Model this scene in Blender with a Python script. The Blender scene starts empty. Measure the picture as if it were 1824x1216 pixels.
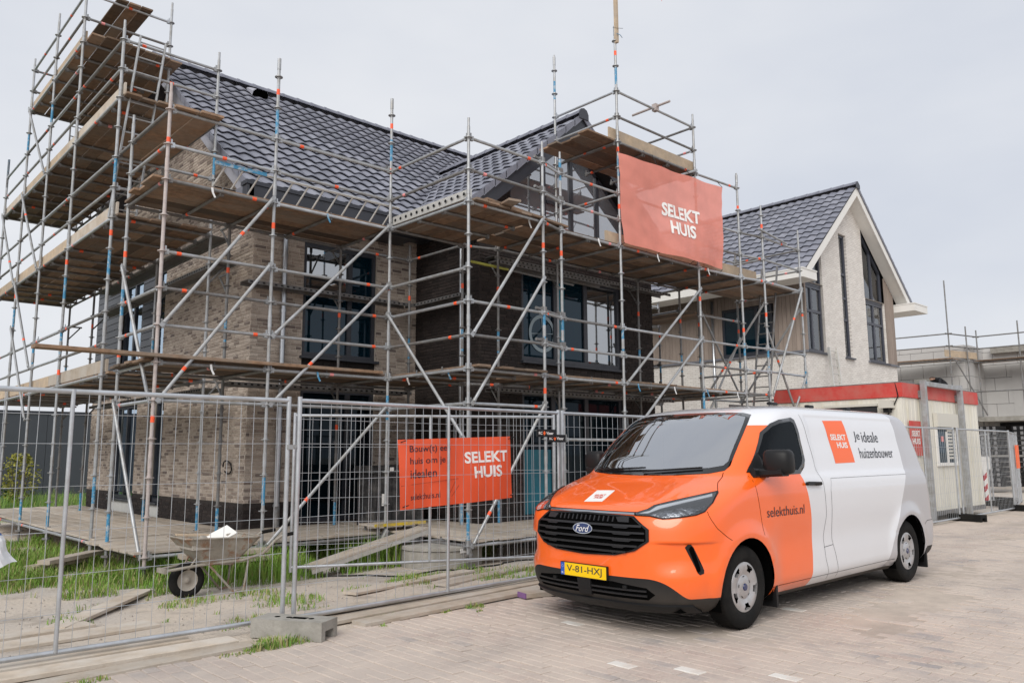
import bpy, bmesh, math, random
from mathutils import Vector, Matrix, noise, geometry

random.seed(7)
R = math.radians
scene = bpy.context.scene
COL = scene.collection

# ------------------------------------------------------------------ camera
camd = bpy.data.cameras.new('camera')
camd.sensor_width = 36.0
camd.sensor_fit = 'HORIZONTAL'
camd.lens = 27.724
camd.clip_end = 3000
camd.clip_start = 0.05
cam = bpy.data.objects.new('camera', camd)
COL.objects.link(cam)
CAM_POS = Vector((-3.583, -10.749, 1.48))
th, pt, rl = R(42.9), R(8.078), R(-0.369)
# viewing axes of the tripod: right / up / forward in the house frame
fw0 = Vector((math.sin(th), math.cos(th), 0))
rt0 = Vector((math.cos(th), -math.sin(th), 0))
fwd = fw0 * math.cos(pt) + Vector((0, 0, math.sin(pt)))
up0 = -fw0 * math.sin(pt) + Vector((0, 0, math.cos(pt)))
rgt = rt0 * math.cos(rl) + up0 * math.sin(rl)
upv = up0 * math.cos(rl) - rt0 * math.sin(rl)
m = Matrix((rgt, upv, -fwd)).transposed().to_4x4()
m.translation = CAM_POS
cam.matrix_world = m
scene.camera = cam

# ------------------------------------------------------------------ sky and sun (overcast)
SUN_EL, SUN_AZ = R(38), R(240)        # azimuth: compass-like, from +Y clockwise
world = bpy.data.worlds.new('World')
scene.world = world
world.use_nodes = True
nt = world.node_tree
nt.nodes.clear()
wo = nt.nodes.new('ShaderNodeOutputWorld')
bg = nt.nodes.new('ShaderNodeBackground')
sky = nt.nodes.new('ShaderNodeTexSky')
sky.sky_type = 'NISHITA'
sky.sun_disc = False
sky.sun_elevation = SUN_EL
sky.sun_rotation = SUN_AZ
sky.dust_density = 4.0
sky.air_density = 1.0
tc = nt.nodes.new('ShaderNodeTexCoord')
mp = nt.nodes.new('ShaderNodeMapping')
mp.inputs['Scale'].default_value = (1.0, 1.0, 2.6)
nz = nt.nodes.new('ShaderNodeTexNoise')
nz.inputs['Scale'].default_value = 1.3
nz.inputs['Detail'].default_value = 5
nz.inputs['Roughness'].default_value = 0.55
cr = nt.nodes.new('ShaderNodeValToRGB')
cr.color_ramp.elements[0].position = 0.28
cr.color_ramp.elements[0].color = (6.6, 6.98, 7.8, 1)
cr.color_ramp.elements[1].position = 0.72
cr.color_ramp.elements[1].color = (8.6, 8.75, 9.05, 1)
mx = nt.nodes.new('ShaderNodeMixRGB')
mx.inputs['Fac'].default_value = 0.93      # cloud deck over the clear sky
nt.links.new(tc.outputs['Generated'], mp.inputs['Vector'])
nt.links.new(mp.outputs['Vector'], nz.inputs['Vector'])
nt.links.new(nz.outputs['Fac'], cr.inputs['Fac'])
nt.links.new(sky.outputs['Color'], mx.inputs['Color1'])
nt.links.new(cr.outputs['Color'], mx.inputs['Color2'])
nt.links.new(mx.outputs['Color'], bg.inputs['Color'])
bg.inputs['Strength'].default_value = 0.0635
nt.links.new(bg.outputs['Background'], wo.inputs['Surface'])

sund = bpy.data.lights.new('sun', 'SUN')
sund.energy = 1.5
sund.angle = R(42)
sund.color = (1.0, 0.96, 0.9)
sun = bpy.data.objects.new('sun', sund)
COL.objects.link(sun)
sdir = Vector((math.sin(SUN_AZ) * math.cos(SUN_EL), math.cos(SUN_AZ) * math.cos(SUN_EL), math.sin(SUN_EL)))
sun.rotation_euler = sdir.to_track_quat('Z', 'Y').to_euler()
sun.location = (0, -20, 30)

scene.view_settings.view_transform = 'Standard'
scene.view_settings.look = 'None'
scene.view_settings.exposure = 0.68
scene.view_settings.gamma = 1.0
scene.view_settings.use_curve_mapping = False
scene.render.engine = 'CYCLES'

# ------------------------------------------------------------------ materials
MATS = {}


def mat(name, base, rough=0.6, metal=0.0, var=0.0, scale=6.0, bump=0.0, bscale=None, detail=6,
        dirt=None, dirt_amt=0.5, dirt_scale=1.5, stretch=None, coat=0.0, spec=None, rnd=0.0, alpha=1.0, lo=0.42, hi=0.62):
    """noise-varied principled material; dirt = second colour laid in patches"""
    if name in MATS:
        return MATS[name]
    m = bpy.data.materials.new(name)
    m.use_nodes = True
    n = m.node_tree.nodes
    L = m.node_tree.links
    b = n['Principled BSDF']
    b.inputs['Roughness'].default_value = rough
    b.inputs['Metallic'].default_value = metal
    if coat:
        b.inputs['Coat Weight'].default_value = coat
        b.inputs['Coat Roughness'].default_value = 0.03
    if spec is not None:
        b.inputs['Specular IOR Level'].default_value = spec
    if alpha < 1:
        b.inputs['Alpha'].default_value = alpha
    base4 = (*base, 1)
    col = None
    tcn = n.new('ShaderNodeTexCoord')
    vec = tcn.outputs['Object']
    if stretch:
        mpn = n.new('ShaderNodeMapping')
        mpn.inputs['Scale'].default_value = stretch
        L.new(vec, mpn.inputs['Vector'])
        vec = mpn.outputs['Vector']
    if rnd:
        oi = n.new('ShaderNodeObjectInfo')
        ad = n.new('ShaderNodeVectorMath')
        ad.operation = 'ADD'
        sc = n.new('ShaderNodeVectorMath')
        sc.operation = 'SCALE'
        sc.inputs['Scale'].default_value = 37.0
        cmb = n.new('ShaderNodeCombineXYZ')
        L.new(oi.outputs['Random'], cmb.inputs[0])
        L.new(oi.outputs['Random'], cmb.inputs[1])
        L.new(cmb.outputs[0], sc.inputs[0])
        L.new(vec, ad.inputs[0])
        L.new(sc.outputs[0], ad.inputs[1])
        vec = ad.outputs[0]
    if var or dirt or rnd:
        nn = n.new('ShaderNodeTexNoise')
        nn.inputs['Scale'].default_value = scale
        nn.inputs['Detail'].default_value = detail
        nn.inputs['Roughness'].default_value = 0.62
        L.new(vec, nn.inputs['Vector'])
        mr = n.new('ShaderNodeMapRange')
        mr.inputs[1].default_value = 0.25
        mr.inputs[2].default_value = 0.75
        mr.inputs[3].default_value = 1 - var
        mr.inputs[4].default_value = 1 + var
        L.new(nn.outputs['Fac'], mr.inputs[0])
        fac = mr.outputs[0]
        if rnd:
            mr2 = n.new('ShaderNodeMapRange')
            mr2.inputs[3].default_value = 1 - rnd
            mr2.inputs[4].default_value = 1 + rnd
            L.new(oi.outputs['Random'], mr2.inputs[0])
            mu = n.new('ShaderNodeMath')
            mu.operation = 'MULTIPLY'
            L.new(fac, mu.inputs[0])
            L.new(mr2.outputs[0], mu.inputs[1])
            fac = mu.outputs[0] if not dirt else fac
        vm = n.new('ShaderNodeVectorMath')
        vm.operation = 'SCALE'
        vm.inputs[0].default_value = base
        L.new(fac, vm.inputs['Scale'])
        col = vm.outputs[0]
        if dirt:
            n2 = n.new('ShaderNodeTexNoise')
            n2.inputs['Scale'].default_value = dirt_scale
            n2.inputs['Detail'].default_value = 8
            n2.inputs['Roughness'].default_value = 0.68
            L.new(vec, n2.inputs['Vector'])
            m2 = n.new('ShaderNodeMapRange')
            m2.inputs[1].default_value = lo
            m2.inputs[2].default_value = hi
            m2.inputs[4].default_value = dirt_amt
            L.new(n2.outputs['Fac'], m2.inputs[0])
            mixn = n.new('ShaderNodeMixRGB')
            L.new(m2.outputs[0], mixn.inputs['Fac'])
            L.new(col, mixn.inputs['Color1'])
            mixn.inputs['Color2'].default_value = (*dirt, 1)
            col = mixn.outputs[0]
        if rnd and dirt:
            vm2 = n.new('ShaderNodeVectorMath')
            vm2.operation = 'SCALE'
            L.new(col, vm2.inputs[0])
            L.new(mr2.outputs[0], vm2.inputs['Scale'])
            col = vm2.outputs[0]
        L.new(col, b.inputs['Base Color'])
    else:
        b.inputs['Base Color'].default_value = base4
    if bump:
        nb = n.new('ShaderNodeTexNoise')
        nb.inputs['Scale'].default_value = bscale or scale * 6
        nb.inputs['Detail'].default_value = 5
        L.new(vec, nb.inputs['Vector'])
        bn = n.new('ShaderNodeBump')
        bn.inputs['Strength'].default_value = bump
        bn.inputs['Distance'].default_value = 0.01
        L.new(nb.outputs['Fac'], bn.inputs['Height'])
        L.new(bn.outputs['Normal'], b.inputs['Normal'])
    MATS[name] = m
    return m


def tint_mat(name, stops, rough=0.85, noise_scale=30.0, noise_amt=0.25, bump=0.3, dust=None, dust_amt=0.0, dust_scale=1.2, dlo=0.45, dhi=0.65, spec=None, stain=None):
    """colour picked per piece from the mesh attribute 'tint' (bricks, pavers, tiles)"""
    m = bpy.data.materials.new(name)
    m.use_nodes = True
    n = m.node_tree.nodes
    L = m.node_tree.links
    b = n['Principled BSDF']
    b.inputs['Roughness'].default_value = rough
    if spec is not None:
        b.inputs['Specular IOR Level'].default_value = spec
    at = n.new('ShaderNodeAttribute')
    at.attribute_name = 'tint'
    rp = n.new('ShaderNodeValToRGB')
    els = rp.color_ramp.elements
    while len(els) < len(stops):
        els.new(0.5)
    for e, (p, c) in zip(els, stops):
        e.position = p
        e.color = (*c, 1)
    L.new(at.outputs['Fac'], rp.inputs['Fac'])
    ge = n.new('ShaderNodeNewGeometry')
    nn = n.new('ShaderNodeTexNoise')
    nn.inputs['Scale'].default_value = noise_scale
    nn.inputs['Detail'].default_value = 5
    L.new(ge.outputs['Position'], nn.inputs['Vector'])
    mr = n.new('ShaderNodeMapRange')
    mr.inputs[1].default_value = 0.3
    mr.inputs[2].default_value = 0.7
    mr.inputs[3].default_value = 1 - noise_amt
    mr.inputs[4].default_value = 1 + noise_amt
    L.new(nn.outputs['Fac'], mr.inputs[0])
    vm = n.new('ShaderNodeVectorMath')
    vm.operation = 'SCALE'
    L.new(rp.outputs['Color'], vm.inputs[0])
    L.new(mr.outputs[0], vm.inputs['Scale'])
    col = vm.outputs[0]
    if dust:
        n2 = n.new('ShaderNodeTexNoise')
        n2.inputs['Scale'].default_value = dust_scale
        n2.inputs['Detail'].default_value = 9
        n2.inputs['Roughness'].default_value = 0.7
        L.new(ge.outputs['Position'], n2.inputs['Vector'])
        m2 = n.new('ShaderNodeMapRange')
        m2.inputs[1].default_value = dlo
        m2.inputs[2].default_value = dhi
        m2.inputs[4].default_value = dust_amt
        L.new(n2.outputs['Fac'], m2.inputs[0])
        mixn = n.new('ShaderNodeMixRGB')
        mixn.inputs['Color2'].default_value = (*dust, 1)
        L.new(m2.outputs[0], mixn.inputs['Fac'])
        L.new(col, mixn.inputs['Color1'])
        col = mixn.outputs[0]
    if stain:      # drifts and wheel tracks drawn out along the street
        mpn = n.new('ShaderNodeMapping')
        mpn.inputs['Scale'].default_value = (0.22, 1.1, 1)
        L.new(ge.outputs['Position'], mpn.inputs['Vector'])
        n3 = n.new('ShaderNodeTexNoise')
        n3.inputs['Scale'].default_value = 1.0
        n3.inputs['Detail'].default_value = 9
        n3.inputs['Roughness'].default_value = 0.66
        L.new(mpn.outputs[0], n3.inputs['Vector'])
        m3 = n.new('ShaderNodeMapRange')
        m3.inputs[1].default_value = 0.46
        m3.inputs[2].default_value = 0.66
        m3.inputs[4].default_value = 0.6
        L.new(n3.outputs['Fac'], m3.inputs[0])
        mix3 = n.new('ShaderNodeMixRGB')
        mix3.inputs['Color2'].default_value = (*stain, 1)
        L.new(m3.outputs[0], mix3.inputs['Fac'])
        L.new(col, mix3.inputs['Color1'])
        col = mix3.outputs[0]
    L.new(col, b.inputs['Base Color'])
    if bump:
        bn = n.new('ShaderNodeBump')
        bn.inputs['Strength'].default_value = bump
        bn.inputs['Distance'].default_value = 0.006
        nb = n.new('ShaderNodeTexNoise')
        nb.inputs['Scale'].default_value = noise_scale * 3
        nb.inputs['Detail'].default_value = 4
        L.new(ge.outputs['Position'], nb.inputs['Vector'])
        L.new(nb.outputs['Fac'], bn.inputs['Height'])
        L.new(bn.outputs['Normal'], b.inputs['Normal'])
    MATS[name] = m
    return m


def glass_mat(name, tint, refl=0.12, clear=0.6, dark=(0.01, 0.015, 0.02), gcol=(0.95, 0.97, 1)):
    """thin pane: part see-through (tinted), part body colour, mirror-like by Fresnel"""
    m = bpy.data.materials.new(name)
    m.use_nodes = True
    n = m.node_tree.nodes
    L = m.node_tree.links
    n.clear()
    o = n.new('ShaderNodeOutputMaterial')
    tr = n.new('ShaderNodeBsdfTransparent')
    tr.inputs['Color'].default_value = (*tint, 1)
    df = n.new('ShaderNodeBsdfDiffuse')
    df.inputs['Color'].default_value = (*dark, 1)
    gl = n.new('ShaderNodeBsdfGlossy')
    gl.inputs['Roughness'].default_value = 0.015
    gl.inputs['Color'].default_value = (*gcol, 1)
    nb = n.new('ShaderNodeTexNoise')
    nb.inputs['Scale'].default_value = 0.9
    ge = n.new('ShaderNodeNewGeometry')
    L.new(ge.outputs['Position'], nb.inputs['Vector'])
    bn = n.new('ShaderNodeBump')
    bn.inputs['Strength'].default_value = 0.05
    bn.inputs['Distance'].default_value = 0.02
    L.new(nb.outputs['Fac'], bn.inputs['Height'])
    L.new(bn.outputs['Normal'], gl.inputs['Normal'])
    m1 = n.new('ShaderNodeMixShader')
    m1.inputs['Fac'].default_value = clear
    L.new(df.outputs[0], m1.inputs[1])
    L.new(tr.outputs[0], m1.inputs[2])
    fr = n.new('ShaderNodeFresnel')
    fr.inputs['IOR'].default_value = 1.52
    ad = n.new('ShaderNodeMath')
    ad.operation = 'ADD'
    ad.use_clamp = True
    ad.inputs[1].default_value = refl
    L.new(fr.outputs[0], ad.inputs[0])
    m2 = n.new('ShaderNodeMixShader')
    L.new(ad.outputs[0], m2.inputs['Fac'])
    L.new(m1.outputs[0], m2.inputs[1])
    L.new(gl.outputs[0], m2.inputs[2])
    L.new(m2.outputs[0], o.inputs['Surface'])
    MATS[name] = m
    return m


# ------------------------------------------------------------------ objects
ROOT_LOC = {}


def tag(o, label, cat, group=None):
    o['label'] = label
    o['category'] = cat
    if group:
        o['group'] = group
    return o


def thing(name, loc, label, cat, group=None):
    o = bpy.data.objects.new(name, None)
    o.empty_display_size = 0.2
    o.location = loc
    COL.objects.link(o)
    ROOT_LOC[o] = Vector(loc)
    return tag(o, label, cat, group)


def adopt(o, parent):
    if parent is not None:
        o.parent = parent
        if parent in ROOT_LOC:
            o.matrix_parent_inverse = Matrix.Translation(-ROOT_LOC[parent])
    return o


def link(name, data, parent=None, mw=None):
    o = bpy.data.objects.new(name, data)
    COL.objects.link(o)
    if mw is not None:
        o.matrix_basis = mw
    adopt(o, parent)
    return o


class MB:
    """collects faces; build() links them as one mesh object"""

    def __init__(s):
        s.v, s.f, s.m, s.t = [], [], [], []
        s.ti = 0.5

    def face(s, pts, mi=0):
        i = len(s.v)
        s.v.extend([tuple(p) for p in pts])
        s.f.append(tuple(range(i, i + len(pts))))
        s.m.append(mi)
        s.t.append(s.ti)

    def addmesh(s, vs, fs, mi=0, M=None):
        i = len(s.v)
        if M is not None:
            vs = [tuple(M @ Vector(p)) for p in vs]
        s.v.extend([tuple(p) for p in vs])
        for f in fs:
            s.f.append(tuple(k + i for k in f))
            s.m.append(mi)
            s.t.append(s.ti)

    def box(s, a, b, mi=0, M=None):
        x0, y0, z0 = a
        x1, y1, z1 = b
        vs = [(x0, y0, z0), (x1, y0, z0), (x1, y1, z0), (x0, y1, z0), (x0, y0, z1), (x1, y0, z1), (x1, y1, z1), (x0, y1, z1)]
        fs = [(0, 3, 2, 1), (4, 5, 6, 7), (0, 1, 5, 4), (1, 2, 6, 5), (2, 3, 7, 6), (3, 0, 4, 7)]
        s.addmesh(vs, fs, mi, M)

    def beam(s, a, b, w, h, mi=0, up=(0, 0, 1), bev=0.0):
        """rectangular bar from a to b, width w (sideways), height h (along up), centred on the line"""
        a = Vector(a)
        b = Vector(b)
        d = (b - a)
        ln = d.length
        d.normalize()
        up = Vector(up)
        sx = d.cross(up)
        if sx.length < 1e-5:
            sx = d.cross(Vector((1, 0, 0)))
        sx.normalize()
        uz = sx.cross(d).normalized()
        M = Matrix((d, sx, uz)).transposed().to_4x4()
        M.translation = a
        if bev:
            c = bev
            vs, fs = [], []
            for x in (0, ln):
                for (yy, zz) in ((-w/2, -h/2+c), (-w/2+c, -h/2), (w/2-c, -h/2), (w/2, -h/2+c), (w/2, h/2-c), (w/2-c, h/2), (-w/2+c, h/2), (-w/2, h/2-c)):
                    vs.append((x, yy, zz))
            for k in range(8):
                fs.append((k, (k+1) % 8, 8+(k+1) % 8, 8+k))
            fs.append(tuple(range(7, -1, -1)))
            fs.append(tuple(range(8, 16)))
            s.addmesh(vs, fs, mi, M)
        else:
            s.box((0, -w/2, -h/2), (ln, w/2, h/2), mi, M)

    def tube(s, a, b, r, n=8, mi=0, r2=None, caps=True):
        a = Vector(a)
        b = Vector(b)
        d = (b - a).normalized()
        q = Vector((0, 0, 1)) if abs(d.z) < 0.9 else Vector((1, 0, 0))
        x = d.cross(q).normalized()
        y = d.cross(x)
        r2 = r if r2 is None else r2
        i = len(s.v)
        for p, rr in ((a, r), (b, r2)):
            for k in range(n):
                an = 2 * math.pi * k / n
                s.v.append(tuple(p + x * (rr * math.cos(an)) + y * (rr * math.sin(an))))
        for k in range(n):
            s.f.append((i + k, i + (k + 1) % n, i + n + (k + 1) % n, i + n + k))
            s.m.append(mi)
            s.t.append(s.ti)
        if caps:
            s.f.append(tuple(i + k for k in range(n - 1, -1, -1)))
            s.m.append(mi)
            s.t.append(s.ti)
            s.f.append(tuple(i + n + k for k in range(n)))
            s.m.append(mi)
            s.t.append(s.ti)

    def path(s, pts, r, n=8, mi=0):
        for a, b in zip(pts[:-1], pts[1:]):
            s.tube(a, b, r, n, mi)

    def prism(s, poly, axis, a, b, mi=0):
        """extrude a 2D polygon along axis (0,1,2) from a to b; poly gives the other two coordinates in order"""
        def P(p, h):
            q = list(p)
            q.insert(axis, h)
            return tuple(q)
        n = len(poly)
        i = len(s.v)
        s.v.extend([P(p, a) for p in poly] + [P(p, b) for p in poly])
        for k in range(n):
            s.f.append((i + k, i + (k + 1) % n, i + n + (k + 1) % n, i + n + k))
            s.m.append(mi)
            s.t.append(s.ti)
        s.f.append(tuple(i + k for k in range(n - 1, -1, -1)))
        s.f.append(tuple(i + n + k for k in range(n)))
        s.m += [mi, mi]
        s.t += [s.ti, s.ti]

    def lathe(s, prof, M, n=24, mi=0):
        """profile [(r, h)] turned about local Z"""
        i = len(s.v)
        for r, h in prof:
            for k in range(n):
                an = 2 * math.pi * k / n
                s.v.append(tuple(M @ Vector((r * math.cos(an), r * math.sin(an), h))))
        for j in range(len(prof) - 1):
            for k in range(n):
                s.f.append((i + j*n + k, i + j*n + (k+1) % n, i + (j+1)*n + (k+1) % n, i + (j+1)*n + k))
                s.m.append(mi)
                s.t.append(s.ti)

    def mesh(s, name, mats, smooth=False, tint=False, fixn=False):
        me = bpy.data.meshes.new(name)
        me.from_pydata(s.v, [], s.f)
        for mm in (mats if isinstance(mats, (list, tuple)) else [mats]):
            me.materials.append(MATS[mm] if isinstance(mm, str) else mm)
        me.polygons.foreach_set('material_index', s.m)
        if tint:
            at = me.attributes.new('tint', 'FLOAT', 'FACE')
            at.data.foreach_set('value', s.t)
        if smooth:
            me.polygons.foreach_set('use_smooth', [True] * len(me.polygons))
        if fixn:
            bm = bmesh.new()
            bm.from_mesh(me)
            bmesh.ops.remove_doubles(bm, verts=bm.verts, dist=1e-5)
            bmesh.ops.recalc_face_normals(bm, faces=bm.faces)
            bm.to_mesh(me)
            bm.free()
        me.update()
        return me

    def build(s, name, mats, parent=None, smooth=False, tint=False, fixn=False):
        return link(name, s.mesh(name, mats, smooth, tint, fixn), parent)


def smooth_by_angle(me, ang=35):
    bm = bmesh.new()
    bm.from_mesh(me)
    bmesh.ops.remove_doubles(bm, verts=bm.verts, dist=1e-5)
    for f in bm.faces:
        f.smooth = True
    for e in bm.edges:
        if len(e.link_faces) == 2 and e.calc_face_angle(0) > R(ang):
            e.smooth = False
    bm.to_mesh(me)
    bm.free()


def text_mesh(body, size, bold=0.0, align='LEFT', spacing=1.0, line=1.0, shear=0.0):
    """flat lettering as a triangulated mesh in its own XY plane: returns verts, faces"""
    cu = bpy.data.curves.new('lettering', 'FONT')
    cu.body = body
    cu.size = size
    cu.offset = bold
    cu.align_x = align
    cu.space_character = spacing
    cu.space_line = line
    cu.shear = shear
    cu.resolution_u = 3
    ob = bpy.data.objects.new('lettering', cu)
    COL.objects.link(ob)
    dg = bpy.context.evaluated_depsgraph_get()
    me = bpy.data.meshes.new_from_object(ob.evaluated_get(dg))
    vs = [tuple(v.co) for v in me.vertices]
    fs = [tuple(p.vertices) for p in me.polygons]
    COL.objects.unlink(ob)
    bpy.data.objects.remove(ob)
    bpy.data.curves.remove(cu)
    bpy.data.meshes.remove(me)
    return vs, fs


def text_fit(body, w, h, bold=0.0, **k):
    """lettering scaled so that its box is w by h, lower-left corner at 0,0"""
    vs, fs = text_mesh(body, 1.0, bold, **k)
    x0 = min(v[0] for v in vs); x1 = max(v[0] for v in vs)
    y0 = min(v[1] for v in vs); y1 = max(v[1] for v in vs)
    return [((v[0]-x0)/(x1-x0)*w, (v[1]-y0)/(y1-y0)*h) for v in vs], fs


def struct(o):
    o['kind'] = 'structure'
    return o


def stuff(o, label=None):
    o['kind'] = 'stuff'
    if label:
        o['label'] = label
    return o


# shared materials
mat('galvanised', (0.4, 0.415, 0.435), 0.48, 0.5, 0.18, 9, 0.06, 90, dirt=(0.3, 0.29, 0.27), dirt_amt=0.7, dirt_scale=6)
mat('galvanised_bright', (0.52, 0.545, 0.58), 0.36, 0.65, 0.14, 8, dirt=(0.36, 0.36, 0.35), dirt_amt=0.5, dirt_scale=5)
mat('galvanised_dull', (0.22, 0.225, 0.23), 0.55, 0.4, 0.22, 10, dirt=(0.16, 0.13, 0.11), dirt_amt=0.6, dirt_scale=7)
mat('rusty_tube', (0.42, 0.36, 0.34), 0.6, 0.25, 0.2, 12, dirt=(0.5, 0.46, 0.45), dirt_amt=0.7, dirt_scale=9)
mat('blue_paint', (0.05, 0.24, 0.42), 0.5, 0.0, 0.2, 14, dirt=(0.42, 0.47, 0.5), dirt_amt=0.8, dirt_scale=16, lo=0.5, hi=0.6)
mat('orange_tape', (0.9, 0.11, 0.035), 0.5, 0, 0.15, 25)
mat('pink_tape', (0.8, 0.3, 0.3), 0.5, 0, 0.15, 25)
mat('white_tape', (0.75, 0.75, 0.75), 0.5, 0, 0.1, 25)
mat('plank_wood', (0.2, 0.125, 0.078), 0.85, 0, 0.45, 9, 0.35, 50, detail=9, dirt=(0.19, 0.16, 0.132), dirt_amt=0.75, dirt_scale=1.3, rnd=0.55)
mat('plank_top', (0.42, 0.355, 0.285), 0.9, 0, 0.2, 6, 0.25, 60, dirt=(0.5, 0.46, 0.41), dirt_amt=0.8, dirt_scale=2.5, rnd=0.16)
mat('fresh_wood', (0.46, 0.36, 0.255), 0.8, 0, 0.2, 7, 0.2, 60, dirt=(0.36, 0.3, 0.24), dirt_amt=0.7, dirt_scale=3, rnd=0.12)
mat('anthracite', (0.036, 0.039, 0.05), 0.38, 0, 0.12, 4, rnd=0.05)
mat('anthracite_fascia', (0.17, 0.175, 0.21), 0.42, 0, 0.08, 3)
mat('zinc', (0.5, 0.52, 0.55), 0.3, 0.8, 0.12, 7)
mat('black_plastic', (0.012, 0.012, 0.013), 0.5, 0, 0.2, 12, spec=0.25)
mat('black_rubber', (0.011, 0.011, 0.011), 0.8, 0, 0.25, 18, 0.2, 80, dirt=(0.03, 0.027, 0.024), dirt_amt=0.35, dirt_scale=7, spec=0.15)
mat('concrete', (0.33, 0.315, 0.285), 0.9, 0, 0.18, 12, 0.35, 70, dirt=(0.2, 0.19, 0.165), dirt_amt=0.6, dirt_scale=4)
mat('white_paint', (0.78, 0.77, 0.74), 0.5, 0, 0.05, 4)
# ================================================================== ground, street, boards, grass
SAND = (0.58, 0.5, 0.415)


def ground_mat():
    m = bpy.data.materials.new('site_soil')
    m.use_nodes = True
    n = m.node_tree.nodes
    L = m.node_tree.links
    b = n['Principled BSDF']
    b.inputs['Roughness'].default_value = 0.95
    ge = n.new('ShaderNodeNewGeometry')

    def nz(scale, det=8, rough=0.65):
        q = n.new('ShaderNodeTexNoise')
        q.inputs['Scale'].default_value = scale
        q.inputs['Detail'].default_value = det
        q.inputs['Roughness'].default_value = rough
        L.new(ge.outputs['Position'], q.inputs['Vector'])
        return q.outputs['Fac']

    def rng(f, a, b_, c=0.0, d=1.0):
        q = n.new('ShaderNodeMapRange')
        q.inputs[1].default_value = a
        q.inputs[2].default_value = b_
        q.inputs[3].default_value = c
        q.inputs[4].default_value = d
        L.new(f, q.inputs[0])
        return q.outputs[0]

    def mix(f, c1, c2):
        q = n.new('ShaderNodeMixRGB')
        L.new(f, q.inputs['Fac'])
        for s, c in (('Color1', c1), ('Color2', c2)):
            if isinstance(c, tuple):
                q.inputs[s].default_value = (*c, 1)
            else:
                L.new(c, q.inputs[s])
        return q.outputs[0]
    c = mix(rng(nz(0.55), 0.4, 0.6), SAND, (0.5, 0.455, 0.41))
    c = mix(rng(nz(1.7, 9), 0.52, 0.66), c, (0.37, 0.32, 0.27))
    c = mix(rng(nz(26, 4), 0.6, 0.68, 0, 0.7), c, (0.2, 0.18, 0.16))
    c = mix(rng(nz(60, 3), 0.62, 0.7, 0, 0.6), c, (0.6, 0.54, 0.47))
    # far meadow beyond the building site
    sp = n.new('ShaderNodeSeparateXYZ')
    L.new(ge.outputs['Position'], sp.inputs[0])
    c = mix(rng(sp.outputs['Y'], 12.5, 14.5), c, (0.07, 0.12, 0.028))
    L.new(c, b.inputs['Base Color'])
    bn = n.new('ShaderNodeBump')
    bn.inputs['Strength'].default_value = 0.9
    bn.inputs['Distance'].default_value = 0.03
    L.new(nz(22, 9), bn.inputs['Height'])
    L.new(bn.outputs['Normal'], b.inputs['Normal'])
    MATS['site_soil'] = m


ground_mat()
mat('joint_sand', (0.5, 0.425, 0.36), 0.95, 0, 0.14, 3, 0.5, 60, dirt=(0.3, 0.26, 0.225), dirt_amt=0.6, dirt_scale=1.3)
tint_mat('paver_stone', [(0.0, (0.22, 0.215, 0.23)), (0.2, (0.31, 0.285, 0.275)), (0.45, (0.4, 0.32, 0.285)), (0.7, (0.43, 0.37, 0.325)), (0.93, (0.42, 0.36, 0.315)), (1.0, (0.7, 0.68, 0.64))],
         0.9, 40, 0.2, 0.5, dust=(0.53, 0.455, 0.395), dust_amt=0.97, dust_scale=0.9, dlo=0.31, dhi=0.52, stain=(0.36, 0.315, 0.285))


def hgt(x, y):
    s = min(1, max(0, (y + 4.3) / 3.2))
    s = s * s * (3 - 2 * s)
    z = -0.012 - 0.115 * s
    if y < -4.62:
        z = -0.07
    nn = noise.noise(Vector((x * 0.7, y * 0.7, 3.1))) * 0.035 + noise.noise(Vector((x * 2.3, y * 2.3, 8.1))) * 0.016
    if y > -4.6:
        z += nn * min(1, (y + 4.6) / 1.0)
    return z


def axis(lo, hi, step, far):
    a = []
    k = lo
    while k < hi:
        a.append(k)
        k += step
    return [-v for v in far[::-1]] + a + far


gx = [-900, -300, -110, -60, -35, -22] + [-14 + 0.3 * i for i in range(127)] + [28, 36, 50, 80, 150, 400, 900]
gy = [-300, -100, -40, -20] + [-13 + 0.3 * i for i in range(95)] + [20, 30, 50, 90, 200, 500, 1200]
mb = MB()
for j, y in enumerate(gy):
    for i, x in enumerate(gx):
        mb.v.append((x, y, hgt(x, y)))
W = len(gx)
for j in range(len(gy) - 1):
    for i in range(W - 1):
        mb.f.append((j*W+i, j*W+i+1, (j+1)*W+i+1, (j+1)*W+i))
        mb.m.append(0)
        mb.t.append(0)
struct(mb.build('ground', 'site_soil', smooth=True))

# street of clay pavers laid across, sanded over
mb = MB()
sx = [-60, -20] + [-6 + 0.5 * i for i in range(60)] + [30, 45, 80, 140]
for i in range(len(sx) - 1):
    for (y0, y1) in ((-30, -13), (-13, -9), (-9, -6), (-6, -4.58)):
        e = 0.06 * noise.noise(Vector((sx[i] * 1.3, 0, 0))) if y1 == -4.58 else 0
        e2 = 0.06 * noise.noise(Vector((sx[i+1] * 1.3, 0, 0))) if y1 == -4.58 else 0
        mb.face([(sx[i], y0, -0.006), (sx[i+1], y0, -0.006), (sx[i+1], y1 + e2, -0.006), (sx[i], y1 + e, -0.006)])
street = struct(mb.build('street', 'joint_sand'))
WHITE = [(1.0, -6.91), (1.22, -7.44), (1.51, -7.84), (1.73, -5.85), (3.65, -6.96)]


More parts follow.
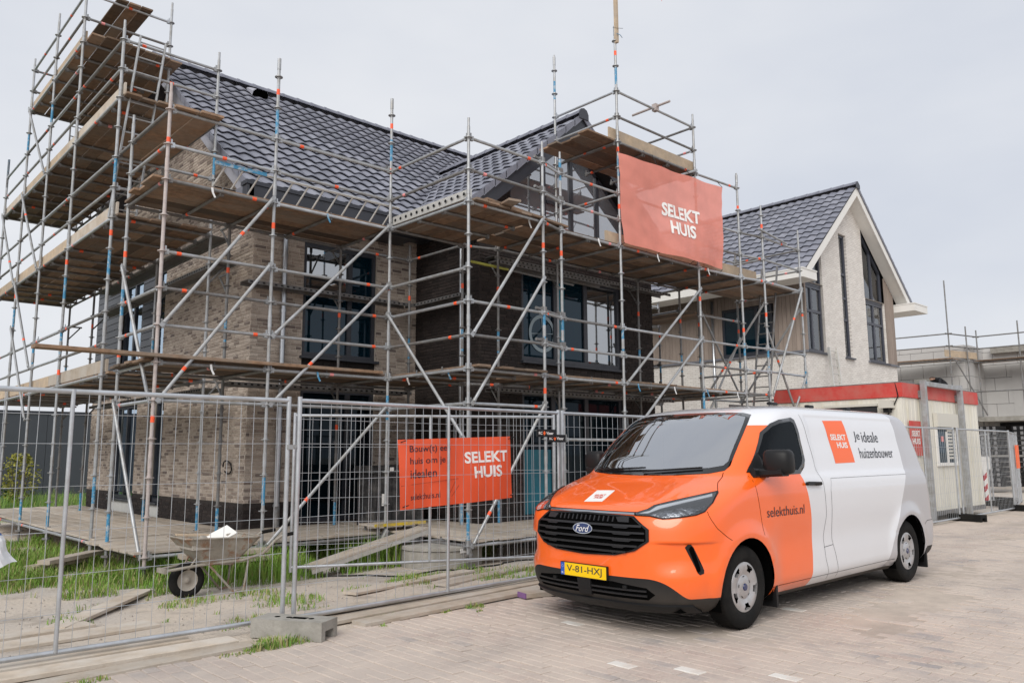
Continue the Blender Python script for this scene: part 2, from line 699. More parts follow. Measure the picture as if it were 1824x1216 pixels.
def paver_mesh(mb, x, y, w, l, z, ti, tilt=0):
    mb.ti = ti
    c = 0.006
    a = [(x-w/2, y-l/2), (x+w/2, y-l/2), (x+w/2, y+l/2), (x-w/2, y+l/2)]
    b_ = [(x-w/2+c, y-l/2+c), (x+w/2-c, y-l/2+c), (x+w/2-c, y+l/2-c), (x-w/2+c, y+l/2-c)]
    i = len(mb.v)
    mb.v += [(p[0], p[1], z - 0.04) for p in a] + [(p[0], p[1], z - c*0.7) for p in a] + [(p[0], p[1], z + tilt * (p[0]-x)) for p in b_]
    for o in (0, 4):
        for k in range(4):
            mb.f.append((i+o+k, i+o+(k+1) % 4, i+o+4+(k+1) % 4, i+o+4+k))
            mb.m.append(0)
            mb.t.append(ti)
    mb.f.append((i+8, i+9, i+10, i+11))
    mb.m.append(0)
    mb.t.append(ti)


rp = random.Random(3)
pav = []
PX, PY = 0.107, 0.213
nx = int((17 + 4.5) / PX)
for i in range(nx):
    x = -4.5 + i * PX
    off = (i % 2) * PY / 2 + rp.uniform(-0.006, 0.006)
    j = 0
    while True:
        y = -12.2 + off + j * PY
        j += 1
        edge = -4.66 + 0.1 * noise.noise(Vector((x * 0.9, 5, 0)))
        if y > edge:
            break
        zz = rp.uniform(-0.004, 0.004) + 0.012 * noise.noise(Vector((x * 0.5, y * 0.5, 1)))
        # sand drifts swallow some of the stones
        if noise.noise(Vector((x * 0.45, y * 0.6, 9))) > 0.36 and rp.random() < 0.8:
            zz -= 0.012
        ti = rp.choice([0.05, 0.2, 0.3, 0.42, 0.5, 0.6, 0.7, 0.75, 0.8]) + rp.uniform(-0.04, 0.04)
        for wx, wy in WHITE:
            if abs(x - wx) < PX / 2 and abs(y - wy) < PY / 2:
                ti = 1.0
        pav.append((x, y, zz, ti))


def paver_key(p):
    d = (Vector((p[0], p[1], 0)) - CAM_POS)
    f = d.dot(fw0)
    s = d.dot(rt0)
    vis = f > 3.6 and abs(s) < f * 0.64
    hid = 1.7 < p[0] < 7.2 and -7.0 < p[1] < -4.9
    return (not vis) or hid, f * f + s * s


pav.sort(key=paver_key)
pvar = []
mat('white_paver', (0.66, 0.64, 0.6), 0.85, 0, 0.1, 20, dirt=(0.52, 0.45, 0.39), dirt_amt=0.7, dirt_scale=4, lo=0.5, hi=0.65)
pav.sort(key=lambda p: p[3] < 1.0)
for k in range(12):
    q = MB()
    paver_mesh(q, 0, 0, PX - 0.007, PY - 0.007, 0, [0.05, 0.15, 0.25, 0.3, 0.4, 0.47, 0.52, 0.6, 0.68, 0.75, 0.82, 1.0][k], rp.uniform(-0.02, 0.02))
    pvar.append(q.mesh('paver', 'paver_stone' if k < 11 else 'white_paver', tint=True))
for (x, y, z, ti) in pav[:300]:
    k = 11 if ti >= 1 else min(10, max(0, int(ti * 12.5)))
    link('paver', pvar[k], street, Matrix.Translation((x, y, z)) @ Matrix.Rotation(rp.uniform(-0.015, 0.015), 4, 'Z'))
q = MB()
for (x, y, z, ti) in pav[300:]:
    paver_mesh(q, x, y, PX - 0.007, PY - 0.007, z, ti, rp.uniform(-0.02, 0.02))
stuff(q.build('paver_field', 'paver_stone', street, tint=True))

# loose boards lying along the fence and on the sand
BOARDS = [
    ((-4.6, -4.36), (-0.75, -4.40), 0.22, 0.035, 'long bleached board under the foot of the left fence panel'),
    ((-5.2, -4.02), (-1.0, -4.10), 0.2, 0.03, 'bleached board just behind the left fence panel'),
    ((-2.4, -4.66), (-0.2, -4.60), 0.18, 0.03, 'short board in the weeds nearest the street edge'),
    ((0.15, -4.30), (3.2, -4.10), 0.22, 0.035, 'long board running under the banner fence panel'),
    ((0.30, -4.58), (3.1, -4.36), 0.2, 0.035, 'long board outside the banner fence panel towards the van'),
    ((0.1, -3.86), (2.9, -3.78), 0.2, 0.03, 'board on the sand just behind the banner fence panel'),
    ((-1.62, -2.62), (-0.18, -0.62), 0.2, 0.035, 'slanting board on the sand below the grass bank'),
    ((-4.0, -3.35), (-0.9, -3.0), 0.3, 0.03, 'wide board on the track behind the left fence panel'),
    ((-4.2, -2.95), (-1.3, -2.55), 0.24, 0.03, 'board half sunk in the track farther behind the left fence panel'),
    ((2.2, -3.3), (4.6, -2.7), 0.2, 0.03, 'board on the sand in front of the concrete ring'),
    ((1.2, -2.95), (3.4, -2.35), 0.2, 0.03, 'board on the sand behind the hanging fence banner'),
]
for (a, b, w, h, lab) in BOARDS:
    q = MB()
    z0 = max(hgt(*a), -0.03 if a[1] < -4.5 else -9) + h / 2 + 0.012
    z1 = max(hgt(*b), -0.03 if b[1] < -4.5 else -9) + h / 2 + 0.012
    q.beam((a[0], a[1], z0), (b[0], b[1], z1), w, h, 0, bev=0.004)
    tag(q.build('loose_board', 'plank_top'), lab, 'board', 'boards lying on the ground')
q = MB()
q.beam((2.24, -4.62, 0.03), (2.62, -4.72, 0.03), 0.16, 0.05, 0, bev=0.004)
mat('purple_paint', (0.2, 0.1, 0.25), 0.7)
q.beam((2.225, -4.616, 0.03), (2.238, -4.619, 0.03), 0.162, 0.052, 1)
tag(q.build('board_offcut', ['plank_top', 'purple_paint']), 'short board offcut with a purple end beside the van bumper', 'board')

# grass: uncountable blades
mat('grass_blade', (0.13, 0.27, 0.025), 0.6, 0, 0.45, 1.6, dirt=(0.28, 0.33, 0.07), dirt_amt=0.55, dirt_scale=5)
mat('grass_dry', (0.33, 0.3, 0.13), 0.7, 0, 0.3, 4)
rg = random.Random(11)


def blades(mb, x, y, z, h, w, mi=0):
    a = rg.uniform(0, 6.28)
    lean = rg.uniform(0.1, 0.75) * h
    dx, dy = math.cos(a) * lean, math.sin(a) * lean
    px, py = -math.sin(a) * w, math.cos(a) * w
    i = len(mb.v)
    mb.v += [(x-px, y-py, z), (x+px, y+py, z), (x+dx*0.35+px*0.8, y+dy*0.35+py*0.8, z+h*0.6), (x+dx*0.35-px*0.8, y+dy*0.35-py*0.8, z+h*0.6), (x+dx, y+dy, z+h*rg.uniform(0.8, 1.0))]
    mb.f += [(i, i+1, i+2, i+3), (i+3, i+2, i+4)]
    mb.m += [mi, mi]
    mb.t += [0, 0]


def grass(name, label, n, box, hmin, hmax, mask=0.0, ms=0.9, dry=0.06, clump=None):
    mb = MB()
    x0, x1, y0, y1 = box
    k = 0
    tries = 0
    while k < n and tries < n * 8:
        tries += 1
        x, y = rg.uniform(x0, x1), rg.uniform(y0, y1)
        v = noise.noise(Vector((x * ms, y * ms, 4.4))) + 0.35 * noise.noise(Vector((x * ms * 4, y * ms * 4, 1.4)))
        if v < mask:
            continue
        hh = rg.uniform(hmin, hmax) * (0.6 + min(1, (v - mask) * 2.2))
        blades(mb, x, y, hgt(x, y) - 0.01 if y > -4.6 else -0.012, hh, rg.uniform(0.003, 0.0065), 1 if rg.random() < dry else 0)
        k += 1
    o = mb.build(name, ['grass_blade', 'grass_dry'])
    stuff(o, label)
    o['category'] = 'grass'
    return o


grass('grass_bank', 'tall green grass bank beside the gable scaffold, left of the wheelbarrow', 34000, (-3.6, 0.3, -1.75, 6.5), 0.06, 0.19, -0.2, 0.8, 0.22)
grass('grass_under_deck', 'green grass under the low scaffold deck right of the corner post', 8000, (0.2, 5.0, -1.15, 1.2), 0.12, 0.3, -0.3, 0.9)
grass('meadow_grass', 'green grass strip far behind the gable by the dark hall', 5000, (-4, 9, 12, 22), 0.2, 0.45, -0.5, 0.5)
grass('weeds', 'sparse weeds scattered over the sand behind the fence', 4200, (-3.6, 4.4, -3.9, -1.4), 0.03, 0.1, 0.2, 1.5, 0.3)
grass('kerb_weeds', 'green weeds along the boards at the street edge', 2600, (-3.4, 3.6, -4.85, -4.42), 0.025, 0.075, 0.06, 1.2, 0.3)
# litter of stones on the sand
mb = MB()
for k in range(900):
    x, y = rg.uniform(-3.8, 5), rg.uniform(-4.4, 0.2)
    r_ = rg.uniform(0.006, 0.022)
    z = hgt(x, y)
    pts = [(x + r_*rg.uniform(0.6, 1.2)*math.cos(a), y + r_*rg.uniform(0.6, 1.2)*math.sin(a), z) for a in (0.2, 1.6, 2.9, 4.4)]
    top = (x, y, z + r_ * 0.9)
    for q_ in range(4):
        mb.face([pts[q_], pts[(q_+1) % 4], top])
mat('pebble', (0.36, 0.32, 0.28), 0.9, 0, 0.35, 5)
o = stuff(mb.build('pebbles', 'pebble'), 'small stones and rubble crumbs on the sand')
o['category'] = 'pebbles'
# ================================================================== houses
BEIGE = [(0.0, (0.17, 0.138, 0.125)), (0.18, (0.26, 0.21, 0.18)), (0.45, (0.38, 0.315, 0.265)), (0.75, (0.46, 0.39, 0.335)), (1.0, (0.51, 0.44, 0.38))]
tint_mat('beige_brick', BEIGE, 0.9, 45, 0.16, 0.5)
tint_mat('dark_brick', [(0.0, (0.014, 0.010, 0.0095)), (0.6, (0.026, 0.0185, 0.017)), (1.0, (0.038, 0.028, 0.025))], 0.85, 45, 0.3, 0.5)
mat('beige_mortar', (0.56, 0.5, 0.435), 0.95, 0, 0.12, 20)
mat('dark_mortar', (0.034, 0.028, 0.026), 0.95, 0, 0.15, 20)
tint_mat('roof_tile_clay', [(0.0, (0.16, 0.168, 0.205)), (0.5, (0.19, 0.197, 0.24)), (1.0, (0.225, 0.232, 0.275))], 0.5, 8, 0.1, 0.05, spec=0.5)
mat('roof_underlay', (0.02, 0.02, 0.022), 0.9)
glass_mat('teal_glass', (0.1, 0.3, 0.36), 0.02, 0.0, (0.002, 0.014, 0.024), (0.5, 0.6, 0.7))
glass_mat('dark_glass', (0.1, 0.3, 0.36), 0.0, 0.0, (0.003, 0.008, 0.012), (0.3, 0.36, 0.42))
glass_mat('sky_glass', (0.3, 0.35, 0.4), 0.38, 0.0, (0.02, 0.025, 0.03))
glass_mat('bright_glass', (0.3, 0.35, 0.4), 0.34, 0.0, (0.2, 0.215, 0.24))  # pale body colour stands in for sky reflected in the gable panes
glass_mat('pale_glass', (0.9, 0.93, 0.95), 0.1, 0.92, (0.05, 0.06, 0.07))
mat('dark_interior', (0.03, 0.03, 0.033), 0.9)
mat('teal_film', (0.0, 0.16, 0.23), 0.35, 0, 0.25, 2.5)
mat('curtain', (0.74, 0.75, 0.74), 0.9, 0, 0.05, 30)


def brick_run(O, U, length, z0, z1, openings, topfn=None, bl=0.2, joint=0.0115, course=0.0615, seed=1):
    """bricks of one wall face as (u0, u1, zb, zt, tint, full)"""
    rb = random.Random(seed)
    out = []
    n = int((z1 - z0) / course)
    for c in range(n):
        zb = z0 + c * course
        zt = zb + course - joint
        zm = (zb + zt) / 2
        free = [(0.0, length)]
        for (a, b, c0, c1) in openings:
            if c0 < zm < c1:
                nf = []
                for (p, q) in free:
                    if b <= p or a >= q:
                        nf.append((p, q))
                    else:
                        if a > p:
                            nf.append((p, a))
                        if b < q:
                            nf.append((b, q))
                free = nf
        if topfn:
            lo, hi = topfn(zt)
            free = [(max(p, lo), min(q, hi)) for (p, q) in free if min(q, hi) > max(p, lo)]
        u = -rb.uniform(0, bl)
        while u < length:
            w = bl if rb.random() > 0.22 else (bl - joint) / 2
            for (p, q) in free:
                a, b = max(u, p), min(u + w, q)
                if b - a > 0.02:
                    t = min(1, max(0, rb.gauss(0.55, 0.28)))
                    out.append((a, b, zb, zt, t, abs((b - a) - bl) < 1e-6))
            u += w + joint
    return out


def brick_geo(mb, O, U, N, b, proud):
    u0, u1, zb, zt, ti, _ = b
    mb.ti = ti
    def P(u, z, d):
        return (O.x + U.x*u + N.x*d, O.y + U.y*u + N.y*d, z)
    i = len(mb.v)
    e = 0.0035
    mb.v += [P(u0, zb, 0), P(u1, zb, 0), P(u1, zt, 0), P(u0, zt, 0), P(u0+e, zb+e, proud), P(u1-e, zb+e, proud), P(u1-e, zt-e, proud), P(u0+e, zt-e, proud)]
    for f in ((4, 5, 6, 7), (0, 1, 5, 4), (1, 2, 6, 5), (2, 3, 7, 6), (3, 0, 4, 7)):
        mb.f.append(tuple(k + i for k in f))
        mb.m.append(0)
        mb.t.append(ti)


def backing(O, U, N, length, z0, z1, openings, mi=0, mb=None, reveal=0.14):
    """flat wall plane behind the bricks with the openings left out, and their reveals"""
    mb = mb or MB()
    us = sorted({0.0, length} | {v for o in openings for v in o[:2]})
    zs = sorted({z0, z1} | {min(max(v, z0), z1) for o in openings for v in o[2:]})
    def P(u, z, d=0):
        return (O.x + U.x*u + N.x*d, O.y + U.y*u + N.y*d, z)
    for a, b in zip(us[:-1], us[1:]):
        for c, d in zip(zs[:-1], zs[1:]):
            um, zm = (a+b)/2, (c+d)/2
            if d - c < 1e-6 or any(o[0] < um < o[1] and o[2] < zm < o[3] for o in openings):
                continue
            mb.face([P(a, c), P(b, c), P(b, d), P(a, d)], mi)
    for (a, b, c, d) in openings:
        for (p, q) in (((a, c), (a, d)), ((b, d), (b, c)), ((a, d), (b, d)), ((b, c), (a, c))):
            mb.face([P(*p, 0.008), P(*q, 0.008), P(*q, -reveal), P(*p, -reveal)], mi)
        mb.face([P(a, c, -reveal-0.06), P(b, c, -reveal-0.06), P(b, d, -reveal-0.06), P(a, d, -reveal-0.06)], mi)
    return mb


def window(parent, O, U, N, u0, u1, z0, z1, mull=(), trans=(), fw=0.07, rec=0.07, glass='teal_glass', sill=True, frame='anthracite', room=0.0, curtain=None, pane_over=None, label=None):
    """window part: frame mesh, with a pane per light and a sill as sub-parts"""
    def P(u, z, d):
        return Vector((O.x + U.x*u + N.x*d, O.y + U.y*u + N.y*d, z))
    mb = MB()
    def bar(a, b, w, d=0.07):
        mb.beam(P(a[0], a[1], -rec), P(b[0], b[1], -rec), w if a[0] == b[0] else d, w if a[0] != b[0] else d, 0, up=(0, 0, 1) if a[0] != b[0] else tuple(N))
    h = fw / 2
    bar((u0+h, z0), (u0+h, z1), fw)
    bar((u1-h, z0), (u1-h, z1), fw)
    bar((u0+fw, z0+h), (u1-fw, z0+h), fw)
    bar((u0+fw, z1-h), (u1-fw, z1-h), fw)
    us = [u0+fw/2] + list(mull) + [u1-fw/2]
    zs = [z0+fw/2] + list(trans) + [z1-fw/2]
    for u in mull:
        bar((u, z0+fw), (u, z1-fw), fw*1.25, 0.066)
    for z in trans:
        for a, b in zip(us[:-1], us[1:]):
            bar((a+fw*0.62, z), (b-fw*0.62, z), fw*1.1, 0.062)
    w = mb.build('window', frame, parent)
    if label:
        w['label'] = label
    k = 0
    for a, b in zip(us[:-1], us[1:]):
        for c, d in zip(zs[:-1], zs[1:]):
            q = MB()
            g = fw * 0.45
            pts = [P(a+g, c+g, -rec-0.005), P(b-g, c+g, -rec-0.005), P(b-g, d-g, -rec-0.005), P(a+g, d-g, -rec-0.005)]
            q.face(pts)
            q.face([p - Vector(N)*0.012 for p in pts[::-1]])
            gm = (pane_over or {}).get(k, glass)
            q.build('pane', gm, w)
            k += 1
    if sill:
        q = MB()
        a, b = P(u0-0.04, z0-0.03, 0.0), P(u1+0.04, z0-0.03, 0.0)
        q.beam(a, b, 0.17, 0.05, 0, bev=0.006)
        q.build('sill', frame, w)
    if curtain:
        for (a, b, c, d) in curtain:
            q = MB()
            nseg = 24
            for s in range(nseg):
                ua, ub = a + (b-a)*s/nseg, a + (b-a)*(s+1)/nseg
                da, db = -rec-0.05+0.012*math.sin(s*1.9), -rec-0.05+0.012*math.sin((s+1)*1.9)
                q.face([P(ua, c, da), P(ub, c, db), P(ub, d, db), P(ua, d, da)])
            q.build('curtain', 'curtain', w)
    return w


TW, TG = 0.30, 0.335


def tile_geo():
    vs, fs = [], []
    n = 10
    for j, (v, lift) in enumerate(((0.0, 0.044), (0.375, 0.002))):
        for i in range(n + 1):
            s = i / n
            h = 0.0185 * math.sin(2*math.pi*s - 0.9) + 0.0045 * math.sin(4*math.pi*s - 1.2)
            vs.append((s * (TW + 0.004), v, h + lift))
    for i in range(n + 1):
        x, y, z = vs[i]
        vs.append((x, y + 0.006, z - 0.019))
    for i in range(n):
        fs.append((i, i+1, n+1+i+1, n+1+i))
        fs.append((2*(n+1)+i, 2*(n+1)+i+1, i+1, i))
    # right side flank
    fs.append((n, 2*(n+1)+n, 2*n+1))
    return vs, fs


TILE_V, TILE_F = tile_geo()


def tile_meshes():
    out = []
    for k in range(6):
        q = MB()
        q.ti = k / 5
        q.addmesh(TILE_V, TILE_F)
        me = q.mesh('roof_tile', 'roof_tile_clay', smooth=True, tint=True)
        bm = bmesh.new()
        bm.from_mesh(me)
        for e in bm.edges:
            if len(e.link_faces) == 2 and e.calc_face_angle(0) > 0.9:
                e.smooth = False
        bm.to_mesh(me)
        bm.free()
        out.append(me)
    return out


TILE_ME = tile_meshes()


def frame_matrix(O, U, V):
    U, V = Vector(U).normalized(), Vector(V).normalized()
    N = U.cross(V)
    M = Matrix((U, V, N)).transposed().to_4x4()
    M.translation = O
    return M


def tiles_on(M, cols, rows, keep=None, seed=1):
    """world matrices of the tiles of one slope; keep(x,y) -> 1 whole, 0 none, 2 to be cut"""
    rt_ = random.Random(seed)
    out = []
    for r_ in range(rows):
        for c in range(cols):
            T = M @ Matrix.Translation((c*TW, r_*TG, rt_.uniform(-0.003, 0.003))) @ Matrix.Rotation(rt_.uniform(-0.006, 0.006), 4, 'Z')
            k = 1
            if keep:
                ks = [keep(*(T @ Vector(p)).xy) for p in ((0, 0, 0), (TW, 0, 0), (0, TG, 0), (TW, TG, 0))]
                k = 1 if all(g > 0 for g in ks) else 0 if all(g <= 0 for g in ks) else 2
            if k:
                out.append((T, k))
    return out


def place_tiles(parent, lists, budget, cut=None):
    """the tiles nearest the camera as separate objects, the rest joined"""
    whole = [(T, (T.translation - CAM_POS).length) for L_ in lists for (T, k) in L_ if k == 1]
    whole.sort(key=lambda t: t[1])
    rt_ = random.Random(5)
    for T, d in whole[:budget]:
        link('roof_tile', rt_.choice(TILE_ME), parent, T)
    q = MB()
    for T, d in whole[budget:]:
        q.ti = rt_.random()
        q.addmesh(TILE_V, TILE_F, 0, T)
    if q.v:
        stuff(q.build('roof_tile_field', 'roof_tile_clay', parent, smooth=True, tint=True))
    if cut:
        for tl, co, no in cut:
            q = MB()
            for T in tl:
                q.ti = rt_.random()
                q.addmesh(TILE_V, TILE_F, 0, T)
            if not q.v:
                continue
            me = q.mesh('cut_roof_tiles', 'roof_tile_clay', smooth=True, tint=True)
            bm = bmesh.new()
            bm.from_mesh(me)
            bmesh.ops.bisect_plane(bm, geom=bm.verts[:]+bm.edges[:]+bm.faces[:], plane_co=co, plane_no=no, clear_outer=True)
            bm.to_mesh(me)
            bm.free()
            stuff(link('cut_roof_tiles', me, parent))


def ridge_caps(parent, a, b, n, side, r=0.125, mat_='roof_tile_clay'):
    """half-round ridge tiles from a to b, each its own object sharing one mesh"""
    a, b = Vector(a), Vector(b)
    ln = (b - a).length / n
    q = MB()
    seg = 10
    prof = []
    for (x, rr) in ((0.0, r*1.06), (0.05, r*1.06), (0.06, r), (ln, r*0.96)):
        prof.append([(x, rr*1.15*math.cos(math.pi*k/seg), rr*math.sin(math.pi*k/seg)) for k in range(seg+1)])
    for p0, p1 in zip(prof[:-1], prof[1:]):
        for k in range(seg):
            q.face([p0[k], p0[k+1], p1[k+1], p1[k]])
    q.face(prof[0])
    me = q.mesh('ridge_tile', mat_, tint=True)
    smooth_by_angle(me, 40)
    d = (b - a).normalized()
    for k in range(n):
        s = Vector((0, 0, 1)).cross(d)
        M = Matrix((d, s, Vector((0, 0, 1)))).transposed().to_4x4()
        M.translation = a + d * (ln * k)
        link('ridge_tile', me, parent, M)


def verge_flaps(parent, a, b, n, out, h=0.12, mat_='roof_tile_clay'):
    """overlapping verge pieces along a sloping edge"""
    a, b = Vector(a), Vector(b)
    d = (b - a) / n
    for k in range(n):
        p = a + d * k
        e = p + d * 1.06
        q = MB()
        dn = Vector((0, 0, -1))
        t = Vector(out) * (0.018)
        lift = Vector((0, 0, 0.045))
        pts = [p + lift, e + Vector((0, 0, 0.012)), e + dn*h*0.8, p + dn*h]
        f0 = [v + t for v in pts]
        f1 = [v - t*0.3 for v in pts]
        q.face(f0)
        q.face(f1[::-1])
        for i in range(4):
            q.face([f0[i], f1[i], f1[(i+1) % 4], f0[(i+1) % 4]])
        q.build('verge_tile', mat_, parent, tint=True)


# ---------------------------------------------------------------- the house under scaffold
XW, YW, XB, YB, XR, YE = 2.2, 2.05, 5.67, 0.08, 10.85, 11.0
house = thing('brick_house', (6.5, 5, 0), 'beige brick house with dark tiled roof and dark brick front gable, wrapped in scaffolding', 'house')
RY0, RZ0, RYT, RZT = 1.42, 5.97, 6.52, 10.15          # main roof: eave and ridge
SL = math.atan2(RZT - RZ0, RYT - RY0)
BX0, BZ0, BXT, BZT, BYV = 5.2, 6.03, 8.24, 8.52, -0.25  # cross gable: eave, ridge, verge
SB = math.atan2(BZT - BZ0, BXT - BX0)
bricks = []      # (O, U, N, brick, material)
X_, Y_, Z_ = Vector((1, 0, 0)), Vector((0, 1, 0)), Vector((0, 0, 1))


def gable_top(z):
    # range of y (as u along +Y from YW) under the main roof at height z
    zz = z + 0.2
    if zz <= RZ0 + (YW - RY0) * math.tan(SL):
        return (0, YE - YW)
    y0 = RY0 + (zz - RZ0) / math.tan(SL)
    return (y0 - YW, 2 * RYT - y0 - YW)


op_g = [(7.58-YW, 9.09-YW, 0.5, 2.62), (5.95-YW, 6.5-YW, 0.5, 2.62), (6.2-YW, YE-YW-0.02, 3.2, 5.5)]
O = Vector((XW, YW, 0))
wall = backing(O, Y_, -X_, YE-YW, 0.685, 6.3, op_g, 0)
backing(O, Y_, -X_, YE-YW, -0.15, 0.685, [(a, b, 0.5, 0.685) for (a, b, c, d) in op_g[:2]], 1, wall)
for (z0, z1) in ((6.3, RZT - 0.25),):
    a0, b0 = gable_top(z0)
    a1, b1 = gable_top(z1)
    wall.face([(XW, YW+a0, z0), (XW, YW+b0, z0), (XW, YW+b1, z1), (XW, YW+a1, z1)], 0)
for b in brick_run(O, Y_, YE-YW, 0.69, RZT-0.3, op_g, gable_top, seed=3):
    bricks.append((O, Y_, -X_, b, 'beige_brick'))
for b in brick_run(O, Y_, YE-YW, -0.1, 0.68, op_g, None, seed=4):
    bricks.append((O, Y_, -X_, b, 'dark_brick'))
O2 = Vector((XW, YW, 0))
op_f = [(3.17-XW, 4.72-XW, 0.3, 5.34)]
backing(O2, X_, -Y_, XB-XW, 0.685, 6.2, op_f, 0, wall)
backing(O2, X_, -Y_, XB-XW, -0.15, 0.685, [(op_f[0][0], op_f[0][1], 0.3, 0.685)], 1, wall)
for b in brick_run(O2, X_, XB-XW, 0.69, 5.95, op_f, None, seed=5):
    bricks.append((O2, X_, -Y_, b, 'beige_brick'))
for b in brick_run(O2, X_, XB-XW, -0.1, 0.68, op_f, None, seed=6):
    bricks.append((O2, X_, -Y_, b, 'dark_brick'))
# dark brick belt below the upper window
O2b = Vector((3.17, YW+0.03, 0))
wall.face([(3.17, YW+0.031, 2.66), (4.72, YW+0.031, 2.66), (4.72, YW+0.031, 3.2), (3.17, YW+0.031, 3.2)], 1)
for b in brick_run(O2b, X_, 1.55, 2.68, 3.18, [], None, seed=7):
    bricks.append((O2b, X_, -Y_, b, 'dark_brick'))
# cross gable, left flank and front
O3 = Vector((XB, YB, 0))
backing(O3, Y_, -X_, YW-YB, -0.15, 6.25, [], 1, wall)
for b in brick_run(O3, Y_, YW-YB, -0.1, 6.1, [], None, seed=8):
    bricks.append((O3, Y_, -X_, b, 'dark_brick'))
O4 = Vector((XB, YB, 0))
op_b = [(6.73-XB, 9.73-XB, 3.24, 5.07), (6.73-XB, 9.73-XB, 0.25, 2.66)]
backing(O4, X_, -Y_, XR-XB, -0.15, 5.36, op_b, 1, wall)
for b in brick_run(O4, X_, XR-XB, -0.1, 5.36, op_b, None, seed=9):
    bricks.append((O4, X_, -Y_, b, 'dark_brick'))


def bump_top(z):
    zz = z + 0.22
    if zz <= BZ0 + (XB - BX0) * math.tan(SB):
        return (0, XR - XB)
    x0 = BX0 + (zz - BZ0) / math.tan(SB)
    return (x0 - XB, 2*BXT - x0 - XB)


for b in brick_run(O4, X_, XR-XB, 5.375, 7.4, [(6.45-XB, 10.03-XB, 5.3, 9)], bump_top, seed=10):
    bricks.append((O4, X_, -Y_, b, 'dark_brick'))
wall.face([(XB, YB+0.004, 5.36), (6.45, YB+0.004, 5.36), (6.45, YB+0.004, 6.9), (XB, YB+0.004, 6.3)], 1)
wall.face([(10.03, YB+0.004, 5.36), (XR, YB+0.004, 5.36), (XR, YB+0.004, 6.3), (10.03, YB+0.004, 6.9)], 1)
# faces turned away: right flank, rear
wall.face([(XR, YB, -0.15), (XR, YE, -0.15), (XR, YE, 6.2), (XR, YB, 6.2)], 1)
wall.face([(XW, YE, -0.15), (XR, YE, -0.15), (XR, YE, 6.2), (XW, YE, 6.2)], 0)
wall.face([(XR, YW, 6.2), (XR, YE, 6.2), (XR, RYT, RZT-0.2)], 0)
WALL = wall.build('wall', ['beige_mortar', 'dark_mortar'], house)
cands = [(bk, (Vector((bk[0].x + bk[1].x*bk[3][0], bk[0].y + bk[1].y*bk[3][0], bk[3][2])) - CAM_POS).length) for bk in bricks if bk[3][5]]
cands.sort(key=lambda t: t[1])
# the 300 largest in the picture that decks and boards do not cover
chosen = [bk for bk, d in cands if (0.75 < bk[3][2] < 2.45 or 3.05 < bk[3][2] < 4.95)][:300]
chs = set(id(b) for b in chosen)
bm_cache = {}
rb_ = random.Random(8)
for (O_, U_, N_, b, mt) in chosen:
    k = (mt, int(b[4] * 5.99))
    if k not in bm_cache:
        q = MB()
        brick_geo(q, Vector((0, 0, 0)), X_, -Y_, (0, b[1]-b[0], 0, b[3]-b[2], (k[1]+0.5)/6, 1), 0.011)
        bm_cache[k] = q.mesh('brick', mt, tint=True)
    # brick mesh lies along +X facing -Y; turn it onto its wall
    Mx = Matrix((U_, -N_, Z_)).transposed().to_4x4()
    if Mx.to_3x3().determinant() < 0:
        Mx = Matrix((-U_, -N_, Z_)).transposed().to_4x4()
        Mx.translation = O_ + U_ * b[1] + Z_ * b[2]
    else:
        Mx.translation = O_ + U_ * b[0] + Z_ * b[2]
    link('brick', bm_cache[k], WALL, Mx)
for mt, nm in (('beige_brick', 'beige_brickwork'), ('dark_brick', 'dark_brickwork')):
    q = MB()
    for bk in bricks:
        if bk[4] == mt and id(bk) not in chs:
            brick_geo(q, bk[0], bk[1], bk[2], bk[3], rb_.uniform(0.008, 0.013))
    stuff(q.build(nm, mt, WALL, tint=True))

# windows of the gable side
window(house, O, Y_, -X_, 7.58-YW, 9.09-YW, 0.55, 2.62, mull=[8.35-YW])
window(house, O, Y_, -X_, 5.95-YW, 6.5-YW, 0.55, 2.62)
window(house, O, Y_, -X_, 7.62-YW, 9.0-YW, 3.3, 5.45, mull=[8.3-YW])
window(house, O, Y_, -X_, 6.25-YW, 6.85-YW, 3.3, 5.45)
# dark cladding boards of the upper storey
for (y0, y1) in ((6.87, 7.60), (9.02, 10.98)):
    z = 3.2
    while z < 5.45:
        q = MB()
        q.beam((XW-0.005, y0, z+0.08), (XW-0.005, y1, z+0.08), 0.03, 0.152, 0, bev=0.004)
        q.build('cladding_board', 'anthracite', house)
        z += 0.16
# front windows
window(house, O2, X_, -Y_, 3.17-XW, 4.72-XW, 3.24, 5.33, mull=[4.16-XW], trans=[4.42], glass='teal_glass', fw=0.075, pane_over={1: 'sky_glass'})
window(house, O2, X_, -Y_, 3.17-XW, 4.72-XW, 0.3, 2.66, mull=[4.16-XW], glass='dark_glass', sill=False, fw=0.08)
bw = window(house, O4, X_, -Y_, 6.73-XB, 9.73-XB, 3.24, 5.07, mull=[7.72-XB, 8.62-XB], fw=0.09, pane_over={2: 'sky_glass'})
window(house, O4, X_, -Y_, 6.73-XB, 9.73-XB, 0.25, 2.66, mull=[7.62-XB, 8.6-XB], sill=False, fw=0.09, glass='dark_glass')
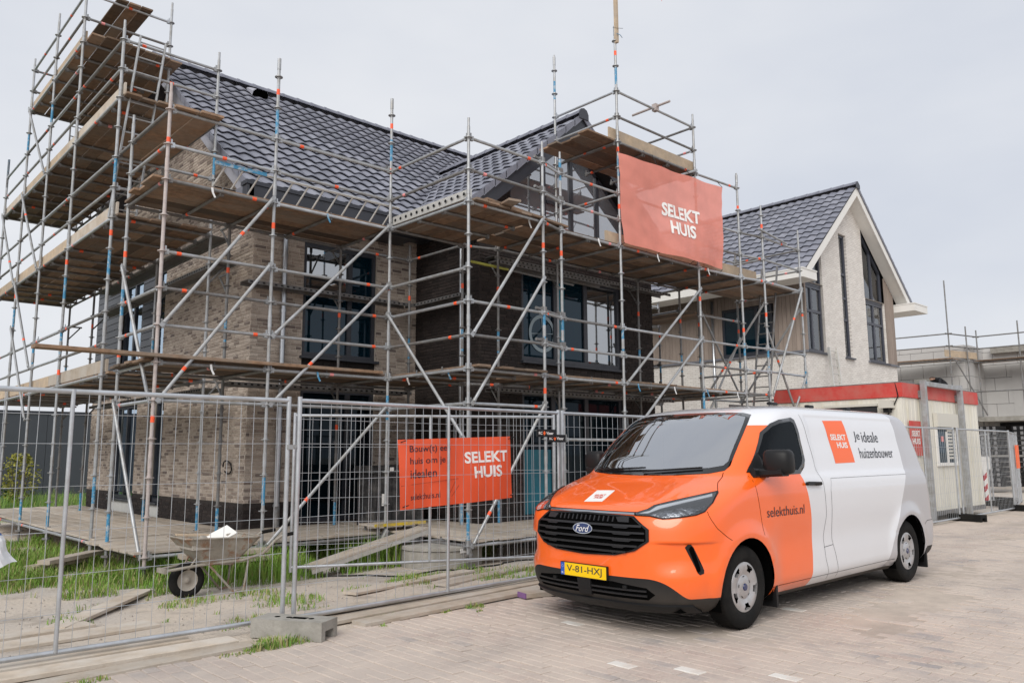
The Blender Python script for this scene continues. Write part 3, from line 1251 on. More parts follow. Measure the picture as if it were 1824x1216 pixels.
# printed ring on the protective film of the left light, and film sheets
q = MB()
mat('film_ring', (0.3, 0.38, 0.42), 0.4)
for k in range(36):
    a0, a1 = 2*math.pi*k/36, 2*math.pi*(k+1)/36
    f_ = lambda a, r_: (7.36 + r_*math.cos(a), YB+0.07-0.008, 3.82 + r_*1.02*math.sin(a))
    q.face([f_(a0, 0.30), f_(a1, 0.30), f_(a1, 0.37), f_(a0, 0.37)])
    if k % 9 == 0:
        q.face([f_(a0-0.04, 0.0), f_(a0+0.04, 0.30), f_(a0+0.1, 0.30), f_(a0+0.02, 0.0)])
q.build('film_print', 'film_ring', bw)
for (x0, x1, z0, z1) in ((6.82, 7.62, 0.35, 1.55), (7.75, 8.0, 3.35, 4.9)):
    q = MB()
    q.face([(x0, YB+0.06, z0), (x1, YB+0.06, z0), (x1, YB+0.06, z1), (x0, YB+0.06, z1)])
    q.build('protective_film', 'teal_film', house)
# glazed top of the cross gable
gw = MB()
gy0 = YB + 0.06
def gz(x):
    return BZ0 + (x - BX0 if x < BXT else 2*BXT - x - BX0) * math.tan(SB) - 0.42
xs = [6.45, 7.42, 8.24, 9.06, 10.03]
for x in xs:
    gw.beam((x, gy0, 5.45), (x, gy0, gz(x)), 0.085, 0.08, 0, up=(0, 1, 0))
for a, b in zip(xs[:-1], xs[1:]):
    gw.beam((a, gy0, gz(a)), (b, gy0, gz(b)), 0.08, 0.085)
gw.beam((6.4, gy0-0.02, 5.41), (10.08, gy0-0.02, 5.41), 0.16, 0.09, 0, bev=0.005)
gw.beam((7.5, gy0, 6.55), (8.2, gy0, 6.55), 0.075, 0.07)
GW = gw.build('gable_window', 'anthracite', house)
for a, b in zip(xs[:-1], xs[1:]):
    q = MB()
    q.face([(a+0.04, gy0, 5.46), (b-0.04, gy0, 5.46), (b-0.04, gy0, gz(b-0.04)-0.04), (a+0.04, gy0, gz(a+0.04)-0.04)])
    q.build('pane', 'bright_glass', GW)

# roof: boarded underlay, tiles, ridge, verges, gutter
q = MB()
t0 = 0.05
q.face([(1.78, RY0+0.05, RZ0-0.03), (11.25, RY0+0.05, RZ0-0.03), (11.25, RYT, RZT-0.06), (1.78, RYT, RZT-0.06)])
q.face([(1.78, 2*RYT-RY0-0.05, RZ0-0.03), (1.78, RYT, RZT-0.06), (11.25, RYT, RZT-0.06), (11.25, 2*RYT-RY0-0.05, RZ0-0.03)])
yv_t = RY0 + (BZT - RZ0) / math.tan(SL)
q.face([(BX0+0.03, BYV+0.03, BZ0-0.03), (BX0+0.03, 1.6, BZ0-0.03), (BXT, yv_t, BZT-0.06), (BXT, BYV+0.03, BZT-0.06)])
q.face([(2*BXT-BX0-0.03, BYV+0.03, BZ0-0.03), (BXT, BYV+0.03, BZT-0.06), (BXT, yv_t, BZT-0.06), (2*BXT-BX0-0.03, 1.6, BZ0-0.03)])
roof = q.build('roof', 'roof_underlay', house)
cs, sn = math.cos(SL), math.sin(SL)
cb, sb = math.cos(SB), math.sin(SB)


def val(x, y):      # >0: main roof shows, <0: cross gable shows
    return (y - 1.49) - min(x - BX0, 2*BXT - BX0 - x)


main = tiles_on(frame_matrix(Vector((1.75, RY0, RZ0)), (1, 0, 0), (0, cs, sn)), 32, 19, val, 1)
rear = tiles_on(frame_matrix(Vector((11.35, 2*RYT-RY0, RZ0)), (-1, 0, 0), (0, -cs, sn)), 32, 19, None, 2)
bl_ = tiles_on(frame_matrix(Vector((BX0, BYV+17*TW, BZ0)), (0, -1, 0), (cb, 0, sb)), 17, 11, lambda x, y: -val(x, y), 3)
br_ = [t for t in tiles_on(frame_matrix(Vector((2*BXT-BX0, BYV, BZ0)), (0, 1, 0), (-cb, 0, sb)), 17, 11, lambda x, y: -val(x, y), 4) if t[1] == 1]
cut_main = [T for (T, k) in main if k == 2 and T.translation.x < BXT - 0.2]
cut_bump = [T for (T, k) in bl_ if k == 2]
place_tiles(roof, [[t for t in main if t[1] == 1], rear, [t for t in bl_ if t[1] == 1], br_], 300,
            cut=[(cut_main, (BX0, 1.49, 0), (1, -1, 0)), (cut_bump, (BX0, 1.49, 0), (-1, 1, 0))])
q = MB()    # lead valley
q.beam((BX0-0.05, 1.44, BZ0-0.01), (BXT, yv_t, BZT-0.02), 0.16, 0.02)
q.build('valley_gutter', 'anthracite', roof)
ridge_caps(roof, (1.72, RYT, RZT-0.01), (10.9, RYT, RZT-0.01), 24, 0)
ridge_caps(roof, (BXT, BYV-0.03, BZT-0.02), (BXT, yv_t+0.1, BZT-0.02), 13, 0)
q = MB()    # round end cap of the front ridge
q.prism([(BXT-0.14, BZT-0.12), (BXT+0.14, BZT-0.12), (BXT+0.14, BZT), (BXT+0.09, BZT+0.09), (BXT, BZT+0.12), (BXT-0.09, BZT+0.09), (BXT-0.14, BZT)], 1, BYV-0.045, BYV-0.03)
q.ti = 0.3
q.build('ridge_end', 'anthracite', roof)
n_v = 19
verge_flaps(roof, (1.745, RY0, RZ0), (1.745, RYT, RZT), n_v, (-1, 0, 0))
verge_flaps(roof, (1.745, 2*RYT-RY0, RZ0), (1.745, RYT, RZT), n_v, (-1, 0, 0))
verge_flaps(roof, (BX0, BYV-0.005, BZ0), (BXT, BYV-0.005, BZT), 11, (0, -1, 0), 0.13)
verge_flaps(roof, (2*BXT-BX0, BYV-0.005, BZ0), (BXT, BYV-0.005, BZT), 11, (0, -1, 0), 0.13)
# barge boards and soffits
def board(pts, t, name, mt, parent=None):
    q = MB()
    t = Vector(t)
    a = [Vector(p) for p in pts]
    b = [p + t for p in a]
    q.face(a)
    q.face(b[::-1])
    for i in range(len(a)):
        q.face([a[i], b[i], b[(i+1) % len(a)], a[(i+1) % len(a)]])
    return q.build(name, mt, parent or house)


mat('verge_panel', (0.33, 0.335, 0.38), 0.45, 0, 0.06, 3)


def barge(x, y0, z0, y1, z1, h, name='barge_board'):
    board([(x, y0, z0-0.06), (x, y1, z1-0.06), (x, y1, z1-0.06-h), (x, y0, z0-0.06-h)], (0.03, 0, 0), name, 'verge_panel')


barge(1.79, RY0-0.1, RZ0-0.08, RYT, RZT, 0.33)
barge(1.79, 2*RYT-RY0+0.1, RZ0-0.08, RYT, RZT, 0.27)
board([(1.82, RY0, RZ0-0.3), (1.82, RYT, RZT-0.3), (XW, RYT, RZT-0.3), (XW, RY0, RZ0-0.3)], (0, 0, 0.02), 'soffit', 'anthracite')
board([(1.82, 2*RYT-RY0, RZ0-0.3), (1.82, RYT, RZT-0.3), (XW, RYT, RZT-0.3), (XW, 2*RYT-RY0, RZ0-0.3)], (0, 0, 0.02), 'soffit', 'anthracite')
for s in (1, -1):
    xa = BX0 if s == 1 else 2*BXT-BX0
    board([(xa, BYV+0.02, BZ0-0.07), (BXT, BYV+0.02, BZT-0.07), (BXT, BYV+0.02, BZT-0.42), (xa, BYV+0.02, BZ0-0.42)], (0, 0.03, 0), 'barge_board', 'anthracite')
    board([(xa, BYV+0.05, BZ0-0.40), (BXT, BYV+0.05, BZT-0.40), (BXT, YB+0.05, BZT-0.40), (xa, YB+0.05, BZ0-0.40)], (0, 0, 0.02), 'soffit', 'black_plastic')
# box gutter
q = MB()
q.box((1.68, 1.22, 5.62), (BX0-0.02, 1.40, 5.86))
q.box((1.66, 1.20, 5.863), (BX0-0.02, 1.43, 5.93))
q.box((1.70, 1.43, 5.60), (BX0, 2.04, 5.64))
q.build('box_gutter', 'anthracite', house)
q = MB()
q.box((4.98, -0.28, 5.70), (5.16, 1.18, 5.92))
q.box((4.96, -0.30, 5.923), (5.19, 1.18, 5.985))
q.box((5.16, -0.2, 5.68), (XB, 1.9, 5.72))
q.build('box_gutter', 'anthracite', house)
q = MB()    # rear flank of the gutter box seen at the verge
q.box((1.72, 1.22, 5.60), (1.80, 2.05, 5.9))
q.build('gutter_end', 'anthracite_fascia', house)
# downpipes
q = MB()
q.tube((2.76, 1.97, 0.1), (2.76, 1.97, 5.6), 0.045, 14)
for z in (0.6, 1.9, 3.95, 4.95):
    q.tube((2.76, 1.97, z), (2.76, 1.97, z+0.06), 0.053, 14)
    q.box((2.72, 1.98, z+0.01), (2.80, 2.04, z+0.05))
smooth_by_angle(q.build('downpipe', 'zinc', house).data)
q = MB()
q.tube((2.76, 1.97, -0.1), (2.76, 1.97, 0.62), 0.056, 14)
q.build('downpipe_shoe', 'galvanised_dull', house, smooth=True)
q = MB()
q.path([(5.58, 0.5, 0.1), (5.58, 0.5, 5.35), (5.52, 0.5, 5.5), (5.35, 0.5, 5.62), (5.2, 0.5, 5.68)], 0.04, 12)
smooth_by_angle(q.build('downpipe', 'zinc', house).data)
mat('deep_black', (0.003, 0.003, 0.003), 0.8, spec=0.0)
# roof vent on the front slope
vy = RYT - 0.62
vz = RZ0 + (vy - RY0) * math.tan(SL)
q = MB()
Mv = frame_matrix(Vector((3.95, vy, vz + 0.05)), (1, 0, 0), (0, cs, sn))
pr_ = [(-0.19, 0.0), (-0.19, 0.1), (-0.13, 0.17), (0.13, 0.17), (0.19, 0.1), (0.19, 0.0)]
n0 = [Mv @ Vector((p[0], 0, p[1])) for p in pr_]
n1 = [Mv @ Vector((p[0], 0.42, p[1]*0.35)) for p in pr_]
for k in range(5):
    q.face([n0[k], n0[k+1], n1[k+1], n1[k]], 1)
q.face([p + Mv.to_3x3() @ Vector((0, 0.03, 0)) for p in n0])
q.build('roof_vent', ['deep_black', 'verge_panel'], roof)
# loop of cable sticking out of the gable wall, light panel under the side windows
q = MB()
ps = []
for k in range(15):
    a = k / 14 * 5.6
    ps.append((XW - 0.05 - 0.02*math.sin(a), 2.62 + 0.17*math.cos(a), 1.28 + 0.11*math.sin(a)))
q.path(ps, 0.012, 6)
q.build('cable_loop', 'black_plastic', house)
mat('insulation', (0.55, 0.55, 0.53), 0.8, 0, 0.1, 5)
for (y0, y1) in ((7.58, 9.09), (5.95, 6.5)):
    q = MB()
    q.box((XW-0.02, y0, 0.05), (XW+0.05, y1, 0.5))
    q.build('base_panel', 'insulation', house)

# ---------------------------------------------------------------- the neighbouring house
def brick_tex(name, c1, c2, mortar, axes, bw_=0.21, bh=0.0615):
    m = bpy.data.materials.new(name)
    m.use_nodes = True
    n = m.node_tree.nodes
    L = m.node_tree.links
    b = n['Principled BSDF']
    b.inputs['Roughness'].default_value = 0.9
    ge = n.new('ShaderNodeNewGeometry')
    sp = n.new('ShaderNodeSeparateXYZ')
    cm = n.new('ShaderNodeCombineXYZ')
    L.new(ge.outputs['Position'], sp.inputs[0])
    L.new(sp.outputs[axes[0]], cm.inputs[0])
    L.new(sp.outputs[axes[1]], cm.inputs[1])
    t = n.new('ShaderNodeTexBrick')
    t.inputs['Scale'].default_value = 1
    t.inputs['Brick Width'].default_value = bw_
    t.inputs['Row Height'].default_value = bh
    t.inputs['Mortar Size'].default_value = 0.008
    t.inputs['Color1'].default_value = (*c1, 1)
    t.inputs['Color2'].default_value = (*c2, 1)
    t.inputs['Mortar'].default_value = (*mortar, 1)
    L.new(cm.outputs[0], t.inputs['Vector'])
    nn = n.new('ShaderNodeTexNoise')
    nn.inputs['Scale'].default_value = 3
    nn.inputs['Detail'].default_value = 8
    L.new(ge.outputs['Position'], nn.inputs['Vector'])
    mr = n.new('ShaderNodeMapRange')
    mr.inputs[1].default_value = 0.3
    mr.inputs[2].default_value = 0.7
    mr.inputs[3].default_value = 0.93
    mr.inputs[4].default_value = 1.05
    L.new(nn.outputs['Fac'], mr.inputs[0])
    vm = n.new('ShaderNodeVectorMath')
    vm.operation = 'SCALE'
    L.new(t.outputs['Color'], vm.inputs[0])
    L.new(mr.outputs[0], vm.inputs['Scale'])
    L.new(vm.outputs[0], b.inputs['Base Color'])
    bn = n.new('ShaderNodeBump')
    bn.inputs['Strength'].default_value = 0.5
    bn.inputs['Distance'].default_value = 0.008
    bn.invert = True
    L.new(t.outputs['Fac'], bn.inputs['Height'])
    L.new(bn.outputs['Normal'], b.inputs['Normal'])
    MATS[name] = m


brick_tex('white_brick_front', (0.78, 0.75, 0.71), (0.68, 0.645, 0.605), (0.56, 0.53, 0.5), ('X', 'Z'))
brick_tex('white_brick_side', (0.78, 0.75, 0.71), (0.68, 0.645, 0.605), (0.56, 0.53, 0.5), ('Y', 'Z'))
mat('grey_wood', (0.3, 0.245, 0.21), 0.85, 0, 0.2, 3, 0.2, 40, stretch=(3, 3, 0.4), rnd=0.12)
mat('white_fascia', (0.76, 0.75, 0.72), 0.5, 0, 0.04, 2)
mat('frame_grey', (0.055, 0.06, 0.08), 0.4)
mat('slate_sill', (0.16, 0.165, 0.19), 0.6, 0, 0.1, 5)
nb = thing('gable_house', (21.9, 5, 0), 'white brick house with grey roof and tall gable windows behind the site cabin', 'house')
NX0, NX1, NY, NYE = 18.61, 25.24, 0.3, 11.0
NXC, NZT, NZE = 21.92, 10.2, 6.57
NS = (NZT - NZE) / (NXC - 17.74)
On = Vector((NX0, NY, 0))
opn = [(0.02, 1.29, 4.47, 6.6), (21.21-NX0, 21.74-NX0, 4.42, 8.52), (22.95-NX0, 24.5-NX0, 4.47, 6.6)]
q = backing(On, X_, -Y_, 24.5-NX0, -0.1, 6.6, opn, 0)
def nroof(x, d=0.3):
    return NZT - abs(x - NXC) * NS - d
# upper part of the gable between and above the lights
for (a, b) in ((1.31+NX0-0.02, 21.21), (21.74, 22.95)):
    q.face([(a, NY, 6.6), (b, NY, 6.6), (b, NY, nroof(b)), (NXC, NY, nroof(NXC)), (a, NY, nroof(a))] if a < NXC < b else [(a, NY, 6.6), (b, NY, 6.6), (b, NY, nroof(b)), (a, NY, nroof(a))])
q.face([(21.21, NY, 8.52), (21.74, NY, 8.52), (21.74, NY, nroof(21.74)), (21.21, NY, nroof(21.21))])
q.face([(NX0, NY, -0.1), (NX0, NYE, -0.1), (NX0, NYE, 4.45), (NX0, NY, 4.45)], 1)
q.face([(NX1, NY, -0.1), (NX1, NYE, -0.1), (NX1, NYE, 6.5), (NX1, NY, 6.5)], 1)
q.face([(24.5, NY, -0.1), (NX1, NY, -0.1), (NX1, NY, 4.42), (24.5, NY, 4.42)], 0)
q.face([(NX0, NYE, -0.1), (NX1, NYE, -0.1), (NX1, NYE, 6.5), (NXC, NYE, NZT-0.3), (NX0, NYE, 6.5)], 0)
for x in (NX0+1.29, 22.95):   # brick returns beside the tall windows
    s_ = 1
    q.face([(x, NY, 4.45), (x, NY+0.3, 4.45), (x, NY+0.3, nroof(x)), (x, NY, nroof(x))], 1)
q.build('wall', ['white_brick_front', 'white_brick_side'], nb)
# room behind the lights
q = MB()
q.box((NX0+0.1, NY+0.8, 0), (NX1-0.1, NYE-0.2, 6.2))
q.face([(NX0+0.1, NY+0.8, 6.2), (NX1-0.1, NY+0.8, 6.2), (NXC, NY+0.8, NZT-0.4)])
q.build('inner_wall', 'dark_interior', nb)
window(nb, On, X_, -Y_, 21.21-NX0, 21.74-NX0, 4.45, 8.5, trans=[5.69, 6.4, 7.2], fw=0.07, rec=0.1, glass='pale_glass', frame='frame_grey')
window(nb, On, X_, -Y_, 0.05, 1.27, 4.47, 6.5, mull=[0.62], trans=[5.72], fw=0.075, rec=0.1, glass='pale_glass', frame='frame_grey', curtain=[(0.1, 1.2, 4.5, 5.7)])
window(nb, On, X_, -Y_, 22.95-NX0, 24.48-NX0, 4.47, 6.5, mull=[5.12], trans=[5.78], fw=0.075, rec=0.1, glass='pale_glass', frame='frame_grey', curtain=[(4.4, 5.85, 4.5, 5.75)])
# sloping top lights under the verge
for (a, b) in ((NX0+0.05, NX0+1.27), (22.98, 24.48)):
    y = NY + 0.1
    q = MB()
    mid = (a + b) / 2
    q.beam((a, y, 6.56), (b, y, 6.56), 0.08, 0.1)
    for x in ((a+0.035, mid, b-0.035) if a > 20 else (b-0.035, mid+0.15)):
        q.beam((x, y, 6.6), (x, y, max(6.65, nroof(x)-0.04)), 0.075, 0.075, 0, up=(0, 1, 0))
    q.beam((a, y, max(6.6, nroof(a)-0.04)), (b, y, nroof(b)-0.04), 0.075, 0.09)
    w_ = q.build('top_light', 'frame_grey', nb)
    q = MB()
    za, zb = max(6.62, nroof(a) - 0.05), max(6.62, nroof(b) - 0.05)
    q.face([(a, y+0.01, 6.6), (b, y+0.01, 6.6), (b, y+0.01, zb), (a, y+0.01, za)])
    q.build('pane', 'pale_glass', w_)
# cladding: vertical boards on the left flank and the right edge of the gable
y = NY
while y < 9:
    z1 = 6.5
    if not (1.33 < y + 0.07 < 3.1):
        q = MB()
        q.box((NX0-0.03, y+0.004, 4.47), (NX0, y+0.136, z1))
        q.build('cladding_board', 'grey_wood', nb)
    else:
        q = MB()
        q.box((NX0-0.03, y+0.004, 6.02), (NX0, y+0.136, z1))
        q.build('cladding_board', 'grey_wood', nb)
    y += 0.14
x = 24.52
while x < NX1 - 0.02:
    q = MB()
    q.box((x, NY-0.03, 4.47), (x+0.112, NY, nroof(x+0.11, 0.36)))
    q.build('cladding_board', 'grey_wood', nb)
    x += 0.12
x = NX0
q = MB()
q.box((NX0-0.03, NY-0.05, 4.47), (NX0+0.05, NY+0.002, 6.5))
q.build('corner_board', 'grey_wood', nb)
On2 = Vector((NX0, NY, 0))
window(nb, On2, Y_, -X_, 1.05, 2.8, 4.5, 6.0, mull=[1.6], fw=0.07, rec=0.02, glass='teal_glass', frame='anthracite')
q = MB()
q.box((NX0-0.07, NY-0.07, 4.40), (NX0+1.32, NY+0.0, 4.465))
q.build('sill_band', 'slate_sill', nb)
q = MB()
q.box((NX0-0.07, NY+0.003, 4.40), (NX0-0.0, 8.5, 4.465))
q.build('sill_band', 'slate_sill', nb)
q = MB()
q.box((22.9, NY-0.07, 4.40), (NX1+0.05, NY, 4.465))
q.build('sill_band', 'slate_sill', nb)
# roof
q = MB()
NVY = -0.12
q.face([(17.76, NVY, NZE-0.02), (17.76, NYE+0.3, NZE-0.02), (NXC, NYE+0.3, NZT-0.05), (NXC, NVY, NZT-0.05)])
q.face([(2*NXC-17.76, NVY, NZE-0.02), (NXC, NVY, NZT-0.05), (NXC, NYE+0.3, NZT-0.05), (2*NXC-17.76, NYE+0.3, NZE-0.02)])
nroof_o = q.build('roof', 'roof_underlay', nb)
na = math.atan(NS)
NC = 37
tl = tiles_on(frame_matrix(Vector((17.74, NVY+NC*TW, NZE)), (0, -1, 0), (math.cos(na), 0, math.sin(na))), NC, 16, None, 7)
tr = tiles_on(frame_matrix(Vector((2*NXC-17.74, NVY, NZE)), (0, 1, 0), (-math.cos(na), 0, math.sin(na))), 3, 16, None, 8)
place_tiles(nroof_o, [tl, tr], 300)
ridge_caps(nroof_o, (NXC, NVY-0.03, NZT-0.01), (NXC, NYE, NZT-0.01), 26, 0)
verge_flaps(nroof_o, (2*NXC-17.74, NVY-0.005, NZE), (NXC, NVY-0.005, NZT), 16, (0, -1, 0), 0.1)
q = MB()
q.prism([(NXC-0.14, NZT-0.12), (NXC+0.14, NZT-0.12), (NXC+0.14, NZT), (NXC, NZT+0.12), (NXC-0.14, NZT)], 1, NVY-0.05, NVY-0.032)
q.build('ridge_end', 'anthracite', nroof_o)
for s in (1, -1):
    xa = NXC - s*(NXC-17.74)
    board([(xa, NVY+0.01, NZE-0.05), (NXC, NVY+0.01, NZT-0.05), (NXC, NVY+0.01, NZT-0.36), (xa+s*0.3, NVY+0.01, NZE-0.1)], (0, 0.035, 0), 'barge_board', 'white_fascia', nb)
    board([(xa+s*0.25, NVY+0.045, NZE-0.1), (NXC, NVY+0.045, NZT-0.34), (NXC, NY, NZT-0.34), (xa+s*0.25, NY, NZE-0.1)], (0, 0, 0.02), 'soffit', 'white_fascia', nb)
for (xa, xb) in ((17.2, 18.05), (25.3, 26.5)):
    q = MB()
    q.box((xa, -0.42, 6.36), (xb, NYE+0.3, 6.6))
    q.box((xa-0.015, -0.435, 6.603), (xb+0.015, NYE+0.3, 6.64))
    q.build('box_gutter', 'white_fascia', nb)
q = MB()
q.tube((NX0-0.06, 3.43, 0.5), (NX0-0.06, 3.43, 6.36), 0.045, 12)
q.build('downpipe', 'zinc', nb, smooth=True)
# ================================================================== scaffolding
def zL(L):
    return 0.2 + 0.5 * L


rs = random.Random(21)
TR = 0.0242


class Scaf:
    def __init__(s, loc, label, group='scaffolds round the house'):
        s.root = thing('scaffold', loc, label, 'scaffold', group)

    def std(s, x, y, Lt, Lb=0, jack=True, metal='galvanised', blue=(), band=(), off=0.0, lean=(0, 0), base='soil'):
        q = MB()
        zb, zt = zL(Lb) - 0.12, zL(Lt)
        segs = []
        z = zb
        # coloured stretches: blue paint below couplings
        marks = sorted([(zL(b) - 0.42, zL(b) - 0.03, 1) for b in blue] + [(zL(b) - 0.29, zL(b) - 0.2, 2) for b in band] )
        for (a, b, mi) in marks:
            if a > z:
                segs.append((z, a, 0))
                segs.append((a, b, mi))
                z = b
        segs.append((z, zt, 0))
        def P(zz):
            f = (zz - zb) / max(0.1, zt - zb)
            return (x + lean[0]*f, y + lean[1]*f, zz)
        for (a, b, mi) in segs:
            q.tube(P(a), P(b), TR + (0.0012 if mi == 2 else 0.0), 10, mi, caps=False)
        L = math.ceil(Lb)
        while zL(L) + off <= zt - 0.02:
            p = P(zL(L) + off)
            q.tube((p[0], p[1], p[2]-0.005), (p[0], p[1], p[2]+0.005), 0.061, 14)
            q.tube((p[0], p[1], p[2]-0.03), (p[0], p[1], p[2]+0.03), TR+0.006, 10)
            if L % 4 == 2:   # spigot sleeve
                q.tube((p[0], p[1], p[2]+0.12), (p[0], p[1], p[2]+0.30), TR+0.004, 10)
            L += 1
        p = P(zt)
        q.tube(p, (p[0], p[1], zt+0.14), TR*0.8, 10)
        o = q.build('standard', [metal, 'blue_paint', 'orange_tape'], s.root)
        smooth_by_angle(o.data)
        if jack:
            q = MB()
            zg = hgt(x, y)
            q.tube((x, y, zg+0.01), (x, y, zb), 0.019, 10)
            z = zg + 0.03
            while z < zb - 0.03:
                q.tube((x, y, z), (x, y, z+0.012), 0.0225, 10)
                z += 0.026
            q.box((x-0.075, y-0.075, zg), (x+0.075, y+0.075, zg+0.012))
            q.tube((x, y, zb-0.015), (x, y, zb+0.015), 0.07, 8)
            q.build('screw_jack', 'galvanised_dull', s.root)

    def led(s, a, b, L, metal=None, band=None, name='ledger', dz=0.0, L2=None):
        L2 = L if L2 is None else L2
        A, B = Vector((a[0], a[1], zL(L)+dz)), Vector((b[0], b[1], zL(L2)+dz))
        d = (B - A).normalized()
        q = MB()
        e = 0.065
        A2, B2 = A + d*e, B - d*e
        m0 = metal or rs.choice(['galvanised', 'galvanised', 'galvanised_bright', 'galvanised_dull'])
        q.tube(A2, B2, TR, 10)
        for p, sg in ((A, 1), (B, -1)):      # wedge heads
            q.beam(p + d*sg*0.03, p + d*sg*0.085, 0.045, 0.07, 0)
            q.beam(p + d*sg*0.045 + Vector((0, 0, -0.045)), p + d*sg*0.045 + Vector((0, 0, 0.085)), 0.012, 0.022, 0, up=tuple(d))
        if band is None:
            band = rs.choice([0.14, 0.2, 0.8, 0.86, None, None, None, 0.5])
        if band:
            c = A + (B - A) * band
            q.tube(c - d*0.032, c + d*0.032, TR+0.0015, 10, 1)
        o = q.build(name, [m0, rs.choice(['orange_tape', 'orange_tape', 'orange_tape', 'pink_tape'])], s.root)
        smooth_by_angle(o.data)

    def brace(s, a, L1, b, L2, band=None, off=0.055):
        d2 = Vector((b[0]-a[0], b[1]-a[1], 0)).normalized()
        n = Vector((d2.y, -d2.x, 0)) * off
        A = Vector((a[0], a[1], zL(L1)+0.03)) + n + d2*0.06
        B = Vector((b[0], b[1], zL(L2)+0.03)) + n - d2*0.06
        d = (B - A).normalized()
        q = MB()
        q.tube(A, B, TR, 10)
        for p, sg in ((A, 1), (B, -1)):
            q.beam(p - d*sg*0.07, p + d*sg*0.05, 0.018, 0.055, 0, up=(0, 0, 1))
        if rs.random() < 0.5:
            c = A + (B-A) * rs.choice([0.2, 0.3, 0.7])
            q.tube(c - d*0.03, c + d*0.03, TR+0.0015, 10, 1)
        o = q.build('brace', ['galvanised', 'orange_tape'], s.root)
        smooth_by_angle(o.data)

    def plank(s, a, b, w=0.215, h=0.036, m_='plank_wood', name='plank', up=(0, 0, 1)):
        q = MB()
        q.beam(a, b, w, h, 0, up=up, bev=0.004)
        return q.build(name, m_, s.root)

    def deck(s, x0, x1, y0, y1, L, along, mt='plank_wood', seglen=3.9, lift=0.0, skip=(), ragged=0.12):
        z = zL(L) + TR + 0.018 + lift
        lo, hi = (y0, y1) if along == 'X' else (x0, x1)
        a0, a1 = (x0, x1) if along == 'X' else (y0, y1)
        n = max(1, int((hi - lo) / 0.222))
        w = (hi - lo) / n
        for k in range(n):
            if k in skip:
                continue
            c = lo + (k + 0.5) * w
            p = a0 - rs.uniform(0, ragged)
            end = a1 + rs.uniform(0, ragged)
            up_ = 0
            while p < end - 0.3:
                e = min(end, p + seglen * rs.uniform(0.85, 1.1))
                if end - e < 0.6:
                    e = end
                zz = z + rs.uniform(0, 0.006) + (0.0)
                z2 = zz + rs.uniform(-0.002, 0.01)
                if along == 'X':
                    s.plank((p, c, zz), (e-0.006, c + rs.uniform(-0.006, 0.006), z2), w - 0.014, 0.034, mt)
                else:
                    s.plank((c, p, zz), (c + rs.uniform(-0.006, 0.006), e-0.006, z2), w - 0.014, 0.034, mt)
                p = e
                up_ += 1

    def steel_board(s, a, b, w=0.3):
        """steel scaffold board: tray with punched edge"""
        a, b = Vector(a), Vector(b)
        d = (b - a).normalized()
        sd = d.cross(Vector((0, 0, 1)))
        q = MB()
        q.beam(a, b, w, 0.006, 0)
        for sg in (-1, 1):
            o_ = sd * (sg * w/2)
            q.beam(a + o_ - Vector((0, 0, 0.03)), b + o_ - Vector((0, 0, 0.03)), 0.006, 0.06, 0)
        ln = (b - a).length
        n = int(ln / 0.11)
        for k in range(n):
            for sg in (-1, 1):
                c = a + d * (0.06 + k*0.11) + sd * (sg * (w/2 + 0.004)) - Vector((0, 0, 0.03))
                q.beam(c - d*0.022, c + d*0.022, 0.003, 0.028, 1)
        q.build('steel_board', ['galvanised_dull', 'black_plastic'], s.root)

    def bracket(s, x, y, L, dx, dy):
        z = zL(L)
        q = MB()
        q.tube((x, y, z), (x+dx, y+dy, z), 0.02, 8)
        q.tube((x, y, z-0.33), (x+dx*0.85, y+dy*0.85, z-0.02), 0.016, 8)
        q.build('bracket', 'galvanised_dull', s.root)

    def tie(s, p, col='white'):
        """strap end hanging from a coupling"""
        q = MB()
        x, y, z = p
        q.beam((x, y-0.03, z+0.02), (x+0.01, y-0.035, z-0.05), 0.03, 0.006, 0, up=(0, 1, 0))
        q.beam((x+0.01, y-0.035, z-0.05), (x+0.045, y-0.04, z-0.12), 0.025, 0.006, 0, up=(0, 1, 0))
        q.build('strap', 'white_tape' if col == 'white' else 'blue_paint', s.root)


# ---- front run with the corner bay
F = Scaf((1.8, 0.8, 0), 'steel tube scaffold on the house corner, with the horizontal ladder on its upper deck')
F.std(0, 0, 12.5, metal='rusty_tube', blue=(0.4,), band=(4, 3, 11.6))
F.std(0, 1.57, 12.6, blue=(1, 7.5), band=(6, 9))
F.std(1.57, 0, 14.3, blue=(13.0, 2), band=(14, 9.8, 2))
F.std(3.64, 0, 14.3, blue=(13.2, 4.5), band=(14.1, 8.5, 12.5))
F.std(1.57, 1.57, 10.1, metal='galvanised_dull', blue=(1, 7), band=(3, 9))
F.std(3.64, 1.57, 10.1, metal='galvanised_dull', blue=(1,), band=(8, 4))
for (a, b) in (((0, 0), (1.57, 0)), ((1.57, 0), (3.64, 0))):
    for L in (12, 11, 10, 8, 7, 6, 5, 4, 0):
        F.led(a, b, L)
F.led((1.57, 0.06), (3.64, 0.06), 12, dz=0.04, name='guard_rail')
for L in (12, 11, 10, 7, 6, 5, 4, 0):
    F.led((0, 0), (0, 1.57), L)
F.led((0.05, 0), (0.05, 2.36), 12, dz=0.05, name='guard_rail')
for L in (10, 5, 0):
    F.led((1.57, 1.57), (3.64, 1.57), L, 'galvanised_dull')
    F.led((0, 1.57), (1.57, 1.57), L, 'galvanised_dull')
    for x in (1.57, 3.64):
        F.led((x, 0), (x, 1.57), L, 'galvanised_dull', name='transom')
    for x in (0.8, 2.55):
        F.led((x, 0), (x, 1.57), L, 'galvanised_dull', name='transom', dz=-0.01)
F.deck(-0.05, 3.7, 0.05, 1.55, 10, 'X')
F.deck(-0.05, 3.7, 0.05, 1.55, 5, 'X')
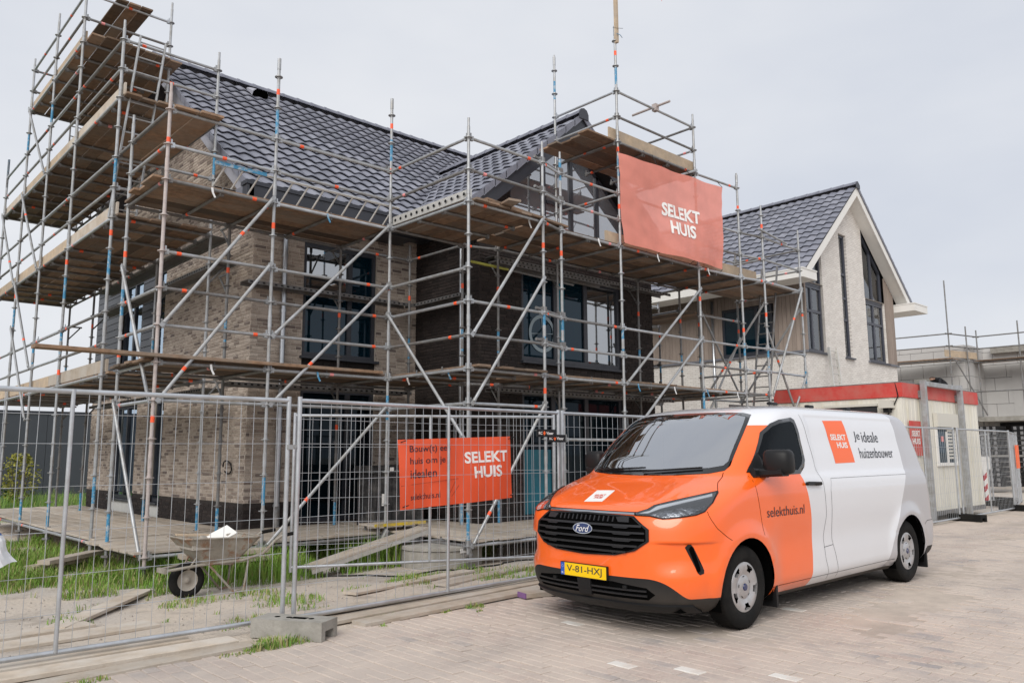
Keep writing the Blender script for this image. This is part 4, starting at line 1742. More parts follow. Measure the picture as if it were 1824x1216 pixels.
F.deck(-0.1, 3.7, 0.02, 2.0, 0, 'X', 'plank_top', lift=0.01)
F.deck(0.04, 0.7, -0.05, 2.3, 12, 'Y')
F.plank((-1.42, 0.0, zL(5)+0.09), (3.5, 0.03, zL(5)+0.085), 0.2, 0.045)
F.steel_board((0.86, 0.1, zL(10)+0.1), (0.86, 1.5, zL(10)+0.1), 0.32)
F.brace((0, 0), 6, (1.57, 0), 10)
F.brace((0, 0), 4, (1.57, 0), 8)
F.brace((1.57, 0), 6, (3.64, 0), 10)
F.brace((1.57, 0), 4, (3.64, 0), 8)
F.brace((1.57, 0), 0, (3.64, 0), 4)
F.brace((0, 1.57), 8, (0, 0), 4, off=0.05)
F.brace((0, 1.57), 4, (0, 0), 0, off=0.05)
F.steel_board((1.95, 1.80, 4.38), (5.3, 1.80, 4.38))
F.steel_board((1.7, 1.80, zL(5)-0.04), (5.3, 1.80, zL(5)-0.04))
for x in (1.57, 3.64):
    for L in (5, 8.4, 10):
        F.bracket(x, 1.57, L, 0, 0.36)
for p in ((0.62, 0, zL(10)), (0.72, 0, zL(5)), (3.75, -0.35, zL(5))):
    F.tie(p)
for p in ((2.45, 0, zL(10)), (2.35, 0, zL(5)), (3.68, -1.5, zL(5))):
    F.tie(p, 'blue')

# ---- gable run
G = Scaf((0.8, 6.5, 0), 'tall steel tube scaffold along the left gable wall, decks stepping up to the ridge')
GY = [2.36, 4.93, 7.0, 9.07, 11.14]
tops = [16.4, 20.6, 20.7, 20.3, 15.5]
for y, t in zip(GY, tops):
    G.std(0, y, t, blue=rs.sample([2, 7, 12, 17, 9, 1], 3), band=rs.sample([4, 6, 10, 15, 3], 2))
itops = [16.4, 20.6, 14.2, 18.2, 15.4]
for y, t in zip(GY, itops):
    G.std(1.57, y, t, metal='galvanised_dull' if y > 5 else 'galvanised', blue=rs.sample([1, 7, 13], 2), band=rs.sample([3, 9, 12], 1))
for a, b in zip(GY[:-1], GY[1:]):
    for L in (16, 15, 14, 12, 11, 10, 7, 6, 5, 0):
        G.led((0, a), (0, b), L)
    for L in (14, 10, 5, 0):
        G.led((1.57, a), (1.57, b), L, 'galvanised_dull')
G.led((0.06, 2.36), (0.06, 4.93), 12, dz=0.045, name='guard_rail')
G.led((0.06, 4.93), (0.06, 7.0), 7, dz=0.045, name='guard_rail')
for a, b in ((4.93, 7.0), (7.0, 9.07)):
    for L in (20, 19, 18):
        G.led((0, a), (0, b), L)
for y in GY:
    for L in (14, 10, 5, 0):
        G.led((0, y), (1.57, y), L, 'galvanised_dull', name='transom')
for y in (4.93, 7.0, 9.07):
    G.led((0, y), (1.57, y), 18, 'galvanised_dull', name='transom')
for y in (2.9, 3.65, 5.6, 6.3, 7.7, 8.4, 9.7, 10.4):
    for L in (14, 10, 5):
        G.led((0, y), (1.57, y), L, 'galvanised_dull', name='transom', dz=-0.012)
    if 5 < y < 9:
        G.led((0, y), (1.57, y), 18, 'galvanised_dull', name='transom', dz=-0.012)
for L in (16, 15):
    G.led((0, 2.36), (1.57, 2.36), L)
for L in (12, 11):
    G.led((0, 2.36), (1.57, 2.36), L)
for L in (20, 19):
    G.led((0, 4.93), (1.57, 4.93), L)
    G.led((0, 9.07), (1.57, 9.07), L, 'galvanised_dull')
G.led((0.0, 4.93), (0.0, 7.0), 17)
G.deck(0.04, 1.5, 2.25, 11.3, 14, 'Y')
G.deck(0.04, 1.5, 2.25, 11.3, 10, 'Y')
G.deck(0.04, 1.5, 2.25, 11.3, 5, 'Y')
G.deck(-0.02, 2.1, 2.2, 11.2, 0, 'Y', 'plank_top', lift=0.012)
G.deck(0.04, 1.72, 4.6, 9.15, 18, 'Y')
G.deck(0.5, 1.17, 4.8, 7.0, 20, 'Y', ragged=0.04)
for L, y0, y1 in ((14, 2.3, 11.4), (10, 2.3, 11.4), (5, 2.3, 11.4), (18, 4.95, 9.1)):
    y = y0
    while y < y1 - 0.5:
        e = min(y1, y + rs.uniform(2.6, 4.0))
        G.plank((0.055, y, zL(L)+0.16), (0.055, e-0.01, zL(L)+0.16), 0.034, 0.2, rs.choice(['fresh_wood', 'plank_top', 'fresh_wood']), 'toe_board')
        y = e
G.steel_board((1.74, 2.4, zL(10)+0.02), (1.74, 9.0, zL(10)+0.02))
G.steel_board((1.74, 2.0, zL(9)+0.02), (1.74, 9.0, zL(9)+0.02))
G.steel_board((1.74, 2.4, zL(5)-0.1), (1.74, 9.0, zL(5)-0.1))
G.brace((0, 9.07), 14, (0, 7.0), 10)
G.brace((0, 9.07), 10, (0, 7.0), 6)
G.brace((0, 9.07), 8, (0, 7.0), 4)
G.brace((0, 11.14), 18-4, (0, 9.07), 10)
G.brace((0, 9.07), 18, (0, 7.0), 14)
for y in GY:
    for L in (5, 9):
        G.bracket(1.57, y, L, 0.3, 0)

# ---- run round the dark front gable
B = Scaf((7.5, -1.0, 0), 'steel tube scaffold round the dark brick front gable, carrying the large orange banner')
S3, S4, S5, S6, S7, S8 = (3.68, -2.0), (5.25, -2.0), (5.84, -1.84), (7.41, -1.84), (9.9, -1.84), (11.38, -1.92)
B.std(*S3, 12.35, blue=(1,), band=(3.2,))
B.std(*S4, 12.45, blue=(7,), band=(9.7, 5))
B.std(*S5, 12.5, blue=(7, 12.6), band=(9.7,))
B.std(*S6, 18.3, blue=(17.1, 7, 13.5), band=(14.2, 12, 18))
B.std(*S7, 16.3, blue=(5,), band=(14, 9.2))
B.std(*S8, 14.4, blue=(7.2,), band=(13.6, 8.2))
I = [((5.15, 1.55), 10.1), ((5.2, 0.0), 10.1), ((5.88, -0.2), 10.1), ((7.4, -0.25), 18.4), ((9.9, -0.27), 10.1), ((11.4, -0.3), 10.1)]
for (p, t) in I:
    B.std(*p, t, metal='galvanised_dull' if t < 12 else 'galvanised', blue=(17.6,) if t > 12 else (1, 7), band=(18,) if t > 12 else (3, 9))
S2 = (3.64, 0)
for (a, b, Ls) in ((S2, S3, (12, 11, 10, 8, 7, 6, 5, 4, 0)), (S3, S4, (12, 11, 10, 7, 6, 5, 4, 0)), (S4, S5, (12, 11, 10, 7, 6, 5)),
                   (S5, S6, (12, 11, 10, 7, 6, 5, 3, 0)), (S6, S7, (16, 15, 14, 12, 10, 7, 6, 5, 3, 0)), (S7, S8, (14, 12, 11, 10, 7, 6, 5, 3, 0))):
    for L in Ls:
        B.led(a, b, L)
t7 = (7.4, -0.25)
for L in (16, 15, 14, 12, 10, 5):
    B.led(t7, S6, L)
for L in (16, 15):
    B.led((9.9, -0.27), S7, L)
B.led((9.9, -0.27), (9.9, 0.2), 15)
B.std(9.9, -0.27, 16.2, Lb=14, jack=False)
for L in (10, 5, 0):
    for a, b in (((5.88, -0.2), t7), (t7, (9.9, -0.27)), ((9.9, -0.27), (11.4, -0.3)), ((5.15, 1.55), (5.2, 0)), ((5.2, 0), (5.88, -0.2))):
        B.led(a, b, L, 'galvanised_dull')
    for a, b in ((S5, (5.88, -0.2)), (S7, (9.9, -0.27)), (S8, (11.4, -0.3)), ((3.64, 0), (5.2, 0)), ((3.64, 1.57), (5.15, 1.55)), ((3.66, -0.7), (5.2, -0.75)), ((3.66, -1.35), (5.2, -1.4))):
        B.led(a, b, L, 'galvanised_dull', name='transom')
    for x in (6.6, 8.25, 9.05, 10.6):
        B.led((x, -1.84), (x, -0.26), L, 'galvanised_dull', name='transom', dz=-0.012)
for x in (7.41, 8.25, 9.05, 9.9):
    B.led((x, -1.84), (x, -0.26), 14, 'galvanised_dull', name='transom', dz=-0.012)
B.deck(3.74, 5.2, -2.05, 0.02, 10, 'Y')
B.deck(3.74, 5.2, -2.05, 1.5, 5, 'Y')
B.deck(3.74, 5.5, -2.0, 1.9, 0, 'Y', 'plank_top', lift=0.014)
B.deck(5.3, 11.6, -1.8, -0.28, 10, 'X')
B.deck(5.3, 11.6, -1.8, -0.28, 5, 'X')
B.deck(5.6, 11.6, -1.85, -0.1, 0, 'X', 'plank_top', lift=0.014)
B.deck(7.0, 9.9, -1.8, -0.5, 14, 'X', ragged=0.4)
B.plank((4.35, -2.3, zL(10)+0.1), (4.75, -0.6, zL(10)+0.09))
B.plank((4.0, -1.95, zL(10)+0.11), (6.0, -1.75, zL(10)+0.1))
B.plank((7.25, -1.76, zL(14)+0.17), (10.0, -1.76, zL(14)+0.17), 0.034, 0.22, 'fresh_wood', 'toe_board')
B.plank((7.1, -1.75, zL(10)+0.16), (10.2, -1.75, zL(10)+0.16), 0.034, 0.22, 'fresh_wood', 'toe_board')
B.plank((10.2, -1.77, zL(10)+0.16), (12.2, -1.8, zL(10)+0.16), 0.034, 0.22, 'fresh_wood', 'toe_board')
# aluminium beam on edge beside the cross deck
q = MB()
q.beam((3.70, -0.02, zL(10)+0.14), (3.72, -2.0, zL(10)+0.14), 0.05, 0.14, 0, bev=0.004)
for k in range(13):
    q.tube((3.674, -0.1-0.15*k, zL(10)+0.14), (3.668, -0.1-0.15*k, zL(10)+0.14), 0.025, 10, 1)
mat('aluminium', (0.62, 0.61, 0.58), 0.4, 0.5, 0.12, 8)
q.build('aluminium_beam', ['aluminium', 'black_plastic'], B.root)
B.brace(S3, 6, S4, 10)
B.brace(S3, 4, S4, 8)
B.brace(S3, 0, S4, 4)
B.brace(S2, 7, S3, 3)
B.brace(S6, 5, S7, 9)
B.brace(S6, 3, S7, 7)
B.brace(S6, 12, S7, 14)
B.steel_board((5.45, 0.2, 4.38), (5.45, 1.9, 4.38))
B.steel_board((5.8, -0.06, zL(10)-0.12), (11.2, -0.06, zL(10)-0.12), 0.28)
B.steel_board((5.9, -0.1, zL(9.6)), (9.0, -0.1, zL(9.6)), 0.28)
B.steel_board((5.8, -0.06, zL(5)-0.05), (11.2, -0.06, zL(5)-0.05), 0.28)
q = MB()
mat('yellow_green_tube', (0.42, 0.42, 0.08), 0.5, 0, 0.2, 10)
q.tube((5.3, -0.12, zL(9.4)), (6.2, -0.12, zL(9.38)), 0.024, 10)
q.tube((6.2, -0.12, zL(9.38)), (8.0, -0.12, zL(9.3)), 0.024, 10, 1)
q.build('tie_tube', ['yellow_green_tube', 'galvanised_dull'], B.root)
for (x, y) in ((5.88, -0.2), (7.4, -0.25), (9.9, -0.27)):
    for L in (5, 9.6):
        B.bracket(x, y, L, 0, 0.26)
# loose tube clamped across the top rail
q = MB()
q.tube((8.6, -1.28, zL(16)+0.06), (8.6, -2.2, zL(16)+0.05), TR, 10)
q.box((8.55, -1.9, zL(16)-0.04), (8.65, -1.8, zL(16)+0.1))
q.build('cross_tube', 'rusty_tube', B.root)
# short tubes with couplers between the two front corner posts
for L in (12, 11, 7, 6):
    q = MB()
    q.tube((5.05, -2.02, zL(L)+0.06), (6.0, -1.78, zL(L)+0.03), TR, 10)
    for x, y in ((5.25, -1.97), (5.84, -1.82)):
        q.box((x-0.05, y-0.05, zL(L)+0.01), (x+0.05, y+0.05, zL(L)+0.1))
    q.build('coupler_tube', 'galvanised_dull', B.root)
for k in range(4):
    B.tie((5.0 + k*1.7, -1.9, zL(10) - 0.01))
    B.tie((7.7 + k*1.1, -1.9, zL(5) - 0.01), 'white' if k % 2 else 'blue')

# ---- run and stair tower between the houses
T = Scaf((13, -1.2, 0), 'steel tube scaffold tower with crossing braces between the two houses')
S9, S10 = (12.12, -2.05), (13.8, -2.04)
T.std(*S9, 13.2, blue=(7,), band=(9, 13))
T.std(*S10, 12.7, blue=(6.5,), band=(9.4,))
for (p, t) in (((12.15, -0.3), 12.6), ((13.8, -0.35), 12.3), ((12.9, 1.4), 10), ((11.5, 1.5), 10), ((11.5, 3.4), 10), ((12.9, 3.4), 10)):
    T.std(*p, t, metal='galvanised_dull', blue=(1, 7), band=(3, 9))
for (a, b, Ls) in ((S8, S9, (12, 11, 10, 7, 6, 5)), (S9, S10, (12, 11, 10, 7, 6, 4)), ((12.15, -0.3), (13.8, -0.35), (12, 11, 9, 5, 4)), (S9, (12.15, -0.3), (11, 10, 6, 5)),
                   (S10, (13.8, -0.35), (12, 11, 10, 5)), ((11.5, 1.5), (12.9, 1.4), (9, 5, 10)), ((11.5, 3.4), (12.9, 3.4), (9, 5, 10)), ((12.9, 1.4), (12.9, 3.4), (10, 9, 5, 6, 7)), ((11.5, 1.5), (11.5, 3.4), (9, 5)), ((11.4, -0.3), (11.5, 1.5), (10, 9, 5))):
    for L in Ls:
        T.led(a, b, L)
T.deck(11.7, 13.9, -1.85, -0.4, 10, 'X', ragged=0.2)
T.deck(11.55, 12.85, -0.2, 4.0, 9, 'Y')
T.deck(11.55, 12.85, -0.2, 4.0, 5, 'Y')
T.deck(11.7, 13.9, -1.85, -0.4, 4, 'X')
T.brace(S9, 5, S10, 10)
T.brace(S10, 3, S9, 8)
T.brace((13.8, -0.35), 5, S10, 9)
T.brace((12.15, -0.3), 9, (13.8, -0.35), 5)
T.brace((12.15, -0.3), 4, (13.8, -0.35), 8)
T.brace(S9, 2, S10, 6)
T.brace(S9, 9, (12.15, -0.3), 5)
q = MB()
q.tube((11.9, -2.1, zL(12.3)), (13.1, -2.1, zL(12.05)), TR, 10)
q.build('cross_tube', 'galvanised', T.root)
q = MB()     # punched steel panel
q.box((12.2, -1.0, zL(4)), (13.4, -0.97, zL(4)+0.35))
q.build('steel_panel', 'galvanised_dull', T.root)


# ---- ladders, each leaning or lying on its own
def ladder(a0, a1, b0, b1, n, label, metal='aluminium', stile=(0.025, 0.06), group=None):
    """stiles a0-a1 and b0-b1 (bottom to top), n rungs"""
    t = thing('ladder', a0, label, 'ladder', group)
    a0, a1, b0, b1 = map(Vector, (a0, a1, b0, b1))
    sd = (b0 - a0).normalized()
    nn = (a1 - a0).cross(sd).normalized()
    for p, q_ in ((a0, a1), (b0, b1)):
        q = MB()
        q.beam(p, q_, stile[0], stile[1], 0, up=tuple(nn), bev=0.003)
        q.build('stile', metal, t)
    for k in range(n):
        f = (k + 0.6) / n
        q = MB()
        q.tube(a0 + (a1-a0)*f, b0 + (b1-b0)*f, 0.014, 8)
        q.build('rung', metal, t, smooth=False)
    return t


ladder((-0.0, 2.55, zL(10)+0.05), (0.22, 2.25, zL(16.2)), (0.4, 2.55, zL(10)+0.05), (0.62, 2.25, zL(16.2)), 12, 'grey ladder leaning inside the near end of the gable scaffold', 'galvanised')
ladder((0.95, 9.7, zL(14)), (0.95, 9.7, zL(20)), (1.35, 9.7, zL(14)), (1.35, 9.7, zL(20)), 12, 'ladder standing at the far end of the gable scaffold', 'galvanised_dull')
ladder((0.55, 0.30, zL(10)+0.07), (3.75, 0.30, zL(10)+0.07), (0.68, 0.06, zL(10)+0.42), (3.85, 0.06, zL(10)+0.42), 12, 'blue-ended ladder lying on its side along the upper front deck', 'aluminium', (0.03, 0.05))
ladder((13.0, -1.5, zL(4.2)), (13.75, -1.5, zL(11.4)), (13.0, -1.1, zL(4.2)), (13.75, -1.1, zL(11.4)), 14, 'steep ladder inside the scaffold tower between the houses', 'galvanised_dull')
ladder((18.35, -0.6, 2.6), (19.83, 0.2, 4.63), (18.85, -0.6, 2.6), (20.33, 0.2, 4.63), 8, 'aluminium ladder leaning against the white brick gable', 'aluminium', (0.03, 0.09))
# blue end of the lying ladder
q = MB()
q.beam((0.665, 0.03, zL(10)+0.425), (1.45, 0.03, zL(10)+0.425), 0.02, 0.055)
lb = tag(q.build('ladder_sleeve', 'blue_paint'), 'blue sleeve on the left end of the lying ladder', 'sleeve')

# ---- pole and flag on the tallest post
q = MB()
q.beam((7.41, -1.88, zL(17.9)), (7.41, -1.88, 12.0), 0.05, 0.07, 0, up=(0, 1, 0))
q.path([(7.25, -1.93, zL(18.35)), (7.41, -1.93, zL(18.45)), (7.55, -1.93, zL(18.55))], 0.004, 5, 1)
q.path([(7.36, -1.93, zL(18.2)), (7.46, -1.93, zL(18.22)), (7.56, -1.9, zL(18.2))], 0.006, 5, 2)
pl = tag(q.build('flag_pole', ['fresh_wood', 'black_plastic', 'blue_paint']), 'wooden lath strapped to the tallest scaffold post', 'pole')
mat('orange_cloth', (0.85, 0.1, 0.03), 0.7, 0, 0.1, 6)
q = MB()
for k in range(8):
    x0, x1 = 7.45 + k*0.19, 7.45 + (k+1)*0.19
    f_ = lambda x, t: (x, -1.88 + 0.06*math.sin(x*5), 11.9 - t - 0.42*(x-7.4) + 0.03*math.sin(x*6))
    q.face([f_(x0, 0.58), f_(x1, 0.58), f_(x1, 0), f_(x0, 0)])
tag(q.build('flag', 'orange_cloth', smooth=True), 'orange flag whose lower corner hangs in at the top edge', 'flag')
# ================================================================== van surface (l from nose to rear, t sideways, z up)
def mono(pts):
    """monotone cubic through control points"""
    xs = [p[0] for p in pts]
    ys = [p[1] for p in pts]
    n = len(xs)
    d = [(ys[i+1]-ys[i])/(xs[i+1]-xs[i]) for i in range(n-1)]
    m_ = [d[0]] + [0 if d[i-1]*d[i] <= 0 else 2*d[i-1]*d[i]/(d[i-1]+d[i]) for i in range(1, n-1)] + [d[-1]]

    def f(x):
        if x <= xs[0]:
            return ys[0]
        if x >= xs[-1]:
            return ys[-1]
        i = 0
        while xs[i+1] < x:
            i += 1
        h = xs[i+1]-xs[i]
        u = (x-xs[i])/h
        return (ys[i]*(1+2*u)*(1-u)**2 + h*m_[i]*u*(1-u)**2 + ys[i+1]*u*u*(3-2*u) + h*m_[i+1]*u*u*(u-1))
    return f


VXF = mono([(.18, .20), (.22, .09), (.28, .035), (.36, .01), (.48, 0), (.70, 0.0), (.85, .012), (.93, .035), (.975, .065), (1.02, .125), (1.07, .23), (1.12, .36), (1.17, .50), (1.22, .65), (1.255, .745), (1.27, .79), (1.29, .825), (1.45, 1.02), (1.6, 1.215), (1.72, 1.375), (1.80, 1.49), (1.85, 1.585), (1.89, 1.70), (1.92, 1.86), (1.945, 2.08), (1.962, 2.4), (1.972, 2.9), (1.976, 3.4)])
VW = mono([(.18, .86), (.24, .93), (.32, .972), (.45, .992), (.6, 1.0), (.85, 1.005), (1.05, 1.003), (1.16, .997), (1.21, .988), (1.27, .966), (1.33, .952), (1.45, .932), (1.6, .902), (1.72, .882), (1.80, .858), (1.86, .828), (1.90, .782), (1.93, .71), (1.95, .62), (1.965, .48), (1.973, .3), (1.976, .03)])
VXR = mono([(.18, 5.20), (.25, 5.33), (.32, 5.40), (.45, 5.44), (.62, 5.44), (.70, 5.39), (.9, 5.37), (1.1, 5.345), (1.3, 5.30), (1.5, 5.25), (1.7, 5.19), (1.8, 5.15), (1.86, 5.10), (1.9, 5.04), (1.93, 4.95), (1.955, 4.75), (1.968, 4.4), (1.976, 3.6)])
VN, VNR = 2.9, 2.6
AXF, AXR, WHZ = 0.96, 4.46, 0.345     # axles, hub height
NF, NS_, NR = 36, 64, 14


def sstep(a, b, x):
    u = min(1, max(0, (x-a)/(b-a)))
    return u*u*(3-2*u)


def vside_off(l, z):
    """pressed shape of the flanks (outwards positive)"""
    o = 0.0
    for lc in (AXF, AXR):
        r = math.hypot(l-lc, z-WHZ)
        if z < 1.0:
            o += 0.026*math.exp(-((r-0.44)/0.075)**2) * (1 - sstep(.85, 1.0, z))
    body = sstep(1.3, 1.6, l) * (1 - sstep(4.0, 4.3, l))
    o -= 0.022 * math.exp(-((z-.66)/.2)**2) * body
    o += 0.012 * math.exp(-((z-.33)/.07)**2) * body
    # sunk field of the load area
    o -= 0.014 * sstep(2.36, 2.42, l) * (1 - sstep(4.58, 4.66, l)) * sstep(1.24, 1.29, z) * (1 - sstep(1.82, 1.86, z))
    return o


def vring(z):
    """half outline at height z: [(l, t)] from nose centre to rear centre"""
    xf, xr, w = VXF(z), VXR(z), VW(z)
    ln = xr - xf
    lc = min(.75 - .25*sstep(1.25, 1.6, z), ln*.45)
    lr = min(.30, ln*.3)
    out = []
    for k in range(NF+1):
        a = math.pi/2*k/NF
        out.append((xf + lc*(1 - max(0, math.cos(a))**(2/VN)), w*math.sin(a)**(2/VN)))
    for k in range(1, NS_):
        out.append((xf+lc + (ln-lc-lr)*k/NS_, w))
    for k in range(NR+1):
        a = math.pi/2*(1-k/NR)
        out.append((xr - lr*(1 - max(0, math.cos(a))**(2/VNR)), w*math.sin(a)**(2/VNR)))
    res = []
    for k, (l, t) in enumerate(out):
        if k <= NF and w > 0:
            r_ = t/w
            # pocket round the fog slit with a crisp upper edge, and the two bonnet ridges
            l += 0.05 * (1-sstep(.742, .76, z)) * sstep(.47, .62, z) * sstep(.62, .84, r_) * (1-sstep(.965, 1.0, r_))
            l -= 0.03 * math.exp(-((r_-.58)/.08)**2) * sstep(1.0, 1.07, z) * (1-sstep(1.2, 1.255, z))
            l += 0.02 * math.exp(-(r_/.3)**2) * sstep(1.04, 1.1, z) * (1-sstep(1.2, 1.255, z))
        if t > 0.5*w and 0.45 < l < 5.2:
            t += vside_off(l, z) * sstep(0.7, 0.95, t/w)
        res.append((l, t))
    return res


VCACHE = {}


def vcum(z):
    k = round(z*2000)
    if k not in VCACHE:
        r = vring(z)
        c = [0]
        for a, b in zip(r[:-1], r[1:]):
            c.append(c[-1] + math.hypot(b[0]-a[0], b[1]-a[1]))
        VCACHE[k] = (r, c)
    return VCACHE[k]


def vP(s, z):
    """point at arc length s round the outline (from the nose centre) at height z; s<0 is the far side"""
    sg = 1 if s >= 0 else -1
    s = abs(s)
    r, c = vcum(z)
    lo, hi = 0, len(c)-1
    while hi - lo > 1:
        mid = (lo+hi)//2
        if c[mid] > s:
            hi = mid
        else:
            lo = mid
    u = min(1, max(0, (s-c[lo])/max(1e-9, c[hi]-c[lo])))
    return (r[lo][0]+(r[hi][0]-r[lo][0])*u, sg*(r[lo][1]+(r[hi][1]-r[lo][1])*u), z)


def s_of_l(l, z):
    r, c = vcum(z)
    for i in range(1, len(r)):
        if r[i][0] >= l:
            u = (l-r[i-1][0])/max(1e-9, r[i][0]-r[i-1][0])
            return c[i-1]+(c[i]-c[i-1])*u
    return c[-1]


def s_of_t(t, z):
    sg = 1 if t >= 0 else -1
    t = abs(t)
    r, c = vcum(z)
    for i in range(1, len(r)):
        if r[i][1] >= t:
            u = (t-r[i-1][1])/max(1e-9, r[i][1]-r[i-1][1])
            return sg*(c[i-1]+(c[i]-c[i-1])*u)
    return sg*c[NF]


VX0, VYC = 1.62, -6.05     # where the nose and the centre line stand


def v_world(p):
    """van (l, t, z) -> house frame; t>0 is the side nearest the camera"""
    return (VX0 + p[0], VYC - p[1], p[2])


def v_surf(s, z, off=0.0):
    p = vP(s, z)
    if off:
        e = 0.004
        a, b = vP(s+e, z), vP(s-e, z)
        c, d = vP(s, z+e), vP(s, z-e)
        u = (a[0]-b[0], a[1]-b[1], 0)
        v = (c[0]-d[0], c[1]-d[1], 2*e)
        # keep v at constant lateral arc
        n = (u[1]*v[2]-u[2]*v[1], u[2]*v[0]-u[0]*v[2], u[0]*v[1]-u[1]*v[0])
        L_ = math.sqrt(sum(k*k for k in n)) or 1
        n = tuple(k/L_ for k in n)
        # outward: away from the middle axis
        if n[0]*(p[0]-2.6)+n[1]*p[1]*2+n[2]*(p[2]-0.9)*2 < 0:
            n = tuple(-k for k in n)
        p = (p[0]+n[0]*off, p[1]+n[1]*off, p[2]+n[2]*off)
    return p
# ================================================================== the van
def paint_mat():
    m = bpy.data.materials.new('van_paint')
    m.use_nodes = True
    n = m.node_tree.nodes
    L = m.node_tree.links
    b = n['Principled BSDF']
    tcn = n.new('ShaderNodeTexCoord')
    sp = n.new('ShaderNodeSeparateXYZ')
    L.new(tcn.outputs['Object'], sp.inputs[0])

    def M_(op, a, b_=None, c=None):
        q = n.new('ShaderNodeMath')
        q.operation = op
        for i, v in enumerate((a, b_, c)):
            if v is None:
                continue
            if isinstance(v, (int, float)):
                q.inputs[i].default_value = v
            else:
                L.new(v, q.inputs[i])
        return q.outputs[0]
    l = M_('SUBTRACT', sp.outputs['X'], VX0)
    z = sp.outputs['Z']
    dz = M_('SUBTRACT', z, 0.65)
    lim = M_('SUBTRACT', 2.15, M_('MULTIPLY', M_('MULTIPLY', dz, dz), 0.35))
    orange = M_('MULTIPLY', M_('LESS_THAN', l, lim), M_('LESS_THAN', z, M_('ADD', 1.73, M_('MULTIPLY', 0.0, l))))
    glim = M_('SUBTRACT', 4.55, M_('MULTIPLY', M_('MAXIMUM', 0.0, M_('SUBTRACT', 1.3, z)), 0.68))
    silver = M_('MULTIPLY', M_('GREATER_THAN', l, glim), M_('LESS_THAN', l, 5.3))
    # black plastic: front lip and sill edge
    k = n.new('ShaderNodeMapRange')
    k.interpolation_type = 'SMOOTHSTEP'
    k.inputs[1].default_value = 0.06
    k.inputs[2].default_value = 0.3
    k.inputs[3].default_value = 0.47
    k.inputs[4].default_value = 0.315
    L.new(l, k.inputs[0])
    blk = M_('MULTIPLY', M_('LESS_THAN', z, k.outputs[0]), M_('LESS_THAN', l, 0.64))
    blk2 = M_('LESS_THAN', z, 0.225)
    blk3 = M_('MULTIPLY', M_('GREATER_THAN', l, 4.95), M_('LESS_THAN', z, 0.36))
    blk = M_('MAXIMUM', M_('MAXIMUM', blk, blk2), blk3)

    def mix(f, c1, c2):
        q = n.new('ShaderNodeMixRGB')
        L.new(f, q.inputs['Fac'])
        for s, c in (('Color1', c1), ('Color2', c2)):
            if isinstance(c, tuple):
                q.inputs[s].default_value = (*c, 1)
            else:
                L.new(c, q.inputs[s])
        return q.outputs[0]
    c = mix(orange, (0.72, 0.73, 0.765), (0.95, 0.135, 0.008))
    c = mix(silver, c, (0.43, 0.425, 0.45))
    c = mix(blk, c, (0.016, 0.016, 0.017))
    # road dust low on the flanks
    nz_ = n.new('ShaderNodeTexNoise')
    nz_.inputs['Scale'].default_value = 5
    nz_.inputs['Detail'].default_value = 8
    L.new(tcn.outputs['Object'], nz_.inputs['Vector'])
    dm = n.new('ShaderNodeMapRange')
    dm.inputs[1].default_value = 0.5
    dm.inputs[2].default_value = 0.2
    dm.inputs[4].default_value = 0.28
    L.new(z, dm.inputs[0])
    c = mix(M_('MULTIPLY', dm.outputs[0], nz_.outputs['Fac']), c, (0.33, 0.28, 0.23))
    L.new(c, b.inputs['Base Color'])
    inv = M_('SUBTRACT', 1.0, blk)
    L.new(M_('MULTIPLY', inv, 1.0), b.inputs['Coat Weight'])
    L.new(M_('ADD', 0.15, M_('MULTIPLY', inv, 0.35)), b.inputs['Specular IOR Level'])
    b.inputs['Coat Roughness'].default_value = 0.03
    L.new(M_('ADD', 0.34, M_('MULTIPLY', blk, 0.2)), b.inputs['Roughness'])
    MATS['van_paint'] = m


paint_mat()
mat('gloss_black', (0.008, 0.008, 0.009), 0.12, 0, coat=0.6)
mat('trim_black', (0.012, 0.012, 0.013), 0.45, spec=0.25)
mat('grille_bar', (0.018, 0.018, 0.02), 0.38, spec=0.35)
mat('deep_black', (0.003, 0.003, 0.003), 0.8, spec=0.0)
mat('chrome', (0.7, 0.71, 0.73), 0.12, 1.0)
mat('dark_chrome', (0.4, 0.41, 0.43), 0.2, 0.9)
mat('lamp_dark', (0.05, 0.052, 0.058), 0.25, 0.3)
mat('lamp_chrome', (0.3, 0.31, 0.33), 0.18, 0.9, 0.8, 26, 0.9, 30)
mat('lamp_strip', (0.55, 0.57, 0.6), 0.3)
glass_mat('lamp_lens', (0.92, 0.94, 0.96), 0.06, 0.95, (0.1, 0.1, 0.1))
glass_mat('windscreen_glass', (0.62, 0.7, 0.7), 0.45, 0.92, (0.03, 0.03, 0.03))
glass_mat('side_glass', (0.45, 0.5, 0.5), 0.0, 0.92, (0.01, 0.01, 0.01), (0.3, 0.33, 0.36))  # reflection colour dimmed to imitate dark surroundings mirrored in the glass
mat('plate_yellow', (0.86, 0.55, 0.0), 0.35)
mat('plate_blue', (0.02, 0.09, 0.45), 0.35)
mat('ink', (0.02, 0.025, 0.04), 0.5)
mat('decal_white', (0.8, 0.79, 0.77), 0.4)
mat('decal_orange', (0.92, 0.14, 0.025), 0.35)
mat('decal_red', (0.65, 0.06, 0.03), 0.5)
mat('badge_blue', (0.005, 0.02, 0.10), 0.2, coat=0.8)
mat('hubcap', (0.5, 0.5, 0.515), 0.33, 0.55, 0.06, 6, dirt=(0.3, 0.27, 0.24), dirt_amt=0.35, dirt_scale=9)
mat('dash_grey', (0.05, 0.052, 0.056), 0.7)
mat('seat_grey', (0.03, 0.031, 0.034), 0.9)

van = thing('panel_van', (VX0+2.7, VYC, 0), 'orange and white delivery van parked on the pavers in front of the fence', 'van')


